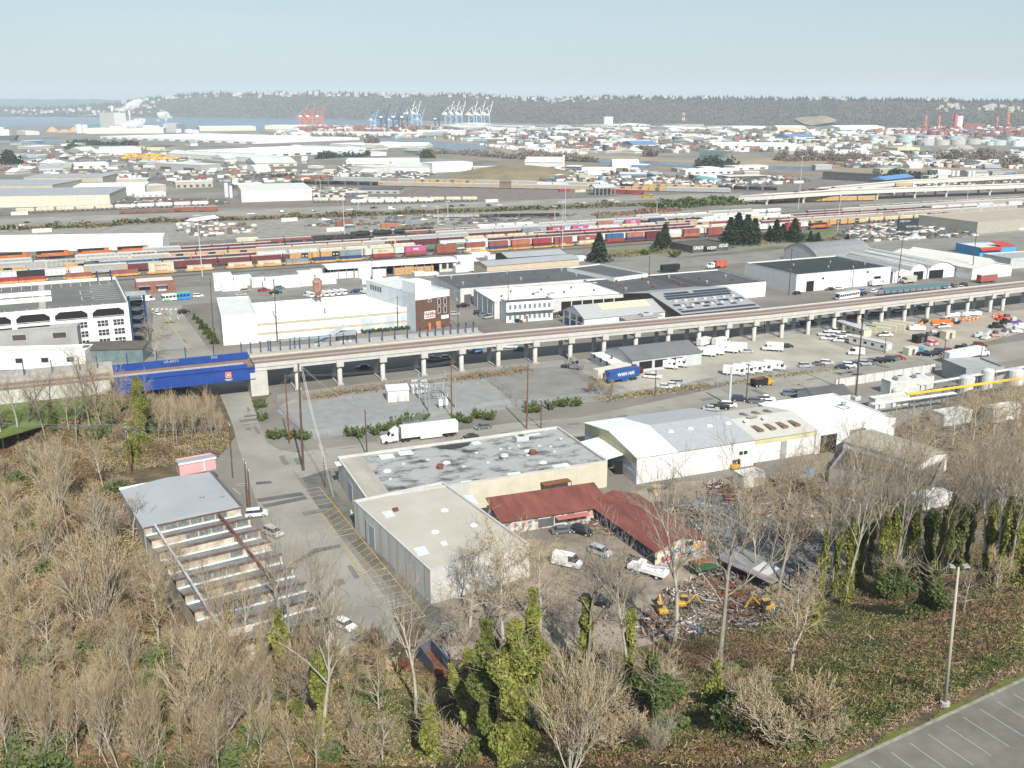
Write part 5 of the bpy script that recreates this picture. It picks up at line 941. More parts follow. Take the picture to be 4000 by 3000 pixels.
veh('sedan',1886,1674,180,'grey','dark grey sedan following the white semi truck'); veh('sedan',1837,1716,180,'black','black car mostly hidden behind the felt roof edge')
for x,y,k,c_,lb in((2777,1603,'sedan','silver','silver sedan first in the roadside lot by the pale concrete pole'),(2811,1597,'pickup','black','black pickup between the silver sedan and the white car'),(2846,1590,'suv','white','white car parked in front of the thick pale pole'),(2888,1566,'suv','dark blue','dark blue car standing between the pale pole and wooden pole'),(2954,1575,'suv','grey','dark grey car right of the wooden pole in the roadside lot'),(2990,1567,'pickup','white','white pickup behind the dark grey car in the roadside lot'),(3003,1577,'sedan','white','white sedan nearest the flat white roof of the hall'),(3088,1545,'suv','blue grey','grey-green minivan beside the shingled office'),(3116,1544,'suv','dark red','dark red car half hidden behind the small office shed')):veh(k,x,y,-35,c_,lb,'cars in the roadside lot')
for x,y,k,c_,lb in((3291,1440,'sedan','dark blue','dark blue sedan leftmost in the long roadside row'),(3317,1434,'suv','white','white car second in the long roadside row'),(3340,1429,'sedan','dark blue','navy car behind the tallest dark pole'),(3375,1426,'suv','silver','silver car right of the tallest dark pole'),(3400,1423,'sedan','blue grey','blue-grey car next to the silver car in the roadside row'),(3427,1417,'pickup','black','black pickup in the middle of the roadside row'),(3461,1413,'pickup','black','black pickup left of the grey car in the roadside row'),(3486,1407,'suv','blue grey','grey car beside the red one at the end of the row'),(3511,1403,'sedan','red','bright red car at the right end of the roadside row'),(3615,1390,'pickup','black','black truck left of the dark cars near the parked semi-trailer'),(3652,1386,'sedan','black','black sedan close behind the parked semi-trailer'),(3675,1379,'suv','dark blue','dark blue car farther behind the parked semi-trailer'),(3707,1374,'sedan','red','red car tucked behind the parked semi-trailer'),(3764,1363,'pickup','black','black truck beyond the parked semi-trailer'),(3827,1354,'suv','dark red','dark red car parked beyond the semi-truck cab')):veh(k,x,y,-38,c_,lb,'cars along the truck road')
for x,y,lb,hd in((2605,1440,'white delivery van at the truck shed dock, left of two',-38),(2643,1433,'white delivery van at the truck shed dock, right of two',-38),(2755,1391,'white delivery van at the east end of the truck shed, nearest the shed',140),(2787,1385,'white delivery van second from the east end of the truck shed',140),(2842,1377,'white delivery van fourth in the block right of the shed',140),(2876,1371,'white delivery van at the right end of the block by the shed',140),(2752,1350,'white delivery van peeping over the truck shed roof',20),(2815,1350,'long white delivery van parked sideways behind the block of vans',10),(3018,1371,'lone white delivery van left of the black car',140),(2868,1466,'white delivery van at the roadside fence, leftmost',-42),(2905,1461,'white delivery van at the roadside fence, second from left',-42),(2938,1457,'white delivery van at the roadside fence, third from left',-42),(2973,1452,'white delivery van at the roadside fence, fourth from left',-42),(3025,1446,'white delivery van at the roadside fence, rightmost',-42)):veh('step',x,y,hd,'white',lb,'white delivery vans')
veh('van',3343,1386,150,'white','white cargo van in front of the long office trailer'); veh('pickup',2550,1478,-40,'white','white service pickup right of the maroon tractor'); veh('sedan',2597,1516,-40,'white','white car behind the verge fence, left of three'); veh('sedan',2627,1510,-40,'white','white car behind the verge fence, middle of three'); veh('pickup',2650,1503,-40,'silver','silver canopied pickup behind the verge fence'); veh('sedan',2916,1378,160,'silver','small silver car right of the block of vans'); veh('sedan',3071,1358,160,'black','lone black car in the middle of the delivery yard')
veh('suv',3146,1435,-20,'silver','silver car behind the roadside fence at the yard corner'); veh('sedan',3197,1429,-40,'black','black car beside a white one in the fenced corner'); veh('suv',3230,1424,-40,'white','white car in the fenced corner of the delivery yard')
ut = [veh('pickup',x,y,150,'white','')for x,y in((3225,1312),(3252,1325),(3283,1336),(3262,1300),(3295,1313),(3235,1328),(3275,1318))]
for o in ut:o['group'] = 'white utility trucks by the trailers'
rank(ut,'white utility truck in the cluster beside the beige trailers')
veh('pickup',3456,1314,-15,'white','white pickup in front of the cream containers'); veh('pickup',3683,1281,-10,'white','white pickup beside the orange traffic barrels')
rn = random.Random(11); uv = []
for i,x in enumerate(range(3095,3640,31)):uv.append(veh(rn.choice(['sedan','suv','pickup','suv']),x+rn.uniform(-4,4),1272-(x-3095)*.128,160,['white','dark blue','dark blue','white','white','silver','white','red','red','black','blue grey','light blue','dark blue','white','silver','white','grey','red'][i%18],'')); uv[-1]['_d'] = [k for k,v in CM.items()if v==uv[-1].children[0].material_slots[0].material][0]; uv[-1]['group'] = 'cars parked under the viaduct'
rank(uv,'{} car parked in the shade under the viaduct at right')
un = []
for i,(x,y)in enumerate(((1690,1410),(1735,1403),(1860,1378),(1990,1360),(2030,1370),(2960,1290),(2480,1400),(1420,1440))):un.append(veh(rn.choice(['sedan','pickup','suv']),x,y,160,['silver','white','light blue','white','teal','white','grey','dark blue'][i],'')); un[-1]['group'] = 'cars behind the viaduct columns'
rank(un,'car seen between the tall viaduct columns')
for k,x,y,hd,c_,lb in(('sedan',3115,1149,10,'black','black car at the left corner of the white block warehouse'),('sedan',3242,1134,170,'black','black car between truck door and white car'),('sedan',3273,1131,170,'white','white car before the white block warehouse'),('sedan',3368,1138,20,'light blue','bright blue car behind the blue covered walkway'),('suv',3372,1152,20,'black','black car just behind the bus shelter roof'),('suv',3413,1143,20,'white','white car left of the blue covered walkway'),('pickup',3372,1114,10,'white','white truck towing a white box trailer'),('suv',3698,1124,70,'silver','silver car, front left in the group beyond the viaduct'),('suv',3723,1120,70,'grey','dark car in the middle of the group beyond the viaduct'),('suv',3764,1117,70,'black','black car at the right of the group beyond the viaduct'),('sedan',3690,1134,20,'silver','pale sedan nearest the viaduct in the right group'),('sedan',3755,1127,20,'white','white sedan nearest the viaduct in the right group'),('sedan',614,1229,-70,'white','white van waiting at the northern street crossing'),('suv',718,1224,20,'black','dark buggy parked at the right kerb of the northern street'),('van',580,1176,0,'white','white van left of the green and blue bus'),('suv',774,1161,5,'white','white car right of the green and blue bus'),('sedan',942,1154,0,'silver','silver car passing the wrapped lumber stacks'),('suv',960,1140,10,'tan','tan jeep parked beside the lumber stacks'),('pickup',1032,1138,5,'red','red pickup driving past the lumber yard'),('pickup',1077,1148,5,'black','black car driving before the lumber yard fence'),('suv',1092,1130,5,'teal','teal car behind the black one at the lumber yard'),('suv',1389,1143,170,'dark blue','dark blue car parked behind the white store roof'),('pickup',1809,1200,5,'black','black pickup right of the brick block'),('sedan',1773,1231,-20,'silver','small silver car at the foot of the brick block'),('suv',1872,1228,-10,'black','black car at the wall of the white roofed warehouse'),('suv',1890,1234,-10,'blue grey','blue-grey car second along the white warehouse wall'),('pickup',1911,1243,15,'silver','silver pickup in front of the white warehouse wall'),('sedan',2020,1258,-40,'black','black car before the two-storey office'),('suv',2138,1240,-40,'black','black car left of three beside the office'),('suv',2163,1239,-40,'grey','dark car middle of three beside the office'),('pickup',2187,1233,-40,'black','black car right of three beside the office'),('suv',2345,2166,-65,'silver','silver car parked on dirt between the ivy trunks and the red shed'),('sedan',1345,2450,-63,'white','white car with dark sunroof at the end of the street'),('suv',1003,2016,-10,'white','white car parked beside the saw-tooth factory'),('suv',1068,2090,-65,'silver','silver car half hidden at the factory kerb'),('pickup',2330,2360,-50,'black','black truck with open bed between the ivy covered trunks'),('sedan',2195,2080,-10,'grey','grey car before the pale graffiti wall'),('suv',2275,2085,-60,'black','black car before the dark painted wall'),('van',2215,2210,-50,'white','white vehicle behind the bare twigs, left of the ivy trunk')):veh(k,x,y,hd,c_,lb)
vl = [veh('van',x,y,110,'white','','white vans behind the store')for x,y in((1206,1161),(1236,1159),(1264,1157),(1287,1155),(1312,1152),(1336,1150),(1427,1146),(1448,1145),(1475,1142))]; rank(vl,'white van parked in the row behind the long white store')
r = dup(SV,P(3425,1117),GA,(1.1,1,1.05),'white enclosed box trailer before the white block warehouse',None,{'car_body':CM['white']},cat='trailer'); r = dup(SV,P(3548,1106),GA+R(180),1.15,'beige moving truck parked before the arched shed',None,{'car_body':M('beige_truck',(.42,.40,.35),.5)},cat='truck')
r = thing('old_boxcar','faded red boxcar standing alone beside the viaduct','boxcar',P(3853,1104),GA); MB().box(-5.5,5.5,-1.4,1.4,1,4).build('body',M('faded_red',(.30,.09,.07),var=.2),r); MB().extr([(-1.5,4),(1.5,4),(0,4.5)],-5.6,5.6,axis='x').build('roof',lgrey,r); [MB().box(x-1,x+1,-1.1,1.1,.2,1).build('bogie',dgrey,r)for x in(-4,4)]
def bus(x,y,hd,L,label,m1,m2,m3):
 r = thing('bus',label,'bus',P(x,y),GA+R(hd)); MB().rbox(-L/2,0,-1.28,1.28,.35,3.1,.1).build('rear_body',m2,r); MB().rbox(0,L/2,-1.28,1.28,.35,3.1,.1).build('front_body',m1,r)
 for s in(-1,1):
  for k in range(int(L/1.5)):MB().box(-L/2+.6+k*1.5,-L/2+1.8+k*1.5,min(s*1.27,s*1.30),max(s*1.27,s*1.30),1.5,2.5).build('window',glass,r)
 MB().box(L/2-.02,L/2+.03,-1.1,1.1,1.2,2.7).build('windscreen',glass,r); MB().box(L/2-3,L/2-.4,-1.3,1.3,.36,1.0).build('skirt',m3,r); MB().box(-L/2+.4,L*.1,-1.1,1.1,3.1,3.3).build('roof_unit',m3,r); wheels(r,L,2.5,(-L*.28,L*.3),.5); return r
bus(690,1172,186,12.2,'white, blue and green city bus turning at the crossing',white,M('bus_blue',(.03,.22,.55),.35),M('bus_green',(.08,.42,.12),.35))
bus(2529,772,10,11,'yellow school bus on the distant highway',CM['yellow'],CM['yellow'],black)
bus(3310,1166,190,14,'white tram carriage standing at the stop left of the blue walkway',white,white,lgrey)
r = thing('covered_walkway','long dark blue glazed canopy beside the viaduct','canopy',P(3440,1160),GA-R(2)); MB().extr([(-2,3),(0,4),(2,3),(2,3.15),(0,4.15),(-2,3.15)],0,38,axis='x').build('roof',stripes('walkway_roof',(.03,.08,.12),(.10,.18,.2),1.5,0),r)
for k in range(11):MB().box(k*3.7,k*3.7+.2,-1.9,-1.7,0,3).build('post',navy,r); MB().box(k*3.7,k*3.7+.2,1.7,1.9,0,3).build('post',navy,r)
# highway traffic
hw = []
for x,y,k,c_ in((106,872,'sedan','black'),(226,872,'suv','grey'),(980,838,'pickup','white'),(1105,831,'sedan','black'),(1226,827,'sedan','black'),(1365,821,'pickup','white'),(1400,826,'sedan','grey'),(1460,815,'pickup','black'),(1530,819,'van','white'),(1597,815,'pickup','grey'),(1655,808,'suv','white'),(1690,810,'sedan','silver'),(1765,809,'suv','black'),(1806,806,'suv','dark blue'),(1910,806,'suv','black'),(1950,803,'sedan','white'),(2190,792,'pickup','white'),(2280,795,'sedan','white'),(2361,788,'pickup','black'),(2385,784,'pickup','white'),(2410,790,'sedan','white'),(2256,797,'sedan','dark red')):hw.append(veh(k,x,y,-8,c_,'','cars on the distant highway')); hw[-1]['_d'] = c_
rank(hw,'{} vehicle on the distant highway behind the rail yard')
# ------------------------------------------------------------------ machines in the scrap yards
def excavator(x,y,hd,s,label):
 r = thing('excavator',label,'excavator',P(x,y),R(hd)); r.scale = (s,)*3
 for k in(-1,1):MB().rbox(-1.5,1.5,k*.8-.25,k*.8+.25,0,.6,.15).build('crawler_track',tyre,r)
 MB().rbox(-1.5,.5,-1,1,.7,1.5,.15).build('engine_body',CM['yellow'],r); MB().box(-.5,.9,.05,.95,.8,2.4).build('cab',glass,r); MB().box(-.5,.9,.05,.95,2.4,2.5).build('cab_roof',CM['yellow'],r)
 MB().extr([(.4,1.0),(.8,1.0),(2.6,3.0),(2.4,3.2)],-.3,0).build('boom',CM['yellow'],r); MB().extr([(2.3,3.2),(2.6,3.1),(3.9,1.3),(3.7,1.2)][::-1],-.28,-.04).build('arm',CM['yellow'],r); MB().extr([(3.4,.5),(4.1,.5),(4.0,1.3),(3.6,1.3)],-.5,.2).build('bucket',dgrey,r)
excavator(2585,2396,100,.8,'yellow compact excavator on the brown scrap yard, left one'); excavator(2668,2372,0,.8,'small yellow excavator with outstretched arm right of the bare trunk'); excavator(2985,2385,200,1.0,'large yellow machine at the right side of the scrap yard')
r = thing('bucket_truck','white utility bucket truck with open cargo frame by the mural shed','truck',P(2545,2250),R(-35)); MB().extr([(-4.5,.8),(-1.6,.8),(-1.6,2.4),(-2.8,2.4),(-3.3,1.6),(-4.5,1.5)][::-1],-1.1,1.1).build('cab',white,r); MB().box(-1.6,3,-1.15,1.15,.9,1.6).build('cargo_bed',white,r); MB().tube((-1,0,1.7),(2.6,.3,2.3),.22).build('boom',lgrey,r); mb = MB()
for q in((3,-1.1),(3,1.1),(1.5,-1.1),(1.5,1.1)):mb.tube((q[0],q[1],1.6),(q[0],q[1],2.5),.06,n=4)
for q in((-1.1,),(1.1,)):mb.tube((1.5,q[0],2.5),(3,q[0],2.5),.06,n=4)
mb.tube((3,-1.1,2.5),(3,1.1,2.5),.06,n=4); mb.build('cargo_frame',white,r); wheels(r,7,2.2,(-3.4,1.5),.5)
r = thing('forklift','yellow forklift at the south wall of the white hall','forklift',P(2872,1832),R(20)); MB().rbox(-1.3,.8,-.7,.7,.3,1.3,.1).build('body',CM['yellow'],r); MB().box(-.6,.5,-.6,.6,2.1,2.2).build('roof_guard',black,r); mb = MB(); [mb.box(a,a+.1,b,b+.1,1.2,2.1)for a in(-.6,.4)for b in(-.6,.5)]; mb.build('guard_posts',black,r); MB().box(.85,1.0,-.5,.5,.1,2.4).build('mast',black,r); wheels(r,2,1.4,(-.9,.6),.32)
p = P(2728,2470); tag(MB().lathe([(.3,0),(.32,.3),(.3,.9),(.05,.95)],12).build('barrel',M('blue_barrel',(.05,.18,.35),.4),loc=p),'blue plastic barrel standing alone on the dirt yard','barrel')
p = P(2180+1030,1850); r = thing('tarp_heap','bright blue tarp heap in the scrap yard','tarp',P(3165,1852)); MB().lathe([(1.3,0),(1.2,.7),(.6,1.2),(.1,1.5)],7).build('tarp',M('blue_tarp',(.05,.28,.6),.5),r)
r = thing('drum','tan wooden cable drum beside the white hall','drum',P(2560,1930)); MB().lathe([(1.0,0),(1.0,.15),(.7,.2),(.7,1.8),(1.0,1.85),(1.0,2.0)],14).build('drum',M('drum_wood',(.36,.28,.19)),r)
r = thing('garbage_truck','green and brown tipper bed trailer behind the mural gable','trailer',P(2745,2235),R(25)); MB().box(-2.5,2.5,-1.2,1.2,1,2.2).build('bed',M('dull_green',(.035,.09,.05),var=.2),r); MB().box(-2.3,2.3,-1,1,2.15,2.3).build('load',rust,r); wheels(r,5,2.3,(-1.5,1.5),.45)
r = thing('shed_roof','grey-violet corrugated lean-to over scrap at the yard edge','lean-to',P(2930,2255),R(-52)); MB().extr([(-3,2.5),(3,3.3),(3,3.4),(-3,2.6)],-6,7,axis='x').build('roof',M('corrugated',(.10,.095,.10),.6,col2=(.25,.24,.245),scale=.7,stretch=(.3,2,1)),r); [MB().box(x,x+.2,y,y+.2,0,2.6).build('post',wood,r)for x in(-5.6,.5,6.5)for y in(-2.6,2.4)]; MB().add([(1.5,-2,2.72),(5,-2,2.72),(5,1.6,3.3),(1.5,1.6,3.3)],[(0,1,2,3)]).build('pale_sheet',lgrey,r)
r = thing('open_container','rusty blue open dumpster under the foreground trees','dumpster',P(1690,2600),R(-62)); mb = MB(); mb.box(-3.4,3.4,-1.25,-1.1,.2,2.6); mb.box(-3.4,3.4,1.1,1.25,.2,2.6); mb.box(-3.4,-3.2,-1.1,1.1,.2,2.6); mb.build('sides',M('worn_blue',(.05,.12,.22),col2=(.16,.08,.05),scale=.6),r); MB().box(-3.2,3.3,-1.1,1.1,.2,.5).build('floor',rust,r)
r = thing('crate','tan crate on rusty plates at the end of the street','crate',P(1530,2615),R(10)); MB().box(-.9,.9,-.9,.9,0,1.6).build('box',M('crate_tan',(.36,.27,.16),var=.2),r); MB().box(.9,3.2,-.8,.8,0,1.2).build('rusty_bin',rust,r)
p = PG(3115,2925); tag(MB().lathe([(.05,0),(.42,.05),(.5,.4),(.3,.75),(.08,.9),(.12,1.0)],9).build('rubbish_bag',M('black_plastic',(.012,.012,.014),.25,var=0),loc=p),'black rubbish bag lying in the bramble near the kerb','bag')
# scrap: single heaps and beams
hp = []; sc_m = [rust,rust,M('scrap_dark',(.05,.045,.04),var=.5,scale=2),M('scrap_dark',(.05,.045,.04)),lgrey,M('grey_plank',(.24,.19,.14),var=.3,scale=2),M('scrap_grey',(.2,.2,.2),var=.4,scale=2),M('scrap_brown',(.13,.09,.06),var=.4,scale=2),M('scrap_grey',(.2,.2,.2)),offwhite,M('scrap_brown',(.13,.09,.06)),M('scrap_dull',(.19,.11,.07),var=.4,scale=2)]
rn = random.Random(21)
for x,y,s in((2620,1980,1.6),(2660,1995,2),(2700,2015,1.8),(2740,2030,1.6),(2800,1905,1.8),(2840,1925,1.6),(2870,1950,2),(2940,1930,2),(2985,1945,1.6),(3060,1900,2),(3100,1915,2),(3150,1900,1.6),(3200,1930,2),(2700,2060,1.2),(2560,1975,1.2),(3060,2100,2),(3140,2110,2),(3250,2000,2),(3300,2060,2),(2530,2430,1.5),(2600,2470,1.4),(2680,2460,1.6),(2760,2330,1.6),(2820,2300,2),(2880,2330,2.2),(2900,2390,2),(2920,2440,2.2),(2800,2260,2),(2870,2250,2),(2450,2190,1.3),(2500,2240,1.2),(2400,2080,1.2),(2310,2050,1.2),(2620,2320,.9),(2700,2310,.8),(3310,1830,1.8),(3020,1990,1.5),(2960,2010,1.4),(3400,1960,2),(3440,2040,2),(1750,2480,1.3),(2610,1900,1.2),(2480,2000,1)):
 o = thing('scrap_heap','','scrap heap',P(x,y),rn.uniform(0,6),'scrap heaps in the yards'); k0 = rn.sample(sc_m,3)
 for j,m_ in enumerate(k0):
  mb = MB()
  for q in range(12):
   a_ = rn.gauss(.5,.7); L = rn.uniform(.4,1.9)*s; cx,cy,cz = rn.gauss(0,.8*s),rn.gauss(0,.8*s),rn.uniform(.1,.5*s); dx,dy,dz = L/2*math.cos(a_),L/2*math.sin(a_),rn.uniform(-.3,.3)
   mb.tube((cx-dx,cy-dy,max(.05,cz-dz)),(cx+dx,cy+dy,max(.05,cz+dz)),rn.uniform(.04,.17),n=4)
  pn_ = mb.build(('debris','beams','sheets')[j],m_,o); pn_['kind'] = 'stuff'
 hp.append(o)
rank(hp,'heap of scrap metal and planks in the yards')
# construction yard
def container(x,y,hd,m,label,L=6.1,group=None,z=0):
 r = thing('shipping_container',label,'container',P(x,y,z),R(hd),group); MB().box(-L/2,L/2,-1.22,1.22,.12,2.6).build('body',m,r); MB().box(-L/2-.04,-L/2,-1.1,1.1,.2,2.5).build('door',m,r); mb = MB()
 for a_ in(-L/2,L/2-.15):
  for b_ in(-1.25,1.1):mb.box(a_,a_+.15,b_,b_+.15,.1,2.64)
 mb.build('corner_posts',m,r); return r
cc = stripes('container_cream_ribs',(.50,.47,.36),(.42,.39,.3),.5,0)
cs = [container(x,y,GA*57.3+118,cc,'',9,'cream storage containers')for x,y in((3340,1300),(3372,1296),(3428,1302),(3452,1292),(3486,1287),(3518,1280))]; rank(cs,'cream storage container in the construction yard row')
for x0,y0,x1,y1,lb,m_ in((3315,1345,3460,1378,'white office trailer with grey roof behind the white cargo van',offwhite),(3265,1285,3372,1322,'beige office trailer with small windows beside the utility trucks',cream)):
 a_,b_ = Vector(P(x0,y0)),Vector(P(x1,y1)); dv = b_-a_; r = thing('office_trailer',lb,'trailer',a_,math.atan2(dv.y,dv.x)); L = dv.length; MB().box(0,L,0,3.4,.5,3.2).build('body',m_,r); MB().extr([(-.15,3.2),(3.55,3.2),(1.7,3.5)],-.2,L+.2,axis='x').build('roof',lgrey,r); [MB().box(L*u,L*u+1.2,-.06,.02,1.5,2.4).build('window',glass,r)for u in(.12,.4,.6,.85)]; MB().box(.1,L-.1,.1,3.3,0,.5).build('skirt',grey,r)
for x,y,m_,lb,s in((3555,1385,cream,'small cream shed on the corner by the truck road',1.1),(3590,1375,M('toilet_blue',(.05,.2,.35)),'blue portable toilet cabin beside the cream shed',.7),(3700,1322,cc,'cream flat-topped box beside a black trailer',1.2),(3640,1350,red,'open black and red box in the construction yard',.8),(3590,1338,black,'black flat trailer in the construction yard',1.2)):r = thing('site_box',lb,'site cabin',P(x,y),GA); MB().rbox(-2*s,2*s,-1.2*s,1.2*s,.15,2.5*s,.06).build('body',m_,r); MB().box(-.5*s,.5*s,-1.26*s,-1.2*s,.2,2.0*s).build('door',dgrey,r); MB().box(-1.8*s,1.8*s,-1*s,1*s,0,.15).build('skid',dgrey,r)
bl = []; drum = thing('traffic_barrel',None,'traffic barrel'); MB().lathe([(.36,0),(.33,.1),(.27,1.0),(.05,1.05)],10).build('body',orange,drum); MB().lathe([(.315,.45),(.3,.62)],10).build('stripe',white,drum)
for k in range(60):i,j = k%15,k//15; bl.append(dup(drum,P(3640+i*5.2+j*2,1262-i*.2+j*4),0,1.3,'','orange traffic barrels',cat='traffic barrel'))
for x,y in((3760,1254),(3770,1250),(3785,1256),(3800,1252),(3815,1248),(3880,1240),(3890,1246),(3905,1240),(3900,1235),(3600,1270),(3590,1275)):bl.append(dup(drum,P(x,y),0,1.6,'','orange traffic barrels',cat='traffic barrel'))
rank(bl,'orange and white traffic barrel in the construction yard'); drop(drum)
eq = []
for x,y,m_ in((3610,1262,black),(3730,1266,black),(3690,1256,dgrey),(3720,1238,white),(3770,1238,white),(3800,1232,white),(3910,1252,red),(3935,1250,orange),(3960,1262,M('purple_pipe',(.1,.06,.2))),(3925,1266,black),(3890,1282,black),(3940,1284,lgrey),(3830,1318,lgrey),(3860,1312,lgrey),(3890,1316,M('pallet_pink',(.4,.25,.2))),(3850,1326,offwhite),(3920,1310,lgrey),(3970,1300,white),(3650,1312,dgrey),(3560,1282,red),(3580,1290,white),(3680,1318,dgrey),(3990,1285,white),(3640,1390-40,lgrey)):
 o = thing('equipment','','equipment',P(x,y),GA+rn.uniform(-.6,.6),'machines and pallets in the construction yard'); L = rn.uniform(1.6,3.2); MB().rbox(-L,L,-1,1,.4,rn.uniform(1.0,1.8),.1).build('body',m_,o); MB().rbox(-L*.5,L*.2,-.8,.8,1.0,rn.uniform(2,2.6),.1).build('hood',rn.choice([m_,dgrey,lgrey]),o); wheels(o,2*L,1.9,(-L*.6,L*.6),.4); eq.append(o)
rank(eq,'piece of site equipment on the brown construction yard')
for k_ in list(CARS.values()):drop(k_)
drop(SV)
# ================================================================== rail yards
def rp(name):return name
rbody = M('rail_body',(.3,.1,.08),.7,var=.12,scale=.4)
RC = {'brown':(.115,.035,.035),'maroon':(.095,.025,.03),'rust':(.20,.075,.05),'yellow':(.44,.265,.095),'tan':(.44,.38,.26),'white':(.56,.56,.54),'grey':(.31,.315,.32),'black':(.02,.02,.022),'blue':(.03,.10,.20),'green':(.10,.13,.075),'orange':(.40,.12,.04),'cream':(.46,.42,.32),'pink':(.40,.075,.19),'navy':(.02,.045,.12),'red':(.26,.035,.04),'red-brown':(.22,.07,.055),'grey-blue':(.16,.20,.23),'orange-brown':(.32,.12,.07)}
RM = {k:M('rail_'+k.replace('-','_'),v,.65,var=.16,scale=.5,stretch=(1,1,.4))for k,v in RC.items()}
def bogies(r,L,m=None):
 for x in(-L/2+1.9,L/2-1.9):
  MB().box(x-1.3,x+1.3,-1.1,1.1,.25,.95).build('bogie',m or dgrey,r)
def boxcar(L=16.5,door=False):
 r = thing('boxcar',None,'boxcar'); mb = MB().box(-L/2,L/2,-1.45,1.45,1.0,4.3)
 for k in range(11):x = -L/2+.5+k*(L-1)/10; mb.box(x-.06,x+.06,-1.5,1.5,1.0,4.3)
 mb.build('body',rbody,r); MB().extr([(-1.5,4.3),(1.5,4.3),(0,4.75)],-L/2,L/2,axis='x').build('roof',M('car_roof',(.36,.34,.33),.6,var=.15),r)
 if door:MB().box(-1.9,1.9,-1.54,1.54,1.15,4.15).build('door',black,r);
 if door:[MB().box(x-.45,x+.45,-1.57,1.57,2.3,3.1).build('door_mark',offwhite,r)for x in(-.9,.9)]
 bogies(r,L); return r
def autorack(L=20):
 r = thing('autorack',None,'autorack'); mb = MB(); mb.box(-L/2,L/2,-1.5,1.5,.9,1.3); mb.box(-L/2,L/2,-1.5,1.5,4.3,4.6)
 for k in range(9):x = -L/2+k*L/8; mb.box(x-(.12 if 0<k<8 else .5),x+(.12 if 0<k<8 else .5),-1.52,1.52,1.0,4.5)
 mb.build('frame',rbody,r); MB().box(-L/2+.1,L/2-.1,-1.44,1.44,1.2,4.4).build('side_screens',M('rack_screens',(.29,.29,.285),.6,var=.12,scale=1),r)
 MB().extr([(-1.52,4.6),(1.52,4.6),(.8,5.15),(-.8,5.15)],-L/2,L/2,axis='x').build('roof',M('rack_roof',(.37,.37,.37),.5,var=.08),r); bogies(r,L); return r
def hopper(L=14):
 r = thing('hopper_car',None,'hopper car'); n = 8; arc = [(1.45*math.cos(math.pi*k/n),3.7+.75*math.sin(math.pi*k/n))for k in range(n+1)]
 MB().extr([(1.5,1.9),*arc,(-1.5,1.9)][::-1],-L/2+1.1,L/2-1.1,axis='x').build('body',rbody,r)
 for s in(-1,1):MB().extr([(s*(L/2-1.12),4.0),(s*(L/2-1.12),1.0),(s*(L/2-.1),3.6)]if s>0 else[(s*(L/2-1.12),4.0),(s*(L/2-.1),3.6),(s*(L/2-1.12),1.0)],-1.2,1.2).build('end_slope',rbody,r)
 for k in range(3):x = -4+4*k; MB().add([(x-1.8,-1.2,1.9),(x+1.8,-1.2,1.9),(x+.5,-.6,.6),(x-.5,-.6,.6),(x-1.8,1.2,1.9),(x+1.8,1.2,1.9),(x+.5,.6,.6),(x-.5,.6,.6)],[(0,3,2,1),(4,5,6,7),(0,4,7,3),(1,2,6,5),(3,7,6,2)]).build('discharge_chute',rbody,r)
 MB().box(-L/2,L/2,-.25,.25,.9,1.2).build('sill',dgrey,r); MB().box(-L/2+1.5,L/2-1.5,-.4,.4,4.42,4.52).build('roof_hatches',dgrey,r); bogies(r,L); return r
def tank(L=14):
 r = thing('tank_car',None,'tank car'); mb = MB(); R_ = 1.5; n = 14; prof = [(-L/2+.4,.2),(-L/2+.6,1.0),(-L/2+1.1,R_),(L/2-1.1,R_),(L/2-.6,1.0),(L/2-.4,.2)]; vs = []
 for x,q in prof:
  for k in range(n):t = 2*math.pi*k/n; vs.append((x,q*math.cos(t),2.65+q*math.sin(t)))
 fs = [(i*n+k,i*n+(k+1)%n,(i+1)*n+(k+1)%n,(i+1)*n+k)for i in range(5)for k in range(n)]; mb.add(vs,[f[::-1]for f in fs]+[tuple(range(n)),tuple(range(6*n-1,5*n-1,-1))]); mb.build('tank',rbody,r,smooth=True)
 MB().lathe([(.7,4.0),(.7,4.6),(.1,4.7)],10).build('dome',rbody,r); MB().box(-1.6,1.6,-1.0,1.0,4.25,4.32).build('platform',dgrey,r); MB().box(-L/2,L/2,-.5,.5,.9,1.25).build('sill',dgrey,r); bogies(r,L); return r
def centerbeam(L=17):
 r = thing('centerbeam_car',None,'flat wagon'); MB().box(-L/2,L/2,-1.4,1.4,.9,1.25).build('deck',rbody,r)
 for x in(-L/2+.15,L/2-.15):MB().box(x-.15,x+.15,-1.4,1.4,1.2,4.5).build('bulkhead',rbody,r)
 mb = MB(); mb.box(-L/2,L/2,-.5,.5,4.35,4.5)
 for k in range(10):x = -L/2+.8+k*(L-1.6)/9; mb.tube((x,0,1.2),(x+(.8 if k%2 else-.8),0,4.4),.1,n=4)
 mb.build('centre_truss',RM['white'],r)
 mb = MB()
 for k in range(7):
  for s in(-1,1):
   x = -L/2+.6+k*(L-1)/7; mb.box(x,x+(L-1)/7-.12,min(s*.15,s*1.35),max(s*.15,s*1.35),1.3,2.5); mb.box(x+.06,x+(L-1)/7-.1,min(s*.15,s*1.32),max(s*.15,s*1.32),2.56,4.1)
 mb.build('wrapped_load',M('white_wrap',(.60,.61,.62),.5,var=.06),r); bogies(r,L); return r
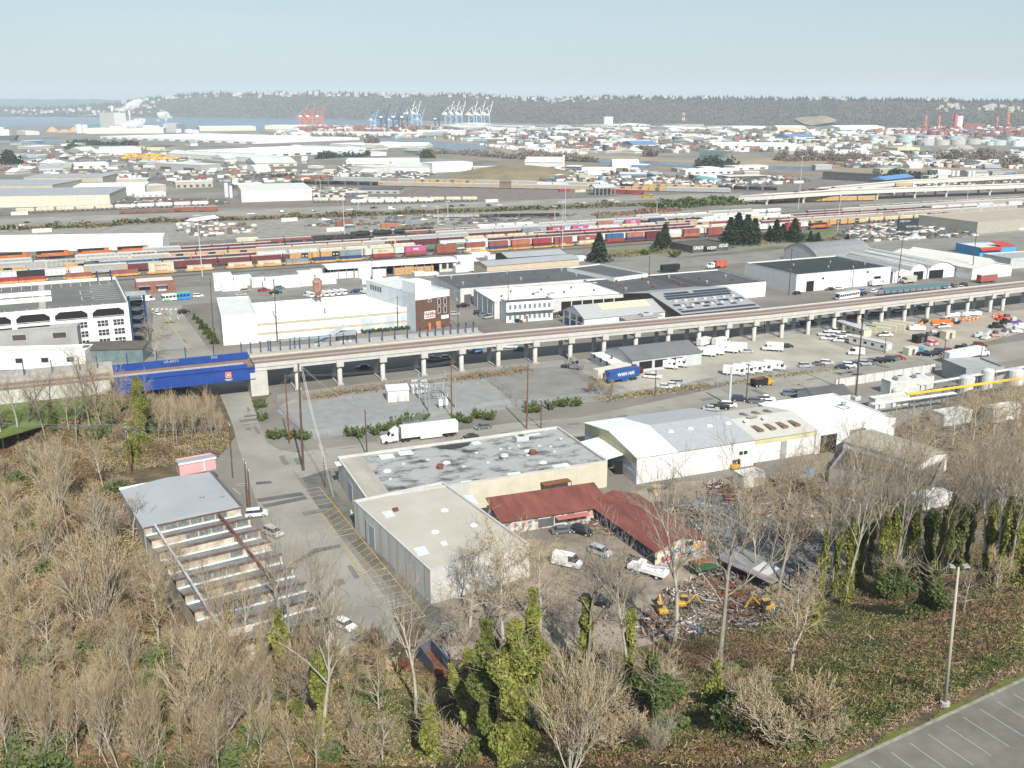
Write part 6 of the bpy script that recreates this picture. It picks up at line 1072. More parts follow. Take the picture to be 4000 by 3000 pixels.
def well(L=14.6):
 r = thing('well_car',None,'well wagon'); mb = MB(); mb.box(-L/2+1.5,L/2-1.5,-1.5,-1.35,.5,1.5); mb.box(-L/2+1.5,L/2-1.5,1.35,1.5,.5,1.5); mb.box(-L/2+1.5,L/2-1.5,-1.35,1.35,.45,.6); mb.build('well_side',rbody,r)
 for s in(-1,1):MB().extr([(s*(L/2-1.5),.6),(s*(L/2-1.5),1.6),(s*L/2,1.25),(s*L/2,.95)][::s],-1.2,1.2).build('end_deck',rbody,r); MB().box(s*(L/2-.4)-.9,s*(L/2-.4)+.9,-1.1,1.1,.2,.9).build('bogie',dgrey,r)
 return r
def gondola(L=15):
 r = thing('gondola',None,'gondola'); mb = MB(); mb.box(-L/2,L/2,-1.45,-1.3,1,2.6); mb.box(-L/2,L/2,1.3,1.45,1,2.6); mb.box(-L/2,-L/2+.15,-1.3,1.3,1,2.6); mb.box(L/2-.15,L/2,-1.3,1.3,1,2.6); mb.box(-L/2,L/2,-1.3,1.3,1,1.2)
 for k in range(12):x = -L/2+.6+k*(L-1.2)/11; mb.box(x-.07,x+.07,-1.52,1.52,1,2.6)
 mb.build('body',rbody,r); MB().box(-L/2+.2,L/2-.2,-1.28,1.28,1.2,2.0).build('load',M('gondola_load',(.06,.05,.045),var=.4,scale=1),r); bogies(r,L); return r
def loco(L=20):
 r = thing('locomotive',None,'locomotive'); MB().box(-L/2,L/2,-1.5,1.5,1.1,1.5).build('frame',black,r); MB().box(-L/2+1,L/2-5.2,-1.0,1.0,1.5,3.9).build('hood',RM['orange'],r); MB().box(-L/2+.8,L/2-5,-1.15,1.15,3.5,4.5).build('roof',black,r)
 MB().box(L/2-5.1,L/2-2.6,-1.45,1.45,1.5,4.5).build('cab',RM['orange'],r); MB().box(L/2-2.6,L/2-.6,-1.2,1.2,1.5,2.9).build('nose',RM['orange'],r); MB().box(L/2-2.65,L/2-2.55,-1.2,1.2,3.4,4.1).build('windscreen',glass,r); MB().box(-2.5,2.5,-1.1,1.1,.4,1.1).build('fuel_tank',black,r)
 for s in(-1,1):MB().box(-L/2+.8,-L/2+3,min(s*.9,s*1.5),max(s*.9,s*1.5),3.2,4.3).build('radiator',black,r)
 for x in(-L/2+3,L/2-3):MB().box(x-2,x+2,-1.2,1.2,.2,1.05).build('bogie',dgrey,r)
 text('BNSF',1.4,RM['yellow'],r,(-1,-1.03,2.7),(R(90),0,0)); return r
PR = {'b':(boxcar(),17),'y':(boxcar(door=True),17),'a':(autorack(),20.6),'h':(hopper(),14.4),'t':(tank(),14.5),'c':(centerbeam(),17.6),'w':(well(),15),'g':(gondola(),15.5),'l':(loco(),20.8)}
KN = {'b':'boxcar','y':'dark-doored boxcar','a':'car carrier','h':'hopper car','t':'tank car','c':'wagon with white wrapped loads','w':'low well wagon','g':'gondola','l':'locomotive'}
A1,B1_ = Vector(P(0,1112)),Vector(P(3150,899)); RD = (B1_-A1).normalized(); RN = Vector((-RD.y,RD.x,0)); RA = math.atan2(RD.y,RD.x)
def row_at(k):return A1+RN*(13.2*(k-1))
def s_at(x,k):
 o = row_at(k); lo,hi = -400,1500
 for _ in range(40):
  m_ = (lo+hi)/2
  if px(o+RD*m_)[0]<x:lo = m_
  else:hi = m_
 return lo
rn = random.Random(5)
def runrow(k,spans,name,origin=None,direc=None,sc=1.0):
 out = []
 for x0,x1,ch in spans:
  if origin is None:o,dr = row_at(k),RD; s,e = s_at(x0,k),s_at(x1,k)
  else:
   o,dr = origin,direc
   def sf(x):
    lo,hi = -1500,3000
    for _ in range(40):
     m_ = (lo+hi)/2; q = o+dr*m_
     if q.y<60 or px(q)[0]<x:lo = m_
     else:hi = m_
    return lo
   s,e = sf(x0),sf(x1)
  ch = ch.split(); i = 0
  while s<e and len(out)<60:
   c = ch[0]if len(ch) == 1 else rn.choice(ch)
   reps = 1 if len(ch)<2 else rn.randint(1,4)
   for _ in range(reps):
    kd,cl = c.split(':'); src,L = PR[kd]; L*=sc
    if rn.random()<.985:
     p = o+dr*(s+L/2); cm_ = 'brown' if cl == '_' else cl
     q = dup(src,p,math.atan2(dr.y,dr.x)+(math.pi if rn.random()<.5 and kd not in 'lw' else 0),sc,'','rail cars in the yards',{'rail_body':RM[cm_]}); q['_d'] = (cm_+' '+KN[kd])if kd not in 'l' else 'orange locomotive'; out.append(q)
    s += L+.25
    if s>e:break
 rank(out,'{} in '+name); return out
 # front row: double stacks
wl = []; cn = []; CT_ = []
def cont(x,lev,cl,txt=None,L=12.2,off=0):
 s = s_at(x,1); p = row_at(1)+RD*(s+off)+Vector((0,0,.62+2.62*lev)); r = thing('shipping_container','','container',p,RA,'containers on the front train'); MB().box(-L/2,L/2,-1.22,1.22,0,2.55).build('body',RM[cl],r)
 MB().box(-L/2+.02,L/2-.02,-1.26,1.26,2.5,2.6).build('top_rail',RM[cl],r); MB().box(L/2,L/2+.03,-1.1,1.1,.1,2.4).build('door',RM[cl],r)
 if txt:text(txt,1.5 if len(txt)<5 else 1.05,red if cl=='cream' else white,r,(0,-1.28,1.3),(R(90),0,0))
 r['_d'] = cl+(' container lettered '+txt if txt else ' container')+(' (upper)' if lev else ' (lower)'); CT_.append(r)
for x,a_,at,b_,bt in((20,'red',None,None,None),(126,'red',None,'black',None),(310,'red-brown',None,None,None),(490,'red-brown',None,None,None),(632,'cream','YANG MING','cream','YANG MING'),(780,'cream','YANG MING',None,None),(938,'cream','YANG MING',None,None),(1052,'cream','YANG MING',None,None),(1160,'grey-blue',None,None,None),(1268,'navy',None,None,None),(1370,'navy',None,'grey-blue',None),(1496,'red',None,'cream','YANG MING'),(1622,'red-brown',None,'pink','ONE'),(1742,'red-brown',None,'red-brown',None),(1856,'cream','YANG MING','red-brown',None),(1946,'navy',None,'red-brown',None),(2034,'red-brown',None,'orange-brown',None),(2115,'maroon',None,'red',None),(2198,'red-brown','oppu','red-brown',None),(2292,'cream',None,'red-brown','oppu'),(2400,'red',None,'blue',None),(2478,'navy',None,'orange-brown',None),(2552,'maroon',None,'maroon',None),(2625,'cream',None,None,None),(2698,'orange-brown',None,'red-brown',None),(2792,'red-brown',None,'red-brown',None),(2880,'red-brown',None,'brown',None),(3095,'red',None,'red',None)):
 q = dup(PR['w'][0],row_at(1)+RD*s_at(x,1),RA,1,'','rail cars in the yards',{'rail_body':RM['yellow']if x<1450 or 1850<x<2350 else RM['brown']}); wl.append(q); cont(x,0,a_,at)
 if b_:cont(x,1,b_,bt)
rank(wl,'low well wagon carrying containers in the front train')
runrow(1,[(3155,3240,'l:_')],'the front track by the conifers')
runrow(2,[(-40,330,'c:white y:yellow'),(330,720,'b:brown a:yellow'),(720,1130,'b:brown'),(1130,1300,'y:yellow'),(1300,1650,'c:white'),(1650,1780,'h:green'),(1780,3130,'c:white'),(3160,3330,'y:yellow'),(3330,3600,'h:cream h:tan h:white'),(3600,3720,'t:black')],'the second rail row')
runrow(3,[(-40,330,'y:yellow'),(330,620,'b:blue b:brown'),(620,1000,'c:white b:brown'),(1000,1900,'c:white h:cream'),(1900,2700,'b:brown b:maroon'),(2700,3050,'b:brown h:cream'),(3080,3440,'c:white y:yellow a:yellow'),(3440,3900,'a:tan c:white')],'the third rail row')
runrow(4,[(-40,180,'a:grey'),(180,640,'y:yellow a:cream'),(640,1000,'a:grey y:yellow'),(1000,1500,'a:yellow a:tan'),(1500,2080,'h:cream h:green h:tan b:maroon'),(2080,2900,'y:yellow b:brown b:red b:maroon'),(3000,3500,'b:brown b:maroon b:rust'),(3500,3950,'c:white b:rust')],'the fourth rail row')
runrow(5,[(-40,520,'a:cream a:grey'),(520,1000,'b:brown c:white'),(1000,1460,'t:black b:brown y:yellow'),(1460,2100,'b:maroon b:brown a:grey y:yellow'),(2150,2420,'y:yellow c:white'),(2420,3050,'y:yellow h:tan h:white'),(3080,3400,'b:brown b:rust'),(3400,3950,'a:yellow t:black c:white b:brown')],'the fifth rail row')
runrow(6,[(560,1000,'a:grey b:maroon'),(1000,1700,'t:black b:maroon y:yellow'),(1700,2400,'a:grey h:white t:black'),(2400,3000,'t:black h:white a:tan'),(3150,3950,'a:grey a:tan b:brown')],'the sixth rail row')
runrow(7,[(-30,540,'l:_'),(640,820,'g:brown'),(1000,1130,'b:rust'),(1130,1400,'t:black'),(1580,2100,'c:white b:rust y:yellow'),(2100,2950,'a:tan h:white a:grey'),(3350,3950,'b:brown b:rust')],'the seventh rail row')
runrow(8,[(920,1010,'h:cream'),(1860,2050,'h:white'),(2480,3000,'a:tan h:white'),(1080,1800,'t:black b:rust g:brown')],'the eighth rail row')
for x,k,cl,txt in((2252,5,'pink','ONE'),(2456,6,'pink','ONE'),(2158,5,'red','K LINE'),(2060,5,'grey-blue',None),(2350,6,'orange-brown',None),(2550,6,'navy',None)):
 s = s_at(x,k); p = row_at(k)+RD*s-RN*4.4+Vector((0,0,.62)); q = dup(PR['w'][0],p-Vector((0,0,.62)),RA,1,'','rail cars in the yards',{'rail_body':RM['brown']}); q['label'] = 'well wagon under the %s container %samong the boxcars'%(cl,'lettered %s '%txt if txt else '')if x!=2456 else 'well wagon under the farther pink container among the boxcars'
 for lev in(0,1):
  r = thing('shipping_container','','container',p+Vector((0,0,2.62*lev)),RA,'containers on the middle trains'); MB().box(-6.1,6.1,-1.22,1.22,0,2.55).build('body',RM[cl if lev else 'red-brown'],r); MB().box(6.1,6.13,-1.1,1.1,.1,2.4).build('door',RM[cl if lev else 'red-brown'],r)
  if txt and lev:text(txt,1.7,white,r,(0,-1.26,1.3),(R(90),0,0))
  r['_d'] = (cl if lev else 'red-brown')+(' upper' if lev else ' lower'); CT_.append(r)
rank(CT_,'{} in the container trains')
# far tracks
def prow(x0,y0,x1,y1,spans,name,sc=1):a,b = Vector(P(x0,y0)),Vector(P(x1,y1)); return runrow(0,spans,name,a,(b-a).normalized(),sc)
prow(1136,720,2782,753,[(1136,1300,'t:black'),(1300,1470,'t:black t:white'),(1480,1950,'a:yellow'),(1950,2320,'a:yellow b:brown'),(2400,2780,'y:yellow a:grey')],'the train below the brown mound')
prow(1290,708,2790,741,[(1305,1400,'a:grey'),(1420,1950,'a:yellow y:yellow a:grey'),(1950,2300,'a:tan c:white'),(2420,2990,'a:grey y:yellow t:black')],'the farthest train')
prow(1221,791,1832,787,[(1222,1835,'h:cream h:white')],'the pale hopper train beyond the highway'); prow(1370,799,1680,793,[(1370,1690,'h:orange-brown h:white')],'the short hopper string before the pale train')
prow(140,832,770,806,[(60,460,'h:cream h:white'),(460,770,'h:white')],'the pale hopper train at left'); prow(466,836,810,827,[(466,640,'g:rust'),(680,810,'b:rust')],'the red-brown string before the left hoppers')
prow(1678,853,2182,846,[(1690,1870,'g:grey'),(1870,2182,'g:maroon g:black')],'the flat wagon siding'); prow(2310,752,2500,760,[(2320,2480,'b:brown b:red')],'the siding by the tall shed'); prow(3660,806,4000,792,[(3660,3780,'b:orange-brown'),(3780,4000,'h:cream')],'the hopper train under the highway'); prow(3000,791,3400,785,[(3000,3400,'h:white b:yellow')],'the train in the highway shade')
cl_ = [container(x,y,RA*57.3,RM[c_],'',12,'loose containers by the tracks')for x,y,c_ in((15,842,'green'),(15+62,840,'white'),(2205,748,'red'),(2265,751,'cream'),(1308,904,'white'),(1345,878,'rust'),(1520,888,'orange-brown'),(1610,872,'grey-blue'),(1130,965-100,'white'),(60,893,'white'),(165,910-2,'white'),(1920,790,'white'),(2360,855-3,'teal' if 'teal' in RM else 'green'))]; rank(cl_,'loose container standing beside the tracks')
for k_ in PR.values():drop(k_[0])
# rails: one pair for each track, as the yard's bed of steel
mb = MB()
for k in range(0,10):
 o = row_at(k)if k else row_at(1)-RN*7
 for q in((-.75,.75)if k else(-5.5,-4,0,1.5)):
  a,b = o+RD*-200+RN*q,o+RD*900+RN*q; stroke(mb,[(a.x,a.y,.19),(b.x,b.y,.19)],.14,.03)
tag(mb.build('rail_tracks',M('rail_steel',(.10,.075,.06),.5,var=.2)),kind='structure')
mb = MB()
for k in range(0,9):o = (row_at(k)if k else row_at(1)-RN*11); a,b = o+RD*-200,o+RD*900; stroke(mb,[(a.x,a.y,.12),(b.x,b.y,.12)],3.0,.02)
tag(mb.build('track_beds',M('track_bed_brown',(.085,.065,.052),.95,col2=(.14,.115,.095),scale=.4)),kind='structure')
# ------------------------------------------------------------------ lumber
wrap = M('lumber_wrap',(.66,.665,.66),.45,col2=(.58,.60,.61),scale=.5); LS = []
def stack(x0,x1,yb,yt,m=wrap,dep=5,rows=None,nm='white wrapped lumber stack'):
 a,b = Vector(P(x0,yb)),Vector(P(x1,yb-(x1-x0)*.07)); dv = b-a; L = dv.length; H = max(1.2,PH(x0,yb,yt)); r = thing('lumber_stack','','lumber stack',a,math.atan2(dv.y,dv.x),'lumber stacks in the yard'); r['_d'] = nm; nx_ = max(1,int(L/4.6)); nz = max(1,int(H/1.15)); mb = MB()
 for i in range(nx_):
  hh = nz-(rn.random()<.3 and nz>2)
  for j in range(hh):
   x_ = i*L/nx_; mb.box(x_+.06,x_+L/nx_-.06,.1*(j%2),dep-rn.random()*.3,j*H/nz+.1,(j+1)*H/nz)
 mb.build('bundles',m,r)['kind'] = 'stuff'; LS.append(r)
for a_ in((838,910,1138,1072),(868,968,1140,1090),(905,985,1120,1072),(985,1040,1125,1078),(1030,1060,1138,1105),(1040,1112,1130,1088),(1112,1175,1126,1082),(1175,1235,1120,1080),(1235,1315,1114,1075),(1165,1230,1085,1063),(1220,1272,1078,1056),(1310,1382,1090,1063),(1386,1420,1086,1060),(1402,1455,1088,1048),(1456,1508,1083,1045),(1415,1450,1112,1092),(1458,1495,1108,1085),(1785,1860,1030,1003),(1800,1872,1062,1022),(1845,1915,1008,990),(1780,1830,1066,1040),(2258,2290,1022,1003),(1620,1665,1080,1066),(1660,1715,1078,1070),(1905,1965,1015,1000)):stack(*a_)
tim = M('raw_timber',(.45,.27,.13),var=.1,scale=1)
stack(1335,1385,1086,1062,tim,nm='raw brown lumber stack'); stack(1542,1618,1075,1038,tim,nm='raw brown lumber stack'); stack(1619,1695,1069,1034,tim,nm='raw brown lumber stack')
rank(LS,'{} around the long lumber shed')
# conifers and shrubs of the retail verge come with the plants
# ================================================================== plants
def bark(name,c1,c2):return M(name,c1,.9,col2=c2,scale=1.2,stretch=(1,1,.4))
bk = [bark('pale_bark',(.30,.275,.225),(.44,.41,.35)),bark('grey_bark',(.17,.15,.12),(.30,.27,.22)),bark('dark_bark',(.07,.06,.045),(.16,.14,.11))]
tw = [bark('tan_twigs',(.33,.25,.145),(.47,.375,.235)),bark('brown_twigs',(.31,.215,.12),(.46,.345,.205)),bark('grey_twigs',(.26,.215,.16),(.37,.31,.235))]
lf = [M('ivy_bright',(.10,.115,.022),.7,col2=(.25,.25,.06),scale=.55),M('ivy_dark_shaded',(.055,.075,.017),.6,col2=(.16,.175,.045),scale=.9),M('evergreen',(.014,.03,.014),.8,col2=(.04,.062,.028),scale=.6),M('shrub_green',(.055,.085,.02),.8,col2=(.11,.14,.045),scale=1.0)]
def tubes(segs,n):
 S = np.array([(*a,*b,r0,r1)for a,b,r0,r1 in segs],np.float64); p0,p1 = S[:,:3],S[:,3:6]; d = p1-p0; d/=np.linalg.norm(d,axis=1)[:,None]+1e-9
 ref = np.where(np.abs(d[:,2:3])>.9,[[1.,0,0]],[[0,0,1.]]); a = np.cross(d,ref); a/=np.linalg.norm(a,axis=1)[:,None]+1e-9; b = np.cross(d,a); V = []
 for p,r in((p0,S[:,6]),(p1,S[:,7])):
  for k in range(n):t = 2*math.pi*k/n; V.append(p+r[:,None]*(a*math.cos(t)+b*math.sin(t)))
 V = np.stack(V,1).reshape(-1,3); m_ = len(S); base = (np.arange(m_)*2*n)[:,None]; F = []
 for k in range(n):F.append(base+np.array([[k,(k+1)%n,n+(k+1)%n,n+k]]))
 return V,np.concatenate(F)
def bare(seed,H,stem,spread,up,lv,n1,bends=.25,stems=1,twig=.02,r0=None):
 rr = random.Random(seed); T_,C_ = [],[]
 def grow(p,d,L,r,lvl):
  k = 5 if lvl == 0 else(4 if lvl==1 else 3); q = Vector(p); dd = Vector(d); pts = [(q.copy(),r)]
  for i in range(k):
   dd = (dd+Vector((rr.gauss(0,bends),rr.gauss(0,bends),rr.gauss(0,bends*.6)+up*(.05 if lvl==0 else .16)))*(.35 if lvl==0 else .7)).normalized(); e = q+dd*(L/k); ra = r*(1-.8*i/k); rb = r*(1-.8*(i+1)/k)
   (T_ if lvl<=1 else C_).append((tuple(q),tuple(e),max(ra,twig),max(rb,twig*.8))); q = e; pts.append((q.copy(),rb))
  if lvl>=lv:return
  n = n1[lvl]
  for j in range(n):
   t = stem+(1-stem)*(j+rr.random())/n if lvl == 0 else .2+.8*(j+rr.random())/n; t = min(.999,t); i = int(t*k); f = t*k-i; b0 = pts[i][0].lerp(pts[i+1][0],f); ax = (pts[i+1][0]-pts[i][0]).normalized(); az = rr.random()*6.283 if lvl else j*2.4+rr.random()
   o = ax.orthogonal().normalized(); o.rotate(Matrix.Rotation(az,3,ax)); sp = spread*rr.uniform(.7,1.25); nd = (ax*math.cos(sp)+o*math.sin(sp)+Vector((0,0,up*.35))).normalized()
   grow(b0,nd,L*(.50*(1.15-.55*t)if lvl==0 else .5)*rr.uniform(.7,1.2),max(twig,pts[i][1]*(.5 if lvl==0 else .55)),lvl+1)
 for s in range(stems):
  if stems == 1:grow(Vector((0,0,-.3)),Vector((rr.gauss(0,.04),rr.gauss(0,.04),1)),H,r0 or H*.017,0)
  else:az = 6.283*s/stems+rr.random(); ln = rr.uniform(.08,.55); grow(Vector((.25*math.cos(az),.25*math.sin(az),-.2)),Vector((ln*math.cos(az),ln*math.sin(az),1)).normalized(),H*rr.uniform(.7,1),r0 or H*.008,0)
 return T_,C_
def leafcloud(rr,n,fn,size):
 c = np.array([fn()for _ in range(n)]); a = np.random.default_rng(rr.randint(0,9999)); u = a.normal(size=(n,3)); u/=np.linalg.norm(u,axis=1)[:,None]; v = np.cross(u,a.normal(size=(n,3))); v/=np.linalg.norm(v,axis=1)[:,None]+1e-9; s = size*a.uniform(.55,1.3,(n,1))
 V = np.stack([c-u*s-v*s*.6,c+u*s-v*s*.6,c+u*s+v*s*.6,c-u*s+v*s*.6],1).reshape(-1,3); return V,np.arange(4*n).reshape(-1,4)
def mk(seed,H,tm,cm_,ivy=None,**k):
 r = thing('leafless_shrub' if k.get('stems',1)>9 and H<4 else('ivy_clad_tree' if ivy else 'bare_tree'),None,'tree'); T_,C_ = bare(seed,H,**k); V,F = tubes(T_,6); np_mesh('trunk',V,F,tm,r)
 if C_:V,F = tubes(C_,3); np_mesh('twig_crown',V,F,cm_,r)
 if ivy:addivy(r,seed,*ivy)
 return r
def addivy(r,seed,h0,h1,rad,n,m,sz=.26):
 rr = random.Random(seed)
 def fn():
  z = h0+(h1-h0)*rr.random()**.85; t = (z-h0)/(h1-h0); q = rad*(1.0-.5*t**4)*(.72+.42*math.sin(z*1.1+seed)*math.sin(z*.47+seed)); a = rr.random()*6.283; w_ = q*(1-.55*rr.random()**2)*(1+.4*math.sin(2*a+z*.9+seed)); return(w_*math.cos(a),w_*math.sin(a),z)
 V,F = leafcloud(rr,n,fn,sz); np_mesh('ivy',V,F,m,r)
TP = {'maple':[mk(1,20,bk[1],tw[2],stem=.38,spread=.62,up=.55,lv=3,n1=(11,8,6)),mk(2,21,bk[0],tw[2],stem=.42,spread=.55,up=.6,lv=3,n1=(12,8,5)),mk(3,18,bk[1],tw[0],stem=.3,spread=.7,up=.5,lv=3,n1=(12,8,6))],'wide':[mk(11,12,bk[0],tw[0],stem=.16,spread=.85,up=.4,lv=3,n1=(13,9,6),r0=.24),mk(12,11,bk[0],tw[2],stem=.2,spread=.95,up=.3,lv=3,n1=(12,9,6),bends=.4,r0=.26)],'fan':[mk(21,10,bk[0],tw[0],stem=.15,spread=.35,up=.6,lv=2,n1=(11,7),stems=11,twig=.022),mk(22,9,bk[0],tw[2],stem=.2,spread=.42,up=.5,lv=2,n1=(12,6),stems=10,twig=.022),mk(23,8,bk[1],tw[1],stem=.1,spread=.5,up=.5,lv=2,n1=(12,7),stems=9,twig=.022)],'alder':[mk(31,14,bk[0],tw[1],stem=.35,spread=.5,up=.5,lv=2,n1=(26,9),r0=.15),mk(32,13,bk[0],tw[0],stem=.4,spread=.45,up=.7,lv=2,n1=(24,9),r0=.14)],'ivytree':[mk(41,20,bk[1],tw[2],(0,13.5,1.15,3600,lf[0],.22),stem=.45,spread=.6,up=.5,lv=3,n1=(10,7,5)),mk(42,19,bk[0],tw[2],(0,14,.95,3400,lf[0],.22),stem=.5,spread=.55,up=.6,lv=3,n1=(10,7,5)),mk(43,18,bk[2],tw[2],(0,13,1.1,3200,lf[1],.22),stem=.5,spread=.6,up=.5,lv=3,n1=(9,7,5))],'dark':[mk(51,15,bk[2],tw[2],stem=.15,spread=.8,up=.45,lv=3,n1=(9,7,6),bends=.4,r0=.3),mk(52,14,bk[2],tw[0],stem=.2,spread=.7,up=.5,lv=3,n1=(9,7,6),bends=.4,r0=.28)],'sapling':[mk(61,11,bk[0],tw[1],stem=.3,spread=.35,up=.9,lv=2,n1=(20,4),r0=.08,twig=.025),mk(62,10,bk[0],tw[0],stem=.25,spread=.4,up=.8,lv=2,n1=(22,4),r0=.07,twig=.025)],'bush':[mk(71,3.4,bk[1],tw[1],stem=.05,spread=.6,up=.4,lv=2,n1=(9,6),stems=13,twig=.022),mk(72,3,bk[0],tw[0],stem=.05,spread=.65,up=.3,lv=2,n1=(9,6),stems=12,twig=.022),mk(73,2.8,bk[1],tw[2],(0,2.2,1.7,700,lf[3],.2),stem=.05,spread=.65,up=.3,lv=2,n1=(8,5),stems=10,twig=.022)],}
PH_ = {k:max(max((c.data.vertices[i].co.z for c in t.children for i in range(len(c.data.vertices))),default=1)for t in v)for k,v in TP.items()}
trn = random.Random(77); GRP = {}
def tree(kind,xb,yb,yt=None,label=None,grp=None,v=None,rz=None,sc=None,xt=None,wd=1.0):
 b = PG(xb,yb)
 if yt is not None:
  _,bb,c = ray(xb,yt); H = CAMH+c*b[1]/bb-b[2]; sc = max(.25,H/(PH_[kind]*1.02))
 sc = sc or trn.uniform(.8,1.15); src = TP[kind][v if v is not None else trn.randrange(len(TP[kind]))]
 o = dup(src,b,trn.uniform(0,6.28)if rz is None else rz,(sc*wd,sc*wd,sc),label,grp,cat='tree' if kind!='bush' else 'bush')
 if xt is not None:e = PD(xt,yt,b[1]); o.rotation_euler = (0,max(-.3,min(.3,(e[0]-b[0])/H)),0)
 if grp:GRP.setdefault(grp,[]).append(o)
 return o
G1 = 'tall bare trees on the lower slope'
for a in(('maple',2633,2525,1665,'tall bare tree whose grey trunk rises left of the yellow excavator arm',1),('maple',2812,2655,1600,'tallest bare tree right of centre, forked over the grey lean-to',0),('maple',3244,2318,1585,'pale straight trunked bare tree at the right of the gravel yard',1),('maple',3040,2330,1640,'slim bare tree at the edge of the blue-grey gravel',2),('wide',3085,2645,2150,'spreading bare tree low on the bramble slope, right of the dirt yard',0),('wide',3762,2390,2170,'bare spreading tree just right of the lamp heads',1),('wide',3885,2365,2120,'bare spreading tree at the right edge beyond the lamp pole',0),('ivytree',2285,2650,1930,'ivy covered trunk at the left edge of the dirt yard, bare top',0),('ivytree',2455,2690,1985,'broad bright ivy column right of the silver car',1),('wide',1965,2500,1960,'large twiggy bare tree before the beige wing wall',0),('wide',1835,2450,2010,'second twiggy bare tree hiding the corner of the beige wing',1),('wide',2110,2480,2030,'bare twiggy tree right of the beige wing wall',0),('maple',1085,2480,1960,'pale forked bare tree standing in the street beside the factory',1),('maple',1255,2520,1990,'bare tree with pale trunk over the middle of the street',0),('maple',700,2480,2040,'bare tree rising over the lower saw-tooth roofs',2),('maple',1625,2800,2120,'slender pale tree standing at the end of the street',1),('ivytree',1268,2960,2000,'tall trunk with ivy sleeve left of the white car',1),('ivytree',1110,2720,1950,'ivy wrapped bare tree beside the factory, left of the street',0),('wide',1495,2985,2700,'gnarled pale bare tree with crooked limbs at the bottom edge',1),('wide',1480,2800,2500,'small leafless tree at the street end before the blue dumpster',0),('fan',2230,3020,2520,'many stemmed pale bare tree filling the bottom centre',0),('fan',2350,2790,2440,'multi stemmed bare tree below the bright ivy column',1),('wide',140,2530,2150,'wide pale barked bare tree near the left edge',0),('fan',385,2490,2010,'fan shaped bare tree left of the saw-tooth factory',0),('wide',620,2520,2180,'pale forked bare tree at the foot of the factory',0),('fan',765,2880,2440,'straw coloured many stemmed tree below the factory',0),('alder',410,1930,1640,'single white birch trunk in the brush left of the workshop',0),('fan',215,1880,1640,'grey fan shaped shrub in the brush below the lawn',1),('wide',520,2110,1880,'dark twiggy tree leaning over the workshop roof',1),('wide',690,2330,2060,'brown twigged tree over the saw-tooth roofs',0),('alder',900,2600,2200,'tree with green sleeve before the saw-tooth roofs',1),('alder',820,2520,2230,'slim bare tree in front of the last saw-tooth bay, left',0),('alder',960,2560,2180,'slim bare tree in front of the last saw-tooth bay, right',1),('maple',560,2460,2100,'bare tree at the west wall of the saw-tooth factory',0),('fan',880,2640,2300,'fan shaped bare tree screening the factory end',2),('maple',830,2440,2110,'grey bare tree rising through the middle saw-tooth bays',1),('fan',2560,2960,2760,'low pale bare tree leaning right at the bottom centre',1)):
 tree(a[0],a[1],a[2],a[3],a[4],None,a[5])
 # big dark ivy masses in the middle foreground
def ivymass(x,y,yt,rad,m,label,lean=0):
 b = PG(x,y); _,bb,c = ray(x,yt); H = CAMH+c*b[1]/bb-b[2]; r = thing('ivy_tree',label,'tree',b); MB().tube((0,0,-.3),(lean,0,H*.97),.35,.1,8).build('trunk',bk[2],r); rr = random.Random(int(x))
 def fn():
  z = H*rr.random(); t = z/H; q = rad*(1.05-.6*t**4)*(.68+.42*math.sin(z*.9+x)*math.sin(z*.41+x)); a = rr.random()*6.283; w_ = q*(1-.5*rr.random()**2)*(1+.45*math.sin(2*a+z*.7+x)); return(lean*t+w_*math.cos(a),w_*math.sin(a),z)
 V,F = leafcloud(rr,int(760*rad*H/2),fn,.19); np_mesh('ivy',V,F,m,r); S_ = []
 for _ in range(46):
  z = H*rr.uniform(.35,1); a = rr.random()*6.28; p = Vector((lean*z/H,0,z)); d_ = Vector((math.cos(a),math.sin(a),rr.uniform(.2,.9)))
  for s_ in range(3):e = p+d_*rad*rr.uniform(.5,.8); S_.append((tuple(p),tuple(e),.05-.012*s_,.035-.01*s_)); p = e; d_ = (d_+Vector((rr.gauss(0,.4),rr.gauss(0,.4),.3))).normalized()
 V,F = tubes(S_,3); np_mesh('bare_branches',V,F,tw[2],r)
ivymass(1905,2960,2420,1.9,lf[1],'dark shaded ivy column, left of the pair at bottom centre'); ivymass(2010,2975,2430,2.3,lf[0],'sunlit broad ivy column, right of the pair at bottom centre'); ivymass(1862,2905,2600,1.1,lf[0],'bright leaning ivy column left of the dark one',-3.2); ivymass(2545,2740,2560,2.4,lf[3],'rounded green holly mass on the slope below the scrap yard'); ivymass(2600,2810,2640,2.2,lf[3],'lower green holly mass on the slope'); ivymass(2790,2760,2580,1.1,lf[0],'short ivy stump below the tall forked tree'); ivymass(1680,2960,2760,1.8,lf[0],'ivy mound at the foot of the slender pale tree'); ivymass(2080,2830,2300,1.6,lf[0],'ivy covered trunk behind the many stemmed tree'); ivymass(3620,2260,2000,1.6,lf[1],'dark evergreen ivy clump between the right trunks'); ivymass(3500,2330,2210,2.2,lf[3],'green shrub mass at the base of the right ivy trunks'); ivymass(3640,2400,2230,2.4,lf[3],'pale flecked holly bush right of centre by the lamp pole')  # shade on the left column of the pair is put into its darker leaf colour
G2 = 'ivy clad trees at right'
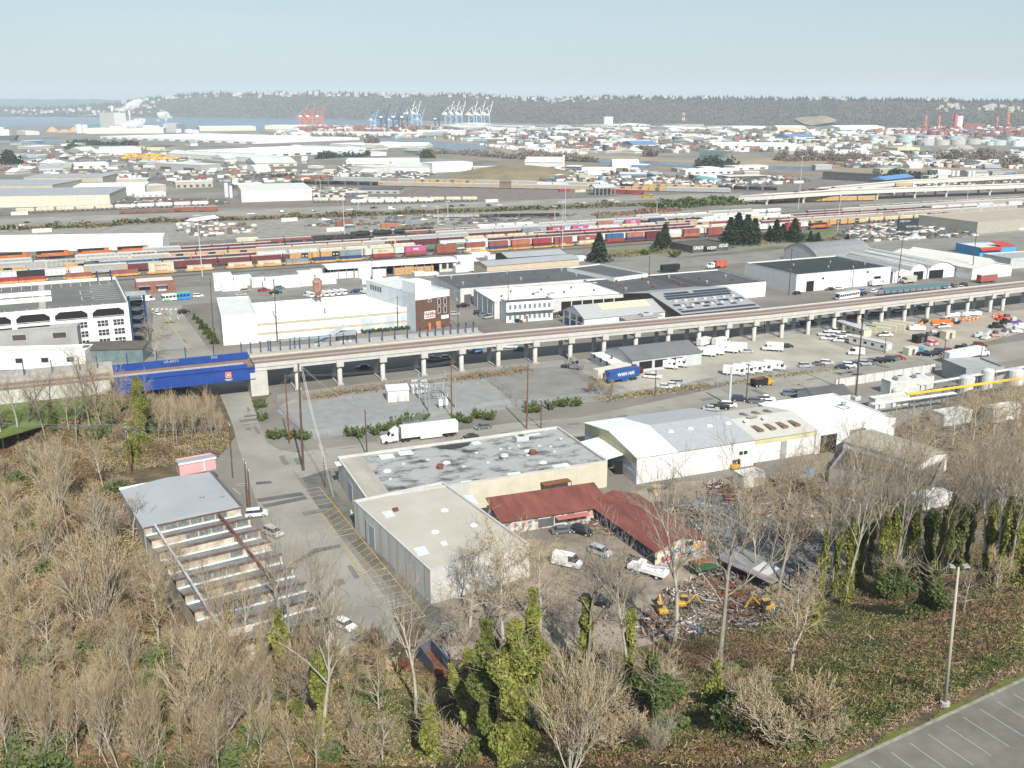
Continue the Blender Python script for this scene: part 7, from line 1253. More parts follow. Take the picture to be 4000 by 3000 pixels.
for x,y,t,v,w_ in((3300,2370,1600,1,.8),(3390,2240,1650,1,.8),(3465,2310,1560,0,.8),(3490,2290,1600,1,.7),(3545,2280,1580,0,.9),(3610,2240,1640,2,.9),(3735,2240,1600,2,1),(3770,2220,1640,0,.8),(3840,2280,1560,1,.9),(3905,2240,1540,0,.9),(3965,2230,1560,1,.9),(3320,2330,1750,1,.6),(3700,2180,1600,2,.8),(3345,2300,1620,0,.7),(3430,2330,1600,1,.7),(3660,2280,1620,0,.7),(3880,2310,1580,1,.7),(3935,2290,1560,0,.8),(3990,2300,1540,1,.9),(3200,2380,1700,1,.7),(3255,2330,1660,0,.6)):tree('ivytree',x,y,t,None,G2,v,wd=w_)
rank(GRP[G2],'ivy clad trunk with bare crown in the dense right-hand row')
G3 = 'bare trees screening the right side'
for x,y,t,k_ in((3120,2040,1640,'maple'),(3230,1960,1600,'maple'),(3350,2050,1560,'maple'),(3520,1900,1500,'wide'),(3580,2020,1520,'maple'),(3690,2050,1500,'maple'),(3790,1980,1490,'maple'),(3870,2040,1480,'maple'),(3920,1920,1450,'wide'),(3990,1960,1430,'maple'),(3650,1780,1540,'wide'),(3720,1740,1510,'wide'),(3800,1720,1500,'wide'),(3880,1700,1470,'wide'),(3960,1690,1450,'wide'),(3480,1720,1580,'wide'),(3840,1640,1480,'wide'),(3930,1610,1440,'wide'),(3780,1640,1500,'wide'),(2950,2260,1800,'alder'),(3000,2120,1800,'alder'),(3080,1950,1700,'wide')):tree(k_,x,y,t,None,G3)
rank(GRP[G3],'leafless tree in the screen before the right-hand plants and sheds')
G4 = 'bare trees by the tracks'
for x,y,t,k_ in((110,1660,1370,'dark'),(150,1650,1400,'dark'),(215,1640,1380,'dark'),(330,1650,1310,'dark'),(390,1640,1320,'dark'),(30,1680,1400,'dark'),(470,1680,1420,'dark'),(560,1720,1430,'dark'),(270,1680,1450,'alder'),(70,1720,1380,'maple'),(180,1730,1400,'maple'),(300,1740,1360,'maple'),(360,1720,1330,'maple'),(410,1730,1340,'maple'),(440,1700,1370,'dark'),(520,1740,1420,'maple'),(15,1760,1420,'maple')):tree(k_,x,y,t,None,G4)
rank(GRP[G4],'dark limbed bare tree in front of the station tracks')
for i,(x,y,t,rd)in enumerate(((375,1660,1555,1.6),(445,1670,1530,1.4),(560,1740,1470,1.8),(590,1690,1560,1.5),(520,1800,1640,1.6),(210,1690,1570,1.2))):ivymass(x,y,t,rd,lf[3]if i%2 else lf[0],'%s ivy clad trunk before the blue bridge, from the left'%ORD[[1,2,4,5,3,0][i]])
G5 = 'thin saplings below the bridge'
for k in range(34):x = 610+k*7.6; tree('sapling',x+trn.uniform(-8,8),1745-trn.random()*90,1490+trn.uniform(0,90),None,G5)
rank(GRP[G5],'thin pale sapling in the thicket left of the street')
G6 = 'alders in the left foreground'
for x,y,t in((390,2990,2600),(425,2975,2560),(465,3010,2530),(410,2860,2560),(530,2920,2480),(560,2900,2540),(645,3010,2640),(590,2980,2620),(705,2980,2660),(95,2890,2620),(150,2910,2600),(205,2960,2640),(40,2990,2660),(250,3010,2700),(320,2700,2420),(60,2700,2400),(820,2960,2650),(960,2960,2640),(1010,2840,2480),(1150,3010,2690),(1380,2990,2700),(880,2760,2450),(300,2400,2120),(60,2300,2010),(470,2620,2330),(1700,2900,2650),(1400,2880,2560),*[(trn.uniform(0,1300),yy,yy-trn.uniform(260,380))for yy in[trn.uniform(2560,3080)for _ in range(34)]],*[(trn.uniform(0,480),yy,yy-trn.uniform(220,320))for yy in[trn.uniform(2050,2560)for _ in range(10)]]):tree('alder',x,y,t,None,G6,wd=.9)
rank(GRP[G6],'slender pale alder in the left foreground wood')
GF = 'fan shaped bare trees in the left wood'
for k in range(15):x = trn.uniform(0,1250)if k<10 else trn.uniform(0,420); y = trn.uniform(2560,3060)if k<10 else trn.uniform(1980,2540); tree('fan' if k%3 else 'wide',x,y,y-trn.uniform(230,380),None,GF)
rank(GRP[GF],'fan shaped leafless tree in the left wood')
G9 = 'ivy sleeves in the left wood'
for x,y,t in((470,2560,2300),(900,2520,2250),(1170,2900,2560),(780,2700,2450),(410,2720,2480),(640,2420,2150),(990,2930,2640),(1830,2750,2330),(3180,2480,2260),(3420,2330,2150)):tree('ivytree',x,y,t-60,None,G9,v=trn.randrange(3),wd=1.5)
rank(GRP[G9],'ivy sleeved small tree among the bare wood')
G7 = 'bare shrubs and thickets'
for k in range(210):
 if k<110:x,y = trn.uniform(0,1480),trn.uniform(2560,3010)
 elif k<165:x,y = trn.uniform(0,520),trn.uniform(1680,2560)
 else:x,y = trn.uniform(1700,3300),trn.uniform(2620,2960)
 tree('bush',x,y,None,None,G7,sc=trn.uniform(.7,1.5))
for x,y in((2350,1545),(2385,1550),(2310,1540)):tree('fan',x,y,None,None,G7,sc=.55)
rank(GRP[G7],'leafless shrub among the brambles')
G8 = 'small bare yard trees'
for x,y,t in((1955,1062,1020),(2018,1060,1012),(2072,1056,1012),(640,1330,1240),(606,1400,1260),(580,1350,1230),(2590,1000,960),(2690,985,955),(2500,985,960),(2610,985,965),(2905,900,870),(2975,965,935)):tree('wide',x,y,t,None,G8)
rank(GRP[G8],'small bare tree beside the streets and yards behind the viaduct')
for v in TP.values():
 for o in v:drop(o)
 # conifers
def conifer(seed,H,w_,m,n=1500):
 r = thing('conifer',None,'tree'); rr = random.Random(seed); MB().tube((0,0,0),(0,0,H*.97),H*.022,.03,7).build('trunk',bk[2],r); L = []
 tiers = int(H*1.5)
 for k in range(tiers):
  z0 = H*(.06+.93*k/tiers)
  for j in range(9):a = j*.7+k*2.4+rr.random()*.5; L.append((z0,a,w_*(1.03-(z0/H))*rr.uniform(.65,1.15)))
 def fn():
  z,a,q = L[rr.randrange(len(L))]; t = rr.random()**.6; return(q*t*math.cos(a)+rr.gauss(0,.12),q*t*math.sin(a)+rr.gauss(0,.12),z-.25*q*t+rr.gauss(0,.15))
 V,F = leafcloud(rr,n,fn,.34); np_mesh('needles',V,F,m,r); return r
cp_ = [conifer(1,14,3.6,lf[2],2600),conifer(2,15,4.2,lf[2],3000),conifer(3,9,2.2,lf[3],1000)]
cf = []
for x,y,t,v in((2338,1022,905),(2595,972,872),(2570,975,905),(2850,955,845),(2880,950,828),(2915,955,835),(2945,950,850),(3030,945,855),(3055,940,872),(3100,945,850),(3005,935,880),(3195,945,905),(3165,945,900),(3310,947,912),(775,1262,1235),(790,1285,1245),(808,1305,1262),(822,1322,1280),(838,1342,1295),(760,1248,1222))and[(a[0],a[1],a[2],0)for a in((2338,1022,905),(2595,972,872),(2570,975,905),(2850,955,845),(2880,950,828),(2915,955,835),(2945,950,850),(3030,945,855),(3055,940,872),(3100,945,850),(3005,935,880),(3195,945,905),(3165,945,900),(3310,947,912))]+[(a[0],a[1],a[2],2)for a in((775,1262,1235),(790,1285,1245),(808,1305,1262),(822,1322,1280),(838,1342,1295),(760,1248,1222))]:
 b = P(x,y); H = PH(x,y,t); v = v or trn.randrange(2); q = H/(14,15,9)[v]; cf.append(dup(cp_[v],b,trn.random()*6,(q*(1.75 if v<2 else 1.9),q*(1.75 if v<2 else 1.9),q),'','conifers',cat='tree')); cf[-1]['_d'] = 'small' if v == 2 else 'dark'
rank([o for o in cf if o['_d']=='dark'],'dark conifer on the verge below the rail yard'); rank([o for o in cf if '_d' in o],'green conifer hedge plant at the pale blue store wall')
for o in cp_:drop(o)
# juniper shrubs along the fence
jr = thing('juniper',None,'shrub'); rr = random.Random(5); MB().tube((0,0,-.1),(0,0,1.2),.12,.05,6).build('stem',bk[2],jr); sp = [(rr.random()*6.28,rr.uniform(.9,2.3),rr.uniform(.9,2.2))for _ in range(26)]
def jf():
 a,q,h = sp[rr.randrange(26)]; t = rr.random()**.7; return(q*t*math.cos(a)+rr.gauss(0,.1),q*t*math.sin(a)+rr.gauss(0,.1),.15+h*t**1.3+rr.gauss(0,.1))
V,F = leafcloud(rr,1300,jf,.16); np_mesh('foliage',V,F,lf[3],jr); js = []
for x,y in((1020,1592),(1022,1642),(1080,1712),(1068,1708),(1130,1712),(1195,1718),(1180,1715),(1378,1703),(1402,1707),(1463,1697),(1504,1682),(1542,1667),(1600,1650),(1655,1640),(1790,1647),(1827,1651),(1872,1634),(1909,1639),(2073,1612),(2095,1610),(2149,1598),(2197,1587),(2246,1586),(2075,1600)):q = trn.uniform(.8,1.15); js.append(dup(jr,P(x,y),trn.random()*6,(q,q,q*1.1),'','juniper shrubs along the substation fence',cat='shrub'))
rank(js,'spiky green juniper shrub along the substation fence'); rs = []
for x in range(1425,1640,22):rs.append(dup(jr,P(x,1300-(x-1425)*.085),trn.random()*6,.7,'','clipped shrubs at the white store',cat='shrub'))
for x,y in((2555,985),(2520,995),(2640,1000),(2715,985),(2630,1005),(3060,925),(3100,930),(3140,930),(3180,930),(2990,925),(2960,930)):rs.append(dup(jr,P(x,y),trn.random()*6,1.5,'','shrubs on the verge',cat='shrub'))
rank(rs,'small green shrub in the planting behind the viaduct'); drop(jr)
# ------------------------------------------------------------------ bramble and ground cover
nr = np.random.default_rng(9)
def zfv(x,y):
 d = (x-CR[0])*CN[0]+(y-CR[1])*CN[1]; s = lambda a,b,v:(lambda t:t*t*(3-2*t))(np.clip((v-a)/(b-a),0,1))
 z = 23*(1-s(-6,56,np.maximum(d,2))); e = -88-34*s(238,222,y)*s(120,150,y); return z+np.where(x<-60,5.6*s(0,1,(e-x)/24)*s(282,276,y),0)
def inpoly(x,y,poly):
 c = np.zeros(len(x),bool); n = len(poly)
 for i in range(n):
  x0,y0 = poly[i]; x1,y1 = poly[(i+1)%n]
  if y0!=y1:c^=((y0>y)!=(y1>y))&(x<(x1-x0)*(y-y0)/(y1-y0)+x0)
 return c
def groundpts(n,poly):
 bx = np.array(poly); x = nr.uniform(bx[:,0].min(),bx[:,0].max(),n); y = nr.uniform(bx[:,1].min(),bx[:,1].max(),n); k = inpoly(x,y,poly); x,y = x[k],y[k]
 u = (x-2000)/FPX; v = (1500-y)/FPX; dy = CP+v*SP; dz = -SP+v*CP; t = np.full(len(x),60.0); hit = np.zeros(len(x),bool)
 for _ in range(700):
  t = np.where(hit,t,t+.6); hit|=CAMH+dz*t<=zfv(u*t,dy*t)
 X,Y = u*t,dy*t; return X,Y,zfv(X,Y)
def nz(X,Y,f,s):return np.sin(X*f+s+1.7*np.sin(Y*f*.7+s))*np.sin(Y*f*1.1+2*s+1.3*np.sin(X*f*.6))
def cover(name,n,poly,mats,size,hmax,fn,label,tall=1.0,cat='brambles'):
 X,Y,Z = groundpts(n,poly); m_ = len(X); h = hmax*(.35+.65*np.clip(nz(X,Y,.28,1)*.6+nz(X,Y,.7,3)*.4+.4,0,1)); c = np.stack([X,Y,Z+h*nr.random(m_)**.6],1)
 u = nr.normal(size=(m_,3)); u[:,2]*=tall; u/=np.linalg.norm(u,axis=1)[:,None]; v = np.cross(u,nr.normal(size=(m_,3))); v/=np.linalg.norm(v,axis=1)[:,None]+1e-9; s = size*nr.uniform(.5,1.4,(m_,1)); st = nr.random((m_,1))<.3; k_ = np.where(st,.1,.45); s = np.where(st,s*3.2,s)
 V = np.stack([c-u*s-v*s*k_,c+u*s-v*s*k_,c+u*s+v*s*k_,c-u*s+v*s*k_],1).reshape(-1,3); o = np_mesh(name,V,np.arange(4*m_).reshape(-1,4),mats,mi=fn(X,Y,m_)); return tag(o,label,cat,None,'stuff')
bm_ = [M('bramble_brown',(.12,.068,.04),.85,col2=(.28,.17,.105),scale=.6),M('bramble_olive',(.105,.105,.032),.7,col2=(.215,.20,.07),scale=.6),M('dry_straw',(.28,.205,.12),.9,col2=(.42,.33,.21),scale=.6),M('bramble_green',(.045,.065,.016),.6,col2=(.105,.13,.035),scale=.6)]
def pick(a,b,c):
 def f(X,Y,n):
  q = nz(X,Y,.11,2)*.6+nz(X,Y,.33,5)*.4+nr.normal(0,.38,n); return np.where(q<a,0,np.where(q<b,1,np.where(q<c,2,3)))
 return f
SL = [(1480,2680),(1560,2640),(2050,2600),(2500,2545),(2950,2470),(3250,2260),(3500,2080),(4000,1960),(4000,2600),(3090,3000),(0,3000),(0,2560),(700,2560),(1180,2600),(1450,2600)]
cover('bramble_thicket',330000,[(2050,2600),(2500,2545),(2950,2470),(3250,2260),(3500,2080),(4000,1960),(4000,2590),(3110,3000),(1700,3000),(1700,2660)],bm_,.095,1.3,pick(-.18,.26,.36),'mass of brown and green brambles covering the right slope')
cover('bramble_thicket',210000,[(0,2540),(700,2540),(1180,2610),(1480,2640),(1700,2640),(1700,3000),(0,3000)],bm_,.12,1.5,pick(-.2,.22,.5),'tangled brambles under the trees at bottom left')
cover('bramble_thicket',190000,[(0,1720),(240,1650),(420,1635),(560,1600),(800,1600),(880,1640),(905,1740),(860,1785),(700,1815),(440,1860),(540,2080),(700,2540),(0,2540)],[bm_[0],bm_[1],bm_[2],bm_[1]],.13,1.5,pick(-.05,.22,.75),'brushy brown and olive growth on the left hillside')
cover('dry_grass',26000,[(4000,2535),(3700,2700),(3400,2830),(3080,2960),(3000,3000),(3200,3000),(3420,2890),(3720,2750),(4000,2622)],[bm_[2],bm_[0],M('dead_leaf',(.20,.14,.10),.9,var=.3)],.085,.35,lambda X,Y,n:nr.choice(3,n,p=(.55,.2,.25)),'dry straw and litter between brambles and kerb',cat='dry grass')
lt = [M('litter_brown',(.075,.055,.04),.9,var=.3,scale=2),M('litter_grey',(.16,.155,.15),.8,var=.3,scale=2),M('litter_pale',(.42,.41,.39),.7,var=.2,scale=2),M('litter_tan',(.27,.2,.13),.9,var=.25,scale=2)]
lp_ = lambda X,Y,n:nr.choice(4,n,p=(.48,.26,.08,.18))
cover('yard_litter',16000,[(2480,2020),(2640,1950),(2900,1880),(3250,1850),(3330,2060),(3250,2250),(3000,2450),(2700,2510),(2480,2500),(2560,2330),(2780,2230),(2640,2060)],lt,.2,.55,lp_,'scattered scrap and litter over the gravel and dirt yards',cat='litter')
cover('yard_litter',9000,[(3260,1850),(3450,1720),(3700,1580),(4000,1500),(4000,1980),(3560,2050),(3330,2200)],lt,.22,.6,lp_,'twigs and scrap among the bare trees at right',cat='litter')
cover('yard_litter',5000,[(1500,2560),(1700,2420),(2060,2300),(2500,2200),(2420,2560),(2050,2640),(1700,2680)],lt,.16,.3,lp_,'twigs and litter on the dirt yard below the beige wing',cat='litter')
def strip(n,line,w_,mats,size,hmax,label,fn=None):
 q = [Vector(P(*p))for p in line]; X = [];
 for a,b in zip(q[:-1],q[1:]):
  k = int(n*(b-a).length/sum((y-x).length for x,y in zip(q[:-1],q[1:]))); t = nr.random((k,1)); d = (b-a).normalized(); X.append(np.array(a)+t*np.array(b-a)+np.array([[-d.y,d.x,0]])*nr.normal(0,w_/2.2,(k,1)))
 X = np.concatenate(X); m_ = len(X); h = hmax*np.clip(.45+.55*nz(X[:,0],X[:,1],.16,4)+.2*nz(X[:,0],X[:,1],.5,1),.08,1); X[:,2] = h*nr.random(m_)**.5
 u = nr.normal(size=(m_,3)); u/=np.linalg.norm(u,axis=1)[:,None]; v = np.cross(u,nr.normal(size=(m_,3))); v/=np.linalg.norm(v,axis=1)[:,None]+1e-9; s = size*nr.uniform(.6,1.3,(m_,1)); V = np.stack([X-u*s-v*s,X+u*s-v*s,X+u*s+v*s,X-u*s+v*s],1).reshape(-1,3)
 return tag(np_mesh('shrub_belt',V,np.arange(4*m_).reshape(-1,4),mats,mi=nr.integers(0,len(mats),m_)),label,'shrubs',None,'stuff')
gr_ = [M('belt_green',(.07,.095,.022),.8,col2=(.15,.17,.05),scale=.3),M('belt_dark',(.035,.05,.015),.8,var=.2)]
strip(6000,((-300,905),(400,885),(500,870),(1000,856),(1500,838),(2050,820),(2480,802),(2620,795)),9,gr_+[bm_[0]],.7,3.4,'belt of green shrubs along the highway embankment')
strip(5000,((2560,812),(2700,800),(2880,792)),16,gr_,.8,6,'green and brown bushes on the highway ramp'); strip(1500,((2330,845),(2650,818)),12,[M('reddish_brush',(.20,.12,.09),.9,var=.2)],.6,2.5,'reddish dry brush below the highway ramp')
strip(2600,((2380,1000),(2560,985),(2800,970),(3000,945),(3280,938)),8,[gr_[0],M('dull_gold',(.16,.135,.05),.9,var=.2),bm_[0]],.4,1.2,'low golden and green planting along the service road')
strip(3500,((1180,1555),(1500,1510),(1870,1470),(2060,1440)),4,[M('dry_reed',(.22,.14,.07),.9,var=.25),bm_[0],bm_[1]],.2,.9,'dry reddish weeds at the foot of the viaduct columns'); strip(2500,((2336,1562),(2500,1540),(2720,1512),(2760,1500)),3,[bm_[2],gr_[0],bm_[0]],.16,.4,'thin grass verge along the truck road'); strip(1200,((2800,1503),(2960,1480),(3270,1442)),2,[bm_[2],gr_[0]],.16,.35,'dry grass edge below the delivery yard fence')
# ================================================================== the far plain
RGB = {'w':white,'o':offwhite,'c':cream,'t':M('tan_concrete',(.34,.31,.25),col2=(.42,.39,.32),scale=.1),'g':M('far_grey_wall',(.33,.34,.34),var=.06),'d':M('far_dark_wall',(.08,.08,.08),var=.2),'n':M('far_green_wall',(.17,.21,.17),var=.1),'e':M('far_teal',(.16,.36,.35),var=.1),'b':M('far_blue',(.10,.20,.36),var=.1),'r':M('far_red',(.33,.10,.07),var=.2),'y':M('far_yellow',(.52,.46,.30),var=.1)}
ROOF = {'w':roofwhite,'l':rooflight,'g':roofgrey,'d':roofdark,'t':M('far_tan_roof',(.36,.33,.29),var=.1),'b':M('far_blue_roof',(.09,.20,.40),var=.1),'e':RGB['e'],'c':M('far_cream_roof',(.56,.52,.40),var=.06)}
def fb(x0,y0,x1,y1,h,d,wc,rc,label,kind='flat',name='warehouse',cat='warehouse',grp=None,bays=0):
 a,b = Vector(P(x0,y0)),Vector(P(x1,y1)); dv = b-a; L = dv.length; an = math.atan2(dv.y,dv.x); n = Vector((-math.sin(an),math.cos(an),0)); H = max(2.5,PH((x0+x1)/2,(y0+y1)/2,(y0+y1)/2-h)); m_ = ((x0+x1)/2,(y0+y1)/2-h-d)
 c = Vector(P(*m_,H)); D = min(420,max(8,abs((c-a).dot(n)))); r = thing(name,label,cat,a,an,grp); wm = RGB[wc]; rm = ROOF[rc]
 if kind == 'flat':
  MB().prism([(0,0),(L,0),(L,D),(0,D)],-.5,H,cap=False).build('wall',wm,r); MB().box(-.3,L+.3,-.3,D+.3,H-.02,H+.5).build('roof',rm,r)
 elif kind == 'gable':
  MB().prism([(0,0),(L,0),(L,D),(0,D)],-.5,H,cap=False).build('wall',wm,r); k = min(D,40)*.12+1; MB().extr([(-1,H-.1),(D+1,H-.1),(D/2,H+k)],-.5,L+.5,axis='x').build('roof',rm,r)
 else:
  n_ = 10; k = H*.96; S = D if kind == 'barrelx' else L; arc = [(S/2+S/2*math.cos(math.pi*i/n_),k*math.sin(math.pi*i/n_)**.7 if 0<i<n_ else 0)for i in range(n_+1)]; MB().extr(arc[::-1],0,L if kind=='barrelx' else D,axis='x' if kind=='barrelx' else 'y').build('roof',rm,r)
 for k in range(bays):MB().box(L*(k+.25)/bays,L*(k+.7)/bays,-.3,.1,.8,min(H*.55,5)).build('loading_door',dgrey,r)
 return r,L,D,H
for a in((392,541,1000,562,9,24,'w','w','very long white warehouse below the paper mill','flat',14),(442,606,552,603,27,5,'w','w','white boxy hall between orange buses and conifers','flat',0),(398,607,441,606,18,4,'w','w','small white gabled hall left of the boxy white one','gable',0),(320,599,382,597,10,6,'y','l','yellowish house among the yards at left','gable',0),(575,590,645,590,16,5,'y','d','beige office with dark roof behind the parked buses','flat',0),(662,614,995,633,15,13,'o','l','long pale warehouse with a light blue stripe','flat',0),(154,667,286,663,16,8,'o','g','arched shed with faded letters on its curved end','barrelx',0),(252,661,425,656,19,6,'w','w','white roofed depot with turquoise front','flat',4),(606,663,788,673,27,8,'g','l','plain pale grey box warehouse beside the freight sidings','flat',2),(95,713,402,711,19,13,'t','g','wide concrete warehouse with skylight dots','flat',0),(-140,737,206,737,14,20,'t','g','grey roofed concrete warehouse at left edge','flat',0),(290,768,568,762,36,14,'w','w','bright white block warehouse left of centre','flat',0),(569,757,650,752,29,7,'t','l','stained tan block right of the bright white warehouse','flat',0),(527,771,648,766,11,6,'w','w','low white annex before the bright white warehouse','flat',5),(-240,815,432,803,45,27,'c','g','huge cream warehouse with grey roof at left edge','flat',0),(455,712,577,710,10,5,'t','l','low tan building behind the bright white warehouse','flat',0),(687,736,832,731,23,6,'t','l','tan two-storey office with small windows','flat',6),(945,790,1219,782,46,22,'w','l','white block factory beside twin silos','flat',0),(915,737,1025,733,16,4,'d','w','white roofed open canopy behind the silos','flat',0),(1000,549,1218,545,9,9,'w','w','white warehouse before the bay with dark doors','flat',8),(1290,571,1433,580,11,19,'w','w','white ribbed roof warehouse by the poplars','flat',0),(1000,616,1430,592,15,22,'w','w','vast white warehouse across the middle distance','flat',10),(1375,613,1510,607,13,8,'w','l','pale warehouse end right of the vast white one','flat',0),(1352,642,1640,640,13,10,'o','w','long pale hall behind the white prison-like blocks','flat',0),(1372,674,1470,681,26,9,'o','l','grey-white block with fins at the left of the walled compound','flat',0),(1446,668,1678,673,17,20,'w','l','white compound block with many rooftop units','flat',0),(1690,674,1846,668,34,6,'w','w','tall white blank block at the compound','flat',0),(1000,652,1160,648,13,13,'c','l','cream depot with clustered roofs','gable',4),(998,673,1058,671,26,8,'w','w','white domed tent left of parked coaches','barrelx',0),(1258,682,1303,682,15,5,'y','l','small tan shed on its own before the car park','flat',1),(1397,756,1560,757,15,9,'g','d','grey workshop with dark roof between rail lines','flat',5),(1812,549,1985,551,8,5,'e','w','long turquoise fronted shed by the river mouth','flat',0),(1578,600,1632,603,13,5,'n','g','muted green shed on the river point','gable',0),(1565,577,1662,578,8,4,'o','w','white roofed shed on the river point','gable',0),(1628,527,1818,527,16,3,'o','w','long stacks-like white store under the navy cranes','flat',0),(1800,506,1940,504,7,6,'g','l','grey roofed quay shed below the white cranes','gable',0),(1848,670,2010,668,16,4,'t','l','tan wall block right of the tall white blank block','flat',0),(2361,491,2394,491,34,1,'w','w','lone white tower block on the plain','flat',0),(2050,652,2196,653,19,9,'o','w','white metal plant left of the slim silo','gable',0),(2393,655,2497,655,32,6,'w','w','bright white quonset tent by the river','barrelx',0),(2782,580,3090,581,18,6,'w','w','broad white warehouse right of centre across the river','flat',8),(2530,537,2585,537,9,5,'c','c','cream roofed store, leftmost of three in the port','gable',0),(2606,538,2675,538,8,5,'w','w','white roofed store, middle of three in the port','gable',0),(2673,543,2736,543,9,6,'c','c','cream roofed store, rightmost of three in the port','gable',0),(2472,578,2562,577,14,5,'o','b','blue roofed warehouse beyond the river','gable',2),(2355,564,2545,563,10,5,'g','l','pale long warehouse behind the blue roof','flat',5),(2678,683,2862,679,18,4,'w','w','row of white box stores before the truss bridge','flat',6),(2272,674,2406,675,17,4,'w','w','white store left of the quonset tent','flat',4),(2710,702,2816,701,17,5,'d','l','dark open bay shed in the scrap terminal','flat',2),(2770,713,2820,712,19,10,'e','e','dark teal quonset hut in front of the open bay shed','barrel',0),(2420,694,2526,695,14,7,'b','l','faded blue shed amid scrap','flat',1),(2842,704,2990,700,14,5,'d','l','open fronted lorry shed at the scrap terminal','flat',4),(3000,591,3086,579,22,3,'w','w','white office block left of the flyover','flat',3),(3036,511,3148,511,13,2,'y','w','white vaulted warehouse under the bare bluff','gable',0),(3280,511,3455,509,13,3,'w','w','white waterfront sheds at the foot of the hill','gable',0),(3086,545,3190,543,10,4,'o','b','blue roofed hall near the flyover','gable',0),(3505,596,3592,594,18,4,'y','c','cream and orange stacked store among bare trees','flat',0),(3212,700,3432,712,28,2,'d','d','long dark open concrete hall before the marsh','flat',8),(3455,722,3568,708,18,10,'d','b','dark shed with bright blue roof by the highway','gable',1),(3185,664,3248,663,18,2,'g','l','grey block behind the dark open hall','flat',0),(3628,702,3702,697,14,4,'o','l','pale workshop behind the highway','flat',0),(3435,690,3485,688,30,3,'t','l','tall tan block right of the dark open hall','flat',0),(3600,630,3720,622,14,4,'o','l','white roofed sheds among bare trees at right','gable',3),(2870,665,3000,660,14,5,'w','l','white shed by the truss bridge','flat',3),(2862,505,2990,503,10,3,'w','w','white waterside plant left of the vaulted warehouse','flat',0),(760,878,855,864,11,4,'l' if 0 else 'g','l','small grey rail office with doors in the sorting yard','gable',3)):
 fb(*a[:9],a[9],bays=a[10])
r,L,D,H = fb(-40,985,637,974,60,14,'w','w','very long white barrel vaulted shed behind the locomotives','barrelx')
# small anonymous buildings of the port belt
rn = random.Random(40); fl = []
BELT = [((1050,2900),(492,532),70,(20,70),(3,8),(2,5)),((1750,2850),(540,600),40,(20,80),(5,11),(3,6)),((20,900),(560,690),34,(18,60),(6,12),(3,7)),((3000,4000),(515,560),36,(20,70),(4,9),(2,5)),((3050,4000),(590,640),26,(20,60),(6,12),(3,5)),((2050,3000),(655,705),22,(18,60),(7,13),(3,6)),((1150,1500),(625,700),8,(20,50),(6,11),(3,6)),((3450,4000),(655,690),10,(30,80),(8,14),(3,6)),((880,1400),(575,605),10,(20,60),(5,9),(3,6))]
RIV = [(1480,548),(1560,542),(1700,551),(1850,562),(1905,572),(2000,585),(2300,605),(3300,620),(3300,690),(3000,672),(2500,648),(2200,640),(1840,612),(1700,596),(1600,570)]
def blocked(x,y):return bool(inpoly(np.array([x]),np.array([y]),RIV)[0])
for(xa,xb),(ya,yb),n,ww,hh,dd in BELT:
 k = 0
 while k<n:
  x,y = rn.uniform(xa,xb),rn.uniform(ya,yb)
  if blocked(x,y):continue
  w_ = rn.uniform(*ww); q = fb(x,y,x+w_,y+rn.uniform(-2,2),rn.uniform(*hh),rn.uniform(*dd),rn.choice('wwoogtcdgt' if rn.random()<.85 else 'nber'),rn.choice('wwwlllggt'),'',rn.choice(['flat','flat','gable']),'industrial_building','industrial building','buildings of the port plain')[0]; fl.append(q); k += 1
rank(fl,'pale low industrial building on the port plain')
# lots full of trailers, boxes and cars
pm = [M('trailer_far_white',(.52,.52,.5),var=.1),M('trailer_far_pale',(.42,.42,.4),var=.15),offwhite,M('yard_brown',(.12,.10,.08),var=.3),M('far_rust',(.22,.10,.07),var=.2),M('far_navy',(.07,.11,.17),var=.2),dgrey,M('far_aqua',(.2,.3,.3)),M('far_maroon',(.17,.065,.055),var=.2),M('far_tan',(.34,.29,.22),var=.2)]
def clutter(name,n,poly,label,L0=3,L1=13,h0=1.5,h1=3.6,wts=(4,3,3,5,1.2,.8,4,.4,1.2,2.5),ang_=RA):
 bx = np.array(poly); V = []; F = []; mi = []; q = np.random.default_rng(n); wt = np.array(wts)/sum(wts); xs_ = q.uniform(bx[:,0].min(),bx[:,0].max(),n*3); ys_ = q.uniform(bx[:,1].min(),bx[:,1].max(),n*3); k = inpoly(xs_,ys_,poly)&~inpoly(xs_,ys_,RIV); xs_,ys_ = xs_[k][:n],ys_[k][:n]
 for x,y in zip(xs_,ys_):
  p = P(x,y); a = ang_+(0 if q.random()<.6 else 1.57)+q.normal(0,.1); L = q.uniform(L0,L1)/2; W = 1.3; h = q.uniform(h0,h1); ca,sa = math.cos(a),math.sin(a); b = len(V)
  for z in(.2,h):
   for dx,dy in((-L,-W),(L,-W),(L,W),(-L,W)):V.append((p[0]+dx*ca-dy*sa,p[1]+dx*sa+dy*ca,z))
  F += [(b+4,b+5,b+6,b+7),(b,b+1,b+5,b+4),(b+1,b+2,b+6,b+5),(b+2,b+3,b+7,b+6),(b+3,b,b+4,b+7)]; mi += [q.choice(len(pm),p=wt)]*5
 tag(np_mesh(name,V,F,pm,mi=mi),label,'parked trailers',None,'stuff')
clutter('parked_trailers',1500,[(1050,545),(1100,505),(1500,498),(2500,492),(3000,505),(4000,510),(4000,545),(3300,590),(2700,600),(2300,595),(1900,555),(1500,540)],'crowded port lots full of containers and trailers',10,26,3,9)
clutter('parked_trailers',520,[(0,690),(100,580),(600,575),(950,640),(1350,700),(1000,720),(500,700)],'scattered lorries and stored goods in the left yards',4,14)
clutter('parked_trailers',480,[(2050,700),(2150,660),(2400,665),(2700,690),(3000,690),(3200,710),(2900,735),(2300,720)],'scrap and parked lorries of the recycling terminal',3,13)
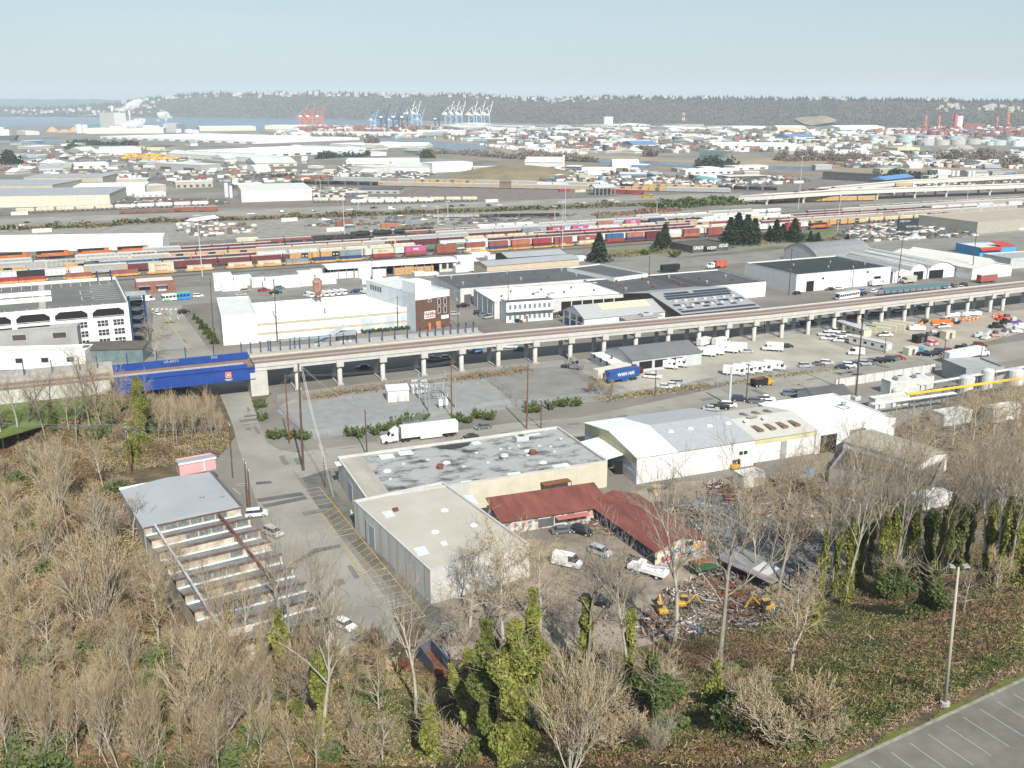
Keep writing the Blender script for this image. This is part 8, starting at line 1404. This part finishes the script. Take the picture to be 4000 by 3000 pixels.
clutter('parked_cars',420,[(1280,690),(1340,640),(1700,680),(1650,700),(1400,690)],'cars filling the lots round the white compound',4,5,1.3,1.9,(3,2,2,4,.5,2,5,0,1,0)); clutter('parked_trailers',380,[(1900,590),(1850,565),(2250,590),(2300,605)],'dense rows of white trailers beyond the river',9,15,3,4.5,(9,9,4,1,0,.5,.5,0,0,0))
clutter('stored_goods',190,[(1180,890),(1250,850),(1600,840),(2000,845),(2300,835),(1900,880),(1450,915)],'rails, sleepers and small stores lying in the sorting yard',2,8,.4,1.2,(.8,.6,.6,5,.8,.3,5,.2,1,1)); clutter('stored_goods',240,[(430,790),(470,775),(870,780),(900,800),(430,808)],'pipes and rusty goods beside the cream warehouse',2,9,.5,1.5,(.6,.6,.6,5,1,.3,5,.4,1,1)); clutter('stored_goods',70,[(680,905),(700,870),(1000,880),(1000,905),(800,930)],'vehicles and stores round the rail office',2,6,.8,2.2)
clutter('parked_trailers',500,[(3050,660),(3100,600),(3500,600),(4000,590),(4000,660),(3600,655)],'mixed yards among the bare trees at right',4,16,2,5); clutter('salvage_cars',430,[(3255,935),(3330,890),(3700,850),(3800,900),(3820,925),(3600,935),(3400,945)],'closely parked salvage cars on the fenced lot',3.6,4.8,1.2,1.7,(3,3,2,8,.4,1,5,.2,.5,1)); clutter('parked_cars',200,[(3080,755),(3300,725),(4000,700),(4000,715),(3400,742)],'cars on the lots behind and under the highway',4,5,1.3,1.8,(3,2,2,4,.5,2,5,0,1,0)); clutter('parked_trailers',260,[(1180,740),(1260,735),(1400,745),(1420,770),(1250,775)],'lorries parked round the grey workshop',4,13); clutter('parked_trailers',120,[(3850,905),(3900,885),(4000,870),(4000,900)],'cars in front of the tan store',4,5,1.3,1.8)
clutter('container_stacks',420,[(3400,535),(3430,515),(4000,498),(4000,535)],'stacked containers of the right-hand terminal',12,26,8,16,(2,2,1,1,6,1,0,.5,5,1)); clutter('container_stacks',300,[(1160,512),(1200,500),(1720,498),(1720,508),(1400,520)],'stacked red containers under the left cranes',12,26,6,13,(1,1,.5,.5,6,1,.5,0,6,.5)); clutter('school_buses',60,[(470,620),(500,602),(640,605),(720,622),(600,630)],'rows of yellow buses in their depot',9,12,2.5,3.2,(0,.3,0,0,0,0,0,0,0,0.1)); SC.objects['school_buses'].data.materials[1] = CM['yellow']; SC.objects['school_buses'].data.materials[9] = CM['yellow']
# tanks and silos
tk = []; tm = [M('tank_teal',(.38,.47,.49),var=.06),M('tank_tan',(.40,.39,.35),var=.08),white]
def silo(x,y,w_,h,m,nm='storage_tank',dome=False):
 p = P(x,y); Rr = w_/2*p[1]/CP/FPX; H = PH(x,y,y-h); o = thing(nm,'',nm.replace('_',' '),(p[0],p[1]+Rr,0),0,nm.replace('_',' ')+'s'); MB().lathe([(Rr,-.3),(Rr,H)],22).build('shell',m,o,smooth=False); MB().lathe([(Rr*1.01,H),(Rr*1.01,H+.4),(Rr*.5,H+(Rr*.25 if dome else Rr*.06)),(.1,H+(Rr*.35 if dome else Rr*.09))],22).build('roof',white if dome else lgrey,o); return o
for x,y,w_,h,c in((3428,557,50,25,0),(3478,559,58,24,1),(3553,551,60,20,0),(3550,564,66,21,0),(3640,546,52,13,1),(3628,568,62,22,1),(3690,568,56,20,1),(3745,553,56,18,0),(3752,566,60,20,1),(3813,564,56,18,1),(3862,555,44,18,1),(3872,568,28,15,0),(3912,568,54,19,0),(3958,556,40,16,0),(3985,572,44,22,2),(2795,488,36,12,2),(2830,488,38,12,2),(2865,488,38,12,2),(2900,488,40,12,2),(3990,488,30,12,2),(735,518,36,12,2),(690,518,28,14,2),(760,520,26,12,2)):tk.append(silo(x,y,w_,h,tm[c]))
rank(tk,'broad round storage tank in the distant port'); sl = [silo(x,y,w_,h,white,'silo',True)for x,y,w_,h in((884,770,14,52),(902,772,11,44),(912,735,8,30),(2201,652,8,45),(3725,688,13,19),(3743,688,13,19),(3788,689,12,19),(3803,689,11,21),(1010,620,10,22),(505,697,16,9),(523,697,16,9),(543,697,16,9),(306,520,22,30),(330,520,18,30),(2772,540,9,14),(2760,541,8,12))]; rank(sl,'slender pale silo on the plain')
# paper mill with steam
def stackm(x,yb,yt,r0,m,lb):p = P(x,yb); H = PH(x,yb,yt); o = thing('chimney',lb,'chimney',p); MB().lathe([(r0,0),(r0*.7,H*.8)],12).build('shaft',m,o); MB().lathe([(r0*.7,H*.8),(r0*.65,H)],12).build('top',white,o); return p,H
c1 = stackm(447,515,413,5,M('brick_stack',(.30,.2,.16)),'tall brick-brown chimney of the paper mill'); c2 = stackm(513,515,431,4,lgrey,'thin grey chimney right of the mill tower')
r,L,D,H = fb(452,516,498,515,74,1,'o','w','tall pale boiler house of the paper mill','flat','mill_tower','mill'); MB().box(-L*.1,L*.6,-3,0,0,H*.35).build('brick_base',RGB['r'],r)
for a in((340,523,640,521,20,3,'o','w','long low paper mill hall below the boiler house'),(430,522,520,521,28,2,'c','l','cream paper mill block before the boiler house'),(560,521,625,520,28,3,'o','w','white paper mill block right of the steam'),(640,518,690,518,34,2,'g','l','lattice clad mill block with pale pipes'),(100,528,155,527,14,3,'o','w','white store at the tip of the mill point'),(345,500,420,497,14,2,'e','e','turquoise conveyor house of the mill'),(780,512,1000,510,16,3,'c','w','long pale stacks of timber right of the mill'),(1035,505,1200,505,14,3,'c','w','pale stacked goods by the red cranes'),(1200,530,1650,532,13,3,'o','w','pale wall of stored goods across the middle port')):fb(*a,name='mill_hall',cat='mill')
for i,(x,y,w_,h)in enumerate(((195,516,50,20),(240,518,60,13),(280,517,40,20))):p = P(x,y); Rr = w_/2*p[1]/FPX; o = thing('chip_pile',['pointed orange-tan woodchip pile, left of three','low orange-tan woodchip pile, middle of three','rounded orange-tan woodchip pile, right of three'][i],'woodchip pile',(p[0],p[1]+Rr,0)); MB().lathe([(Rr,0),(Rr*.6,PH(x,y,y-h)*.6),(Rr*.2,PH(x,y,y-h)),(.1,PH(x,y,y-h)*1.02)],14).build('pile',M('woodchips',(.40,.27,.18),var=.15),o)
stm = bpy.data.materials.new('steam'); stm.use_nodes = True; n = stm.node_tree; n.nodes.remove(n.nodes['Principled BSDF']); pv = n.nodes.new('ShaderNodeVolumePrincipled'); pv.inputs['Color'].default_value = (.97,.97,.98,1); pv.inputs['Density'].default_value = .07; pv.inputs['Anisotropy'].default_value = -.3; n.links.new(pv.outputs[0],n.nodes['Material Output'].inputs['Volume'])
for i,pts in enumerate((((468,432,4),(478,428,5),(490,422,7),(503,414,9),(515,412,11),(528,404,11),(540,398,8),(550,392,5),(510,424,6),(534,413,7)),((650,482,2),(649,474,3),(648,466,4),(632,452,9),(622,446,7),(645,448,10),(657,454,7),(667,458,4),(619,470,4),(640,438,5)),((492,490,8),(505,486,11),(520,482,10),(535,478,11),(550,474,9),(562,470,6),(525,492,7),(545,486,8)))):
 rr = random.Random(i); Y = P(500,515)[1]-(150 if i==2 else 0); mb = MB()
 for x,y,q in pts:
  c = Vector(PD(x,y,Y+rr.uniform(-40,40))); r_ = 1.6*q*Y/FPX; a_ = rr.uniform(.8,1.2); vs = []
  for jx in range(1,7):
   for k in range(12):t1,t2 = math.pi*jx/7,6.283*k/12; w_ = r_*(1+.18*math.sin(3*t2+jx+q)); vs.append(c+Vector((w_*a_*math.sin(t1)*math.cos(t2),w_*math.sin(t1)*math.sin(t2),w_*.85*math.cos(t1))))
  mb.add(vs,[(jx*12+k,(jx+1)*12+k,(jx+1)*12+(k+1)%12,jx*12+(k+1)%12)for jx in range(5)for k in range(12)]+[tuple(range(12)),tuple(range(71,59,-1))])
 tag(mb.build('steam_plume',stm),['white steam plume drifting right from the mill tower','round white steam puff right of the paper mill','low bank of steam over the paper mill roofs'][i],'steam',None,'stuff')
 # port cranes
def crane(x,yb,yt,m1,m2,label,flip=1,yaw=0):
 p = P(x,yb); H = PH(x,yb,yt); r = thing('port_crane',label,'crane',p,yaw); s = H/100
 mb = MB()
 for ax in(-11,11):
  for ay in(-9,9):mb.box(ax*s-1.6,ax*s+1.6,ay*s-1.6,ay*s+1.6,0,44*s)
  mb.box(ax*s-1.3,ax*s+1.3,-9*s,9*s,14*s,17*s)
 for ay in(-9,9):mb.box(-11*s,11*s,ay*s-1.3,ay*s+1.3,38*s,41*s); mb.tube((-11*s,ay*s,15*s),(11*s,ay*s,39*s),1.0,n=4)
 mb.build('portal_frame',m1,r); MB().box(-26*s,12*s,-4*s,4*s,43*s,47*s).build('girder',m2,r); MB().box(-16*s,-4*s,-4.5*s,4.5*s,47*s,53*s).build('machine_house',white,r)
 a = MB(); a.tube((10*s,-3*s,45*s),(3*s,0,74*s),1.4,n=4); a.tube((10*s,3*s,45*s),(3*s,0,74*s),1.4,n=4); a.tube((3*s,0,74*s),(-24*s,0,46*s),1.1,n=4); a.build('apex_frame',m2,r)
 b = MB()
 for ay in(-3,3):b.tube((11*s,ay*s,46*s),(27*s,ay*s,100*s),1.5,n=4)
 for k in range(5):t = k/4; b.tube(((11+16*t)*s,-3*s,(46+54*t)*s),((11+16*t)*s,3*s,(46+54*t)*s),1.0,n=4)
 b.tube((3*s,0,74*s),(22*s,0,84*s),.8,n=4); b.build('raised_boom',m2,r); return r
cbl = M('crane_blue',(.22,.38,.56),.5,var=0); cnv = M('crane_navy',(.03,.07,.14),.5,var=0); cor = M('crane_orange',(.52,.13,.06),.5,var=0)
for n_,g_,lst in(('white boomed port crane with blue legs','white',[(1600,484,394,cbl,white),(1623,484,394,cbl,white),(1750,488,394,cbl,white),(1772,488,394,cbl,white),(1796,488,394,cbl,white),(1842,490,395,cbl,white),(1872,490,395,cbl,white),(1902,490,395,cbl,white)]),('dark navy port crane','navy',[(1500,509,404,cnv,cnv),(1548,510,402,cnv,cnv),(1582,510,402,cnv,cnv),(1708,505,422,cnv,cnv)]),('light blue port crane','blue',[(1460,507,424,cbl,cbl),(1530,508,424,cbl,cbl),(1640,503,424,cbl,cbl)]),('orange-red port crane before the bay','red',[(1186,501,405,cor,cor),(1214,501,405,cor,cor),(1252,501,405,cor,cor)]),('orange port crane at the right-hand terminal','orange',[(3612,522,452,cor,cor),(3664,522,452,cor,cor),(3732,522,454,cor,cor),(3890,520,456,cor,cor),(3932,522,438,cor,cor)])):
 ob = [crane(*a,'',yaw=0 if g_!='orange' else 1.2)for a in lst]; [tag(o,group=n_+'s')for o in ob]; rank(ob,n_)
for i,(x,yb,yt)in enumerate(((2666,488,440),(2672,488,440))):
 p = P(x,yb); H = PH(x,yb,yt); o = thing('lattice_tower','red and white lattice mast at the hill foot, %s of two'%('left','right')[i],'mast',p); [MB().tube((0,0,H*k/5),(0,0,H*(k+1)/5),3.2-.4*k,2.8-.4*k,4).build('section',cor if k%2 else white,o)for k in range(5)]
p = P(3770,512); o = thing('container_ship','white ship bridge and red hull among the orange cranes','ship',p,.2); MB().extr([(-60,2),(60,2),(70,14),(-66,14)],-14,14).build('hull',RM['red'],o); MB().box(-40,-22,-12,12,14,48).build('bridge',white,o); MB().box(-46,-38,-5,5,14,54).build('funnel',RM['pink'],o); MB().box(-15,55,-12,12,14,24).build('deck_cargo',RM['rust'],o)
p = P(-5,545); o = thing('ship','white moored ship at the left edge of the inlet','ship',p,.1); MB().extr([(-45,0),(40,0),(48,10),(-48,10)],-9,9).build('hull',dgrey,o); MB().box(-35,30,-8,8,10,24).build('superstructure',white,o); MB().box(-10,15,-6,6,24,30).build('bridge',white,o)
p = P(72,459); o = thing('sailboat','tiny white sailing boat on the bay','sailboat',p); MB().extr([(-10,0),(10,0),(12,3),(-11,3)],-3,3).build('hull',white,o); MB().add([(-6,0,4),(6,0,4),(0,0,38)],[(0,1,2),(2,1,0)]).build('sail',white,o)
# highway viaducts at right
def flyover(pts,z,w_,cols,label):
 e = [Vector(P(x,y,zz)[:2])for x,y,zz in pts]; r = thing('highway_viaduct',label,'viaduct',(0,0,0)); o0,o1 = offs(e,0),offs(e,w_)
 def bandz(mb,l0,l1,dz0,dz1):
  n = len(l0); zs = [p[2]for p in pts]; vs = [(p.x,p.y,zs[i]+dz)for dz in(dz0,dz1)for l in(l0,l1)for i,p in enumerate(l)]; f = []
  for i in range(n-1):f += [(2*n+i,2*n+i+1,3*n+i+1,3*n+i),(i,n+i,n+i+1,i+1),(i,i+1,2*n+i+1,2*n+i),(n+i+1,n+i,3*n+i,3*n+i+1)]
  mb.add(vs,f); return mb
 bandz(MB(),o0,o1,-1.6,0).build('deck',asph_old,r); bandz(MB(),offs(e,-.5),offs(e,-.02),-2.0,1.0).build('parapet',M('pale_parapet',(.52,.51,.47),var=.06),r); bandz(MB(),offs(e,w_+.02),offs(e,w_+.5),-2.0,1.0).build('parapet',MATS['pale_parapet'],r)
 for x in cols:
  for i in range(len(e)-1):
   xa,xb = px((*e[i],pts[i][2]))[0],px((*e[i+1],pts[i+1][2]))[0]
   if xa<=x<xb:
    t = (x-xa)/(xb-xa); c = e[i].lerp(e[i+1],t); z_ = pts[i][2]+(pts[i+1][2]-pts[i][2])*t; d = (e[i+1]-e[i]).normalized(); n = Vector((-d.y,d.x))
    for v in(1.5,w_-1.5):q = c+n*v; MB().lathe([(1.0,-.3),(1.0,z_-3)],12,(q.x,q.y)).build('column',MATS['pale_parapet'],r)
    o = MB().box(-1,1,-w_/2,w_/2,z_-3.4,z_-1.7).build('cross_beam',conc,r); q = c+n*w_/2; o.location = (q.x,q.y,0); o.rotation_euler.z = math.atan2(d.y,d.x)
flyover([(2885,776,4.5),(3000,770,6.5),(3294,751,8),(3588,740,8),(4000,726,8),(4600,704,8)],8,17,(3000,3142,3285,3430,3580,3700,3870,4020,4150),'nearer pale highway viaduct on columns at the right')
flyover([(3235,741,8.2),(3360,730,9.5),(3570,711,11),(4000,689,11),(4600,660,11)],11,13,(3500,3620,3700,3780,3880,3950,4100),'farther pale highway viaduct rising behind the nearer one')
r = thing('semi_truck','white lorry driving on the right-hand highway viaduct','semi truck',(*P(3578,731,8.1)[:2],8.1),GA+R(168)); tractor(r,6.6,CM['white']); trailer_box(r,5.2,22,tw); hv = []
for x,y,c_ in((3110,752,'grey'),(3172,742,'black'),(3255,736,'black'),(3330,735,'white'),(3430,730,'black'),(3655,705,'black'),(3870,692,'black'),(3940,688,'silver'),(2985,757,'silver'),(3360,738,'silver')):
 p = P(x,y,8.2); o = thing('car','','car',p,GA,'cars on the highway viaduct'); MB().rbox(-2.3,2.3,-.95,.95,.3,1.0,.08).build('body',CM[c_],o); MB().rbox(-1.4,1.1,-.85,.85,1.0,1.6,.25).build('window',glass,o); o['_d'] = c_; hv.append(o)
rank(hv,'{} car on the right-hand highway')
# truss bridge, train shed, mound
a,b = Vector(P(2735,636)),Vector(P(2832,632)); dv = b-a; r = thing('truss_bridge','dark green steel truss bridge over the river behind conifers','bridge',a,math.atan2(dv.y,dv.x)); L = dv.length; mb = MB()
for y in(-4,4):
 mb.box(0,L,y-.6,y+.6,5,7); mb.box(L*.06,L*.94,y-.6,y+.6,17,18.2)
 for k in range(10):mb.tube((L*k/10,y,6),(L*(k+.5)/10,y,17.5),.6,n=4); mb.tube((L*(k+.5)/10,y,17.5),(L*(k+1)/10,y,6),.6,n=4)
mb.build('truss',M('truss_green',(.10,.17,.17)),r); MB().box(0,L,-4,4,5,5.8).build('deck',conc,r)
a,b = Vector(P(2325,764)),Vector(P(2402,762)); dv = b-a; r = thing('train_shed','tall grey roofed open shed straddling the far tracks','shed',a,math.atan2(dv.y,dv.x)); L = dv.length; MB().extr([(-1,7.2),(8,9.5),(17,7.2),(17,7.5),(8,9.9),(-1,7.5)][::-1],-1,L+1,axis='x').build('roof',lgrey,r); MB().box(L*.35,L*.75,6,10,9.6,11.5).build('roof_monitor',lgrey,r)
for k in range(6):MB().box(L*k/5-.3,L*k/5+.3,0,.6,0,7.2).build('post',steel,r); MB().box(L*k/5-.3,L*k/5+.3,15,15.6,0,7.2).build('post',steel,r)
c = P(2020,706); Rx,Ry,n = 300*c[1]/FPX,95,40; V = []; F = []; Hm = PH(2020,706,664)
for j in range(9):
 t = j/8
 for k in range(n):an = 6.283*k/n; V.append((c[0]+Rx*t*math.cos(an),c[1]+Ry+Ry*t*math.sin(an),-.3+Hm*math.cos(t*1.5708)**1.1 if t<1 else-.3))
for j in range(8):F += [(j*n+k,(j+1)*n+k,(j+1)*n+(k+1)%n,j*n+(k+1)%n)for k in range(n)]
tag(np_mesh('hill',V,F,M('mound_grass',(.15,.12,.07),.95,col2=(.23,.19,.11),scale=.03)),kind='structure')
# woods and houses on the bluff, tree belts on the plain
def blobs(name,pts,sizes,mats,mi,label,cone):
 V = []; F = []; MI = []
 for(x,y,z),s_,m_,cn in zip(pts,sizes,mi,cone):
  b = len(V); h = s_*(2.6 if cn else 1.1); w_ = s_*(.62 if cn else .85)
  V += [(x-w_,y,z+h*.25),(x,y-w_,z+h*.3),(x+w_,y,z+h*.25),(x,y+w_,z+h*.3),(x,y,z+h),(x,y,z-2)]; F += [(b,b+1,b+4),(b+1,b+2,b+4),(b+2,b+3,b+4),(b+3,b,b+4),(b+1,b,b+5),(b+2,b+1,b+5),(b+3,b+2,b+5),(b,b+3,b+5)]; MI += [m_]*8
 return tag(np_mesh(name,V,F,mats,mi=MI),label,'woods',None,'stuff')
fm = [M('far_bare_wood',(.105,.09,.06),.95,var=.25,scale=.01),M('far_conifer',(.022,.034,.026),.95,var=.25,scale=.01),M('far_mixed_wood',(.07,.072,.042),.95,var=.25,scale=.01)]
nc,nrw = HILL.shape[:2]; q = np.random.default_rng(3); pts,sz,mi,cn = [],[],[],[]
for _ in range(26000):
 i = q.integers(0,nc-1); tj = q.random()**.9*14.5; j = int(tj); f,g_ = q.random(),tj-j; p = HILL[i,j]*(1-g_)+HILL[i,j+1]*g_; p = p*(1-f)+(HILL[i+1,j]*(1-g_)+HILL[i+1,j+1]*g_)*f; top = j>=10; k = q.choice(3,p=(.22,.6,.18)if top else(.6,.12,.28)if math.sin(p[0]*.004+p[1]*.002)<.5 else(.25,.4,.35)); s_ = q.uniform(6,12.5)*p[1]/7500
 pts.append(p); sz.append(s_*((1.25 if top and q.random()<.3 else .7)if k==1 else 1.1)); mi.append(k); cn.append(k==1)
blobs('bluff_forest',pts,sz,fm,mi,'bare woods and dark conifers covering the far bluff',cn)
def scar(x0,x1,t0,t1,nm):
 V = []; F = []; i0,i1 = [int((x+700)/5400*(nc-1))for x in(x0,x1)]; m_ = 8
 for i in range(i0,i1+2):
  e_ = .5-abs((i-i0)/max(1,i1+1-i0)-.5)
  for k in range(m_+1):t = t0+(t1-t0)*(.5+(k/m_-.5)*min(1,.35+2*e_+.2*math.sin(i*2.1))); j = int(t); g_ = t-j; p = HILL[i,j]*(1-g_)+HILL[i,j+1]*g_; V.append((p[0],p[1]-12,p[2]+6.5+4*math.sin(i*1.7+k)))
 for i in range(i1-i0+1):F += [(i*(m_+1)+k,(i+1)*(m_+1)+k,(i+1)*(m_+1)+k+1,i*(m_+1)+k+1)for k in range(m_)]
 tag(np_mesh('hill',V,F,M('sandy_scar',(.19,.15,.10),.95,col2=(.31,.25,.17),scale=.01)),kind='structure')
scar(3130,3240,.2,2.6,'a'); scar(290,420,.2,1.2,'b')
hh = []; hm_ = [M('house_white',(.5,.5,.48),var=0),M('house_tan',(.36,.32,.26),var=0),offwhite,M('house_grey',(.27,.28,.29),var=0)]; hmesh = []
for m_ in hm_:
 mb = MB().box(-8,8,-5,5,-3,6); mb.extr([(-6,6),(6,6),(0,9.5)],-9,9,axis='x',mi=1); o = mb.build('house',[m_,RGB['t']]); hmesh.append(o)
spots = [(q.uniform(450,2350),8+4*q.random()**.8)for _ in range(150)]+[(q.uniform(-20,640),q.uniform(.6,7))for _ in range(75)]+[(q.uniform(3660,4010),q.uniform(4.5,7))for _ in range(50)]+[(q.uniform(2350,3900),q.uniform(9,11.5))for _ in range(30)]
for x,tj in spots:
 i = min(nc-2,max(0,int((x+700)/5400*(nc-1)))); j = int(tj); g_ = tj-j; p = HILL[i,j]*(1-g_)+HILL[i,j+1]*g_; p = p+(HILL[i+1,j]-HILL[i,j])*q.random(); s_ = q.uniform(.9,1.9)*p[1]/7500*.85; o = dup(hmesh[q.integers(0,4)],tuple(p+np.array([0,-25,8+4*s_])),q.uniform(-.6,.6),s_,'','houses on the far bluff',cat='house'); hh.append(o)
rank(hh,'tiny pale house on the wooded bluff'); [bpy.data.objects.remove(o)for o in hmesh]
tb = [M('belt_bare',(.21,.175,.145),.95,var=.25,scale=.05),M('belt_brown',(.165,.135,.11),.95,var=.25,scale=.05)]; tgd = [M('belt_evergreen',(.03,.045,.025),.9,var=.25,scale=.05)]
for n_,ln,w_,mt,s_,h_,lb in((1600,((1640,606),(1760,600),(1900,612),(2000,616)),14,tb,1.6,11,'bare brown trees on the near river bank, left stretch'),(1800,((1950,618),(2150,626),(2330,634)),12,tb,1.5,10,'bare brown trees on the near river bank, middle stretch'),(2600,((3040,628),(3200,626),(3400,632)),26,tb,1.7,17,'tall bare poplars left of the cream store'),(2600,((3690,630),(3800,626),(3890,630)),30,tb,1.7,20,'clump of bare trees on the marsh edge at right'),(1400,((3900,650),(4100,655)),30,tb,1.8,16,'bare trees at the right edge of the marsh'),(1200,((1220,543),(1380,540)),30,tb,2.2,18,'row of bare poplars behind the white warehouses'),(900,((1432,570),(1470,572)),12,tb,2,24,'tall bare poplar clump beside the road bridge'),(1300,((290,560),(400,568),(540,566)),20,tgd,2,10,'line of small dark evergreens below the mill'),(500,((10,642),(75,642)),14,tgd,1.6,20,'dark round evergreens at the left edge of the plain'),(700,((1245,622),(1300,616),(1380,612)),10,tgd,1.3,13,'dark trees before the vast white warehouse'),(500,((1380,614),(1440,610)),8,tgd,1.3,11,'small dark trees at the end of the vast white warehouse'),(420,((1650,618),(1685,616)),10,tgd,1.4,14,'round dark evergreen on the river point'),(260,((2358,598),(2372,598)),5,tgd,1.5,20,'lone dark evergreen across the river'),(1200,((2735,655),(2800,650),(2860,656)),12,tgd,1.4,15,'cluster of dark trees before the truss bridge'),(900,((3415,690),(3540,690),(3640,702)),10,tgd,1.2,12,'dark conifers between the pale blocks by the highway'),(900,((2520,610),(2560,612)),12,tb,1.6,18,'bare trees before the blue roofed warehouse'),(1500,((2560,540),(2750,522),(3000,520)),40,tb,2.2,16,'hazy bare tree belt before the waterside plant'),(900,((3780,545),(4000,548)),30,tb,2,14,'bare trees among the storage tanks'),(1000,((1000,690),(1150,688)),14,[tb[1],gr_[1]],1,3,'scrubby strip before the domed tent'),(600,((2040,600),(2250,612)),8,tb,1.4,10,'bare trees on the far river bank'),(500,((300,585),(270,580)),10,tgd,1.6,11,'dark evergreens left of the yellowish house'),(600,((3820,705),(4000,690)),14,[tb[1]],1,4,'brown brush under the far highway'),(900,((3240,640),(3420,655),(3500,650)),12,tb,1.2,5,'low scrub at the marsh edge'),(700,((80,1702),(240,1690)),6,[bm_[0],tb[0]],.3,2,'pale brush at the foot of the lawn')):strip(int(n_*(2.6 if mt is tb else 1)),ln,w_,mt,s_*(.5 if mt is tb else 1),h_,lb)
# ------------------------------------------------------------------ haze
mb = MB().box(-9000,9000,-150,15500,-6,330); hz = mb.build('haze',[])
vm = bpy.data.materials.new('haze_air'); vm.use_nodes = True; n = vm.node_tree
for x in list(n.nodes):
 if x.type == 'BSDF_PRINCIPLED':n.nodes.remove(x)
pv = n.nodes.new('ShaderNodeVolumePrincipled'); pv.inputs['Color'].default_value = (.80,.90,1.0,1); pv.inputs['Density'].default_value = 0.75e-4; pv.inputs['Anisotropy'].default_value = 0.0
n.links.new(pv.outputs[0],n.nodes['Material Output'].inputs['Volume']); hz.data.materials.append(vm); tag(hz,kind='stuff')
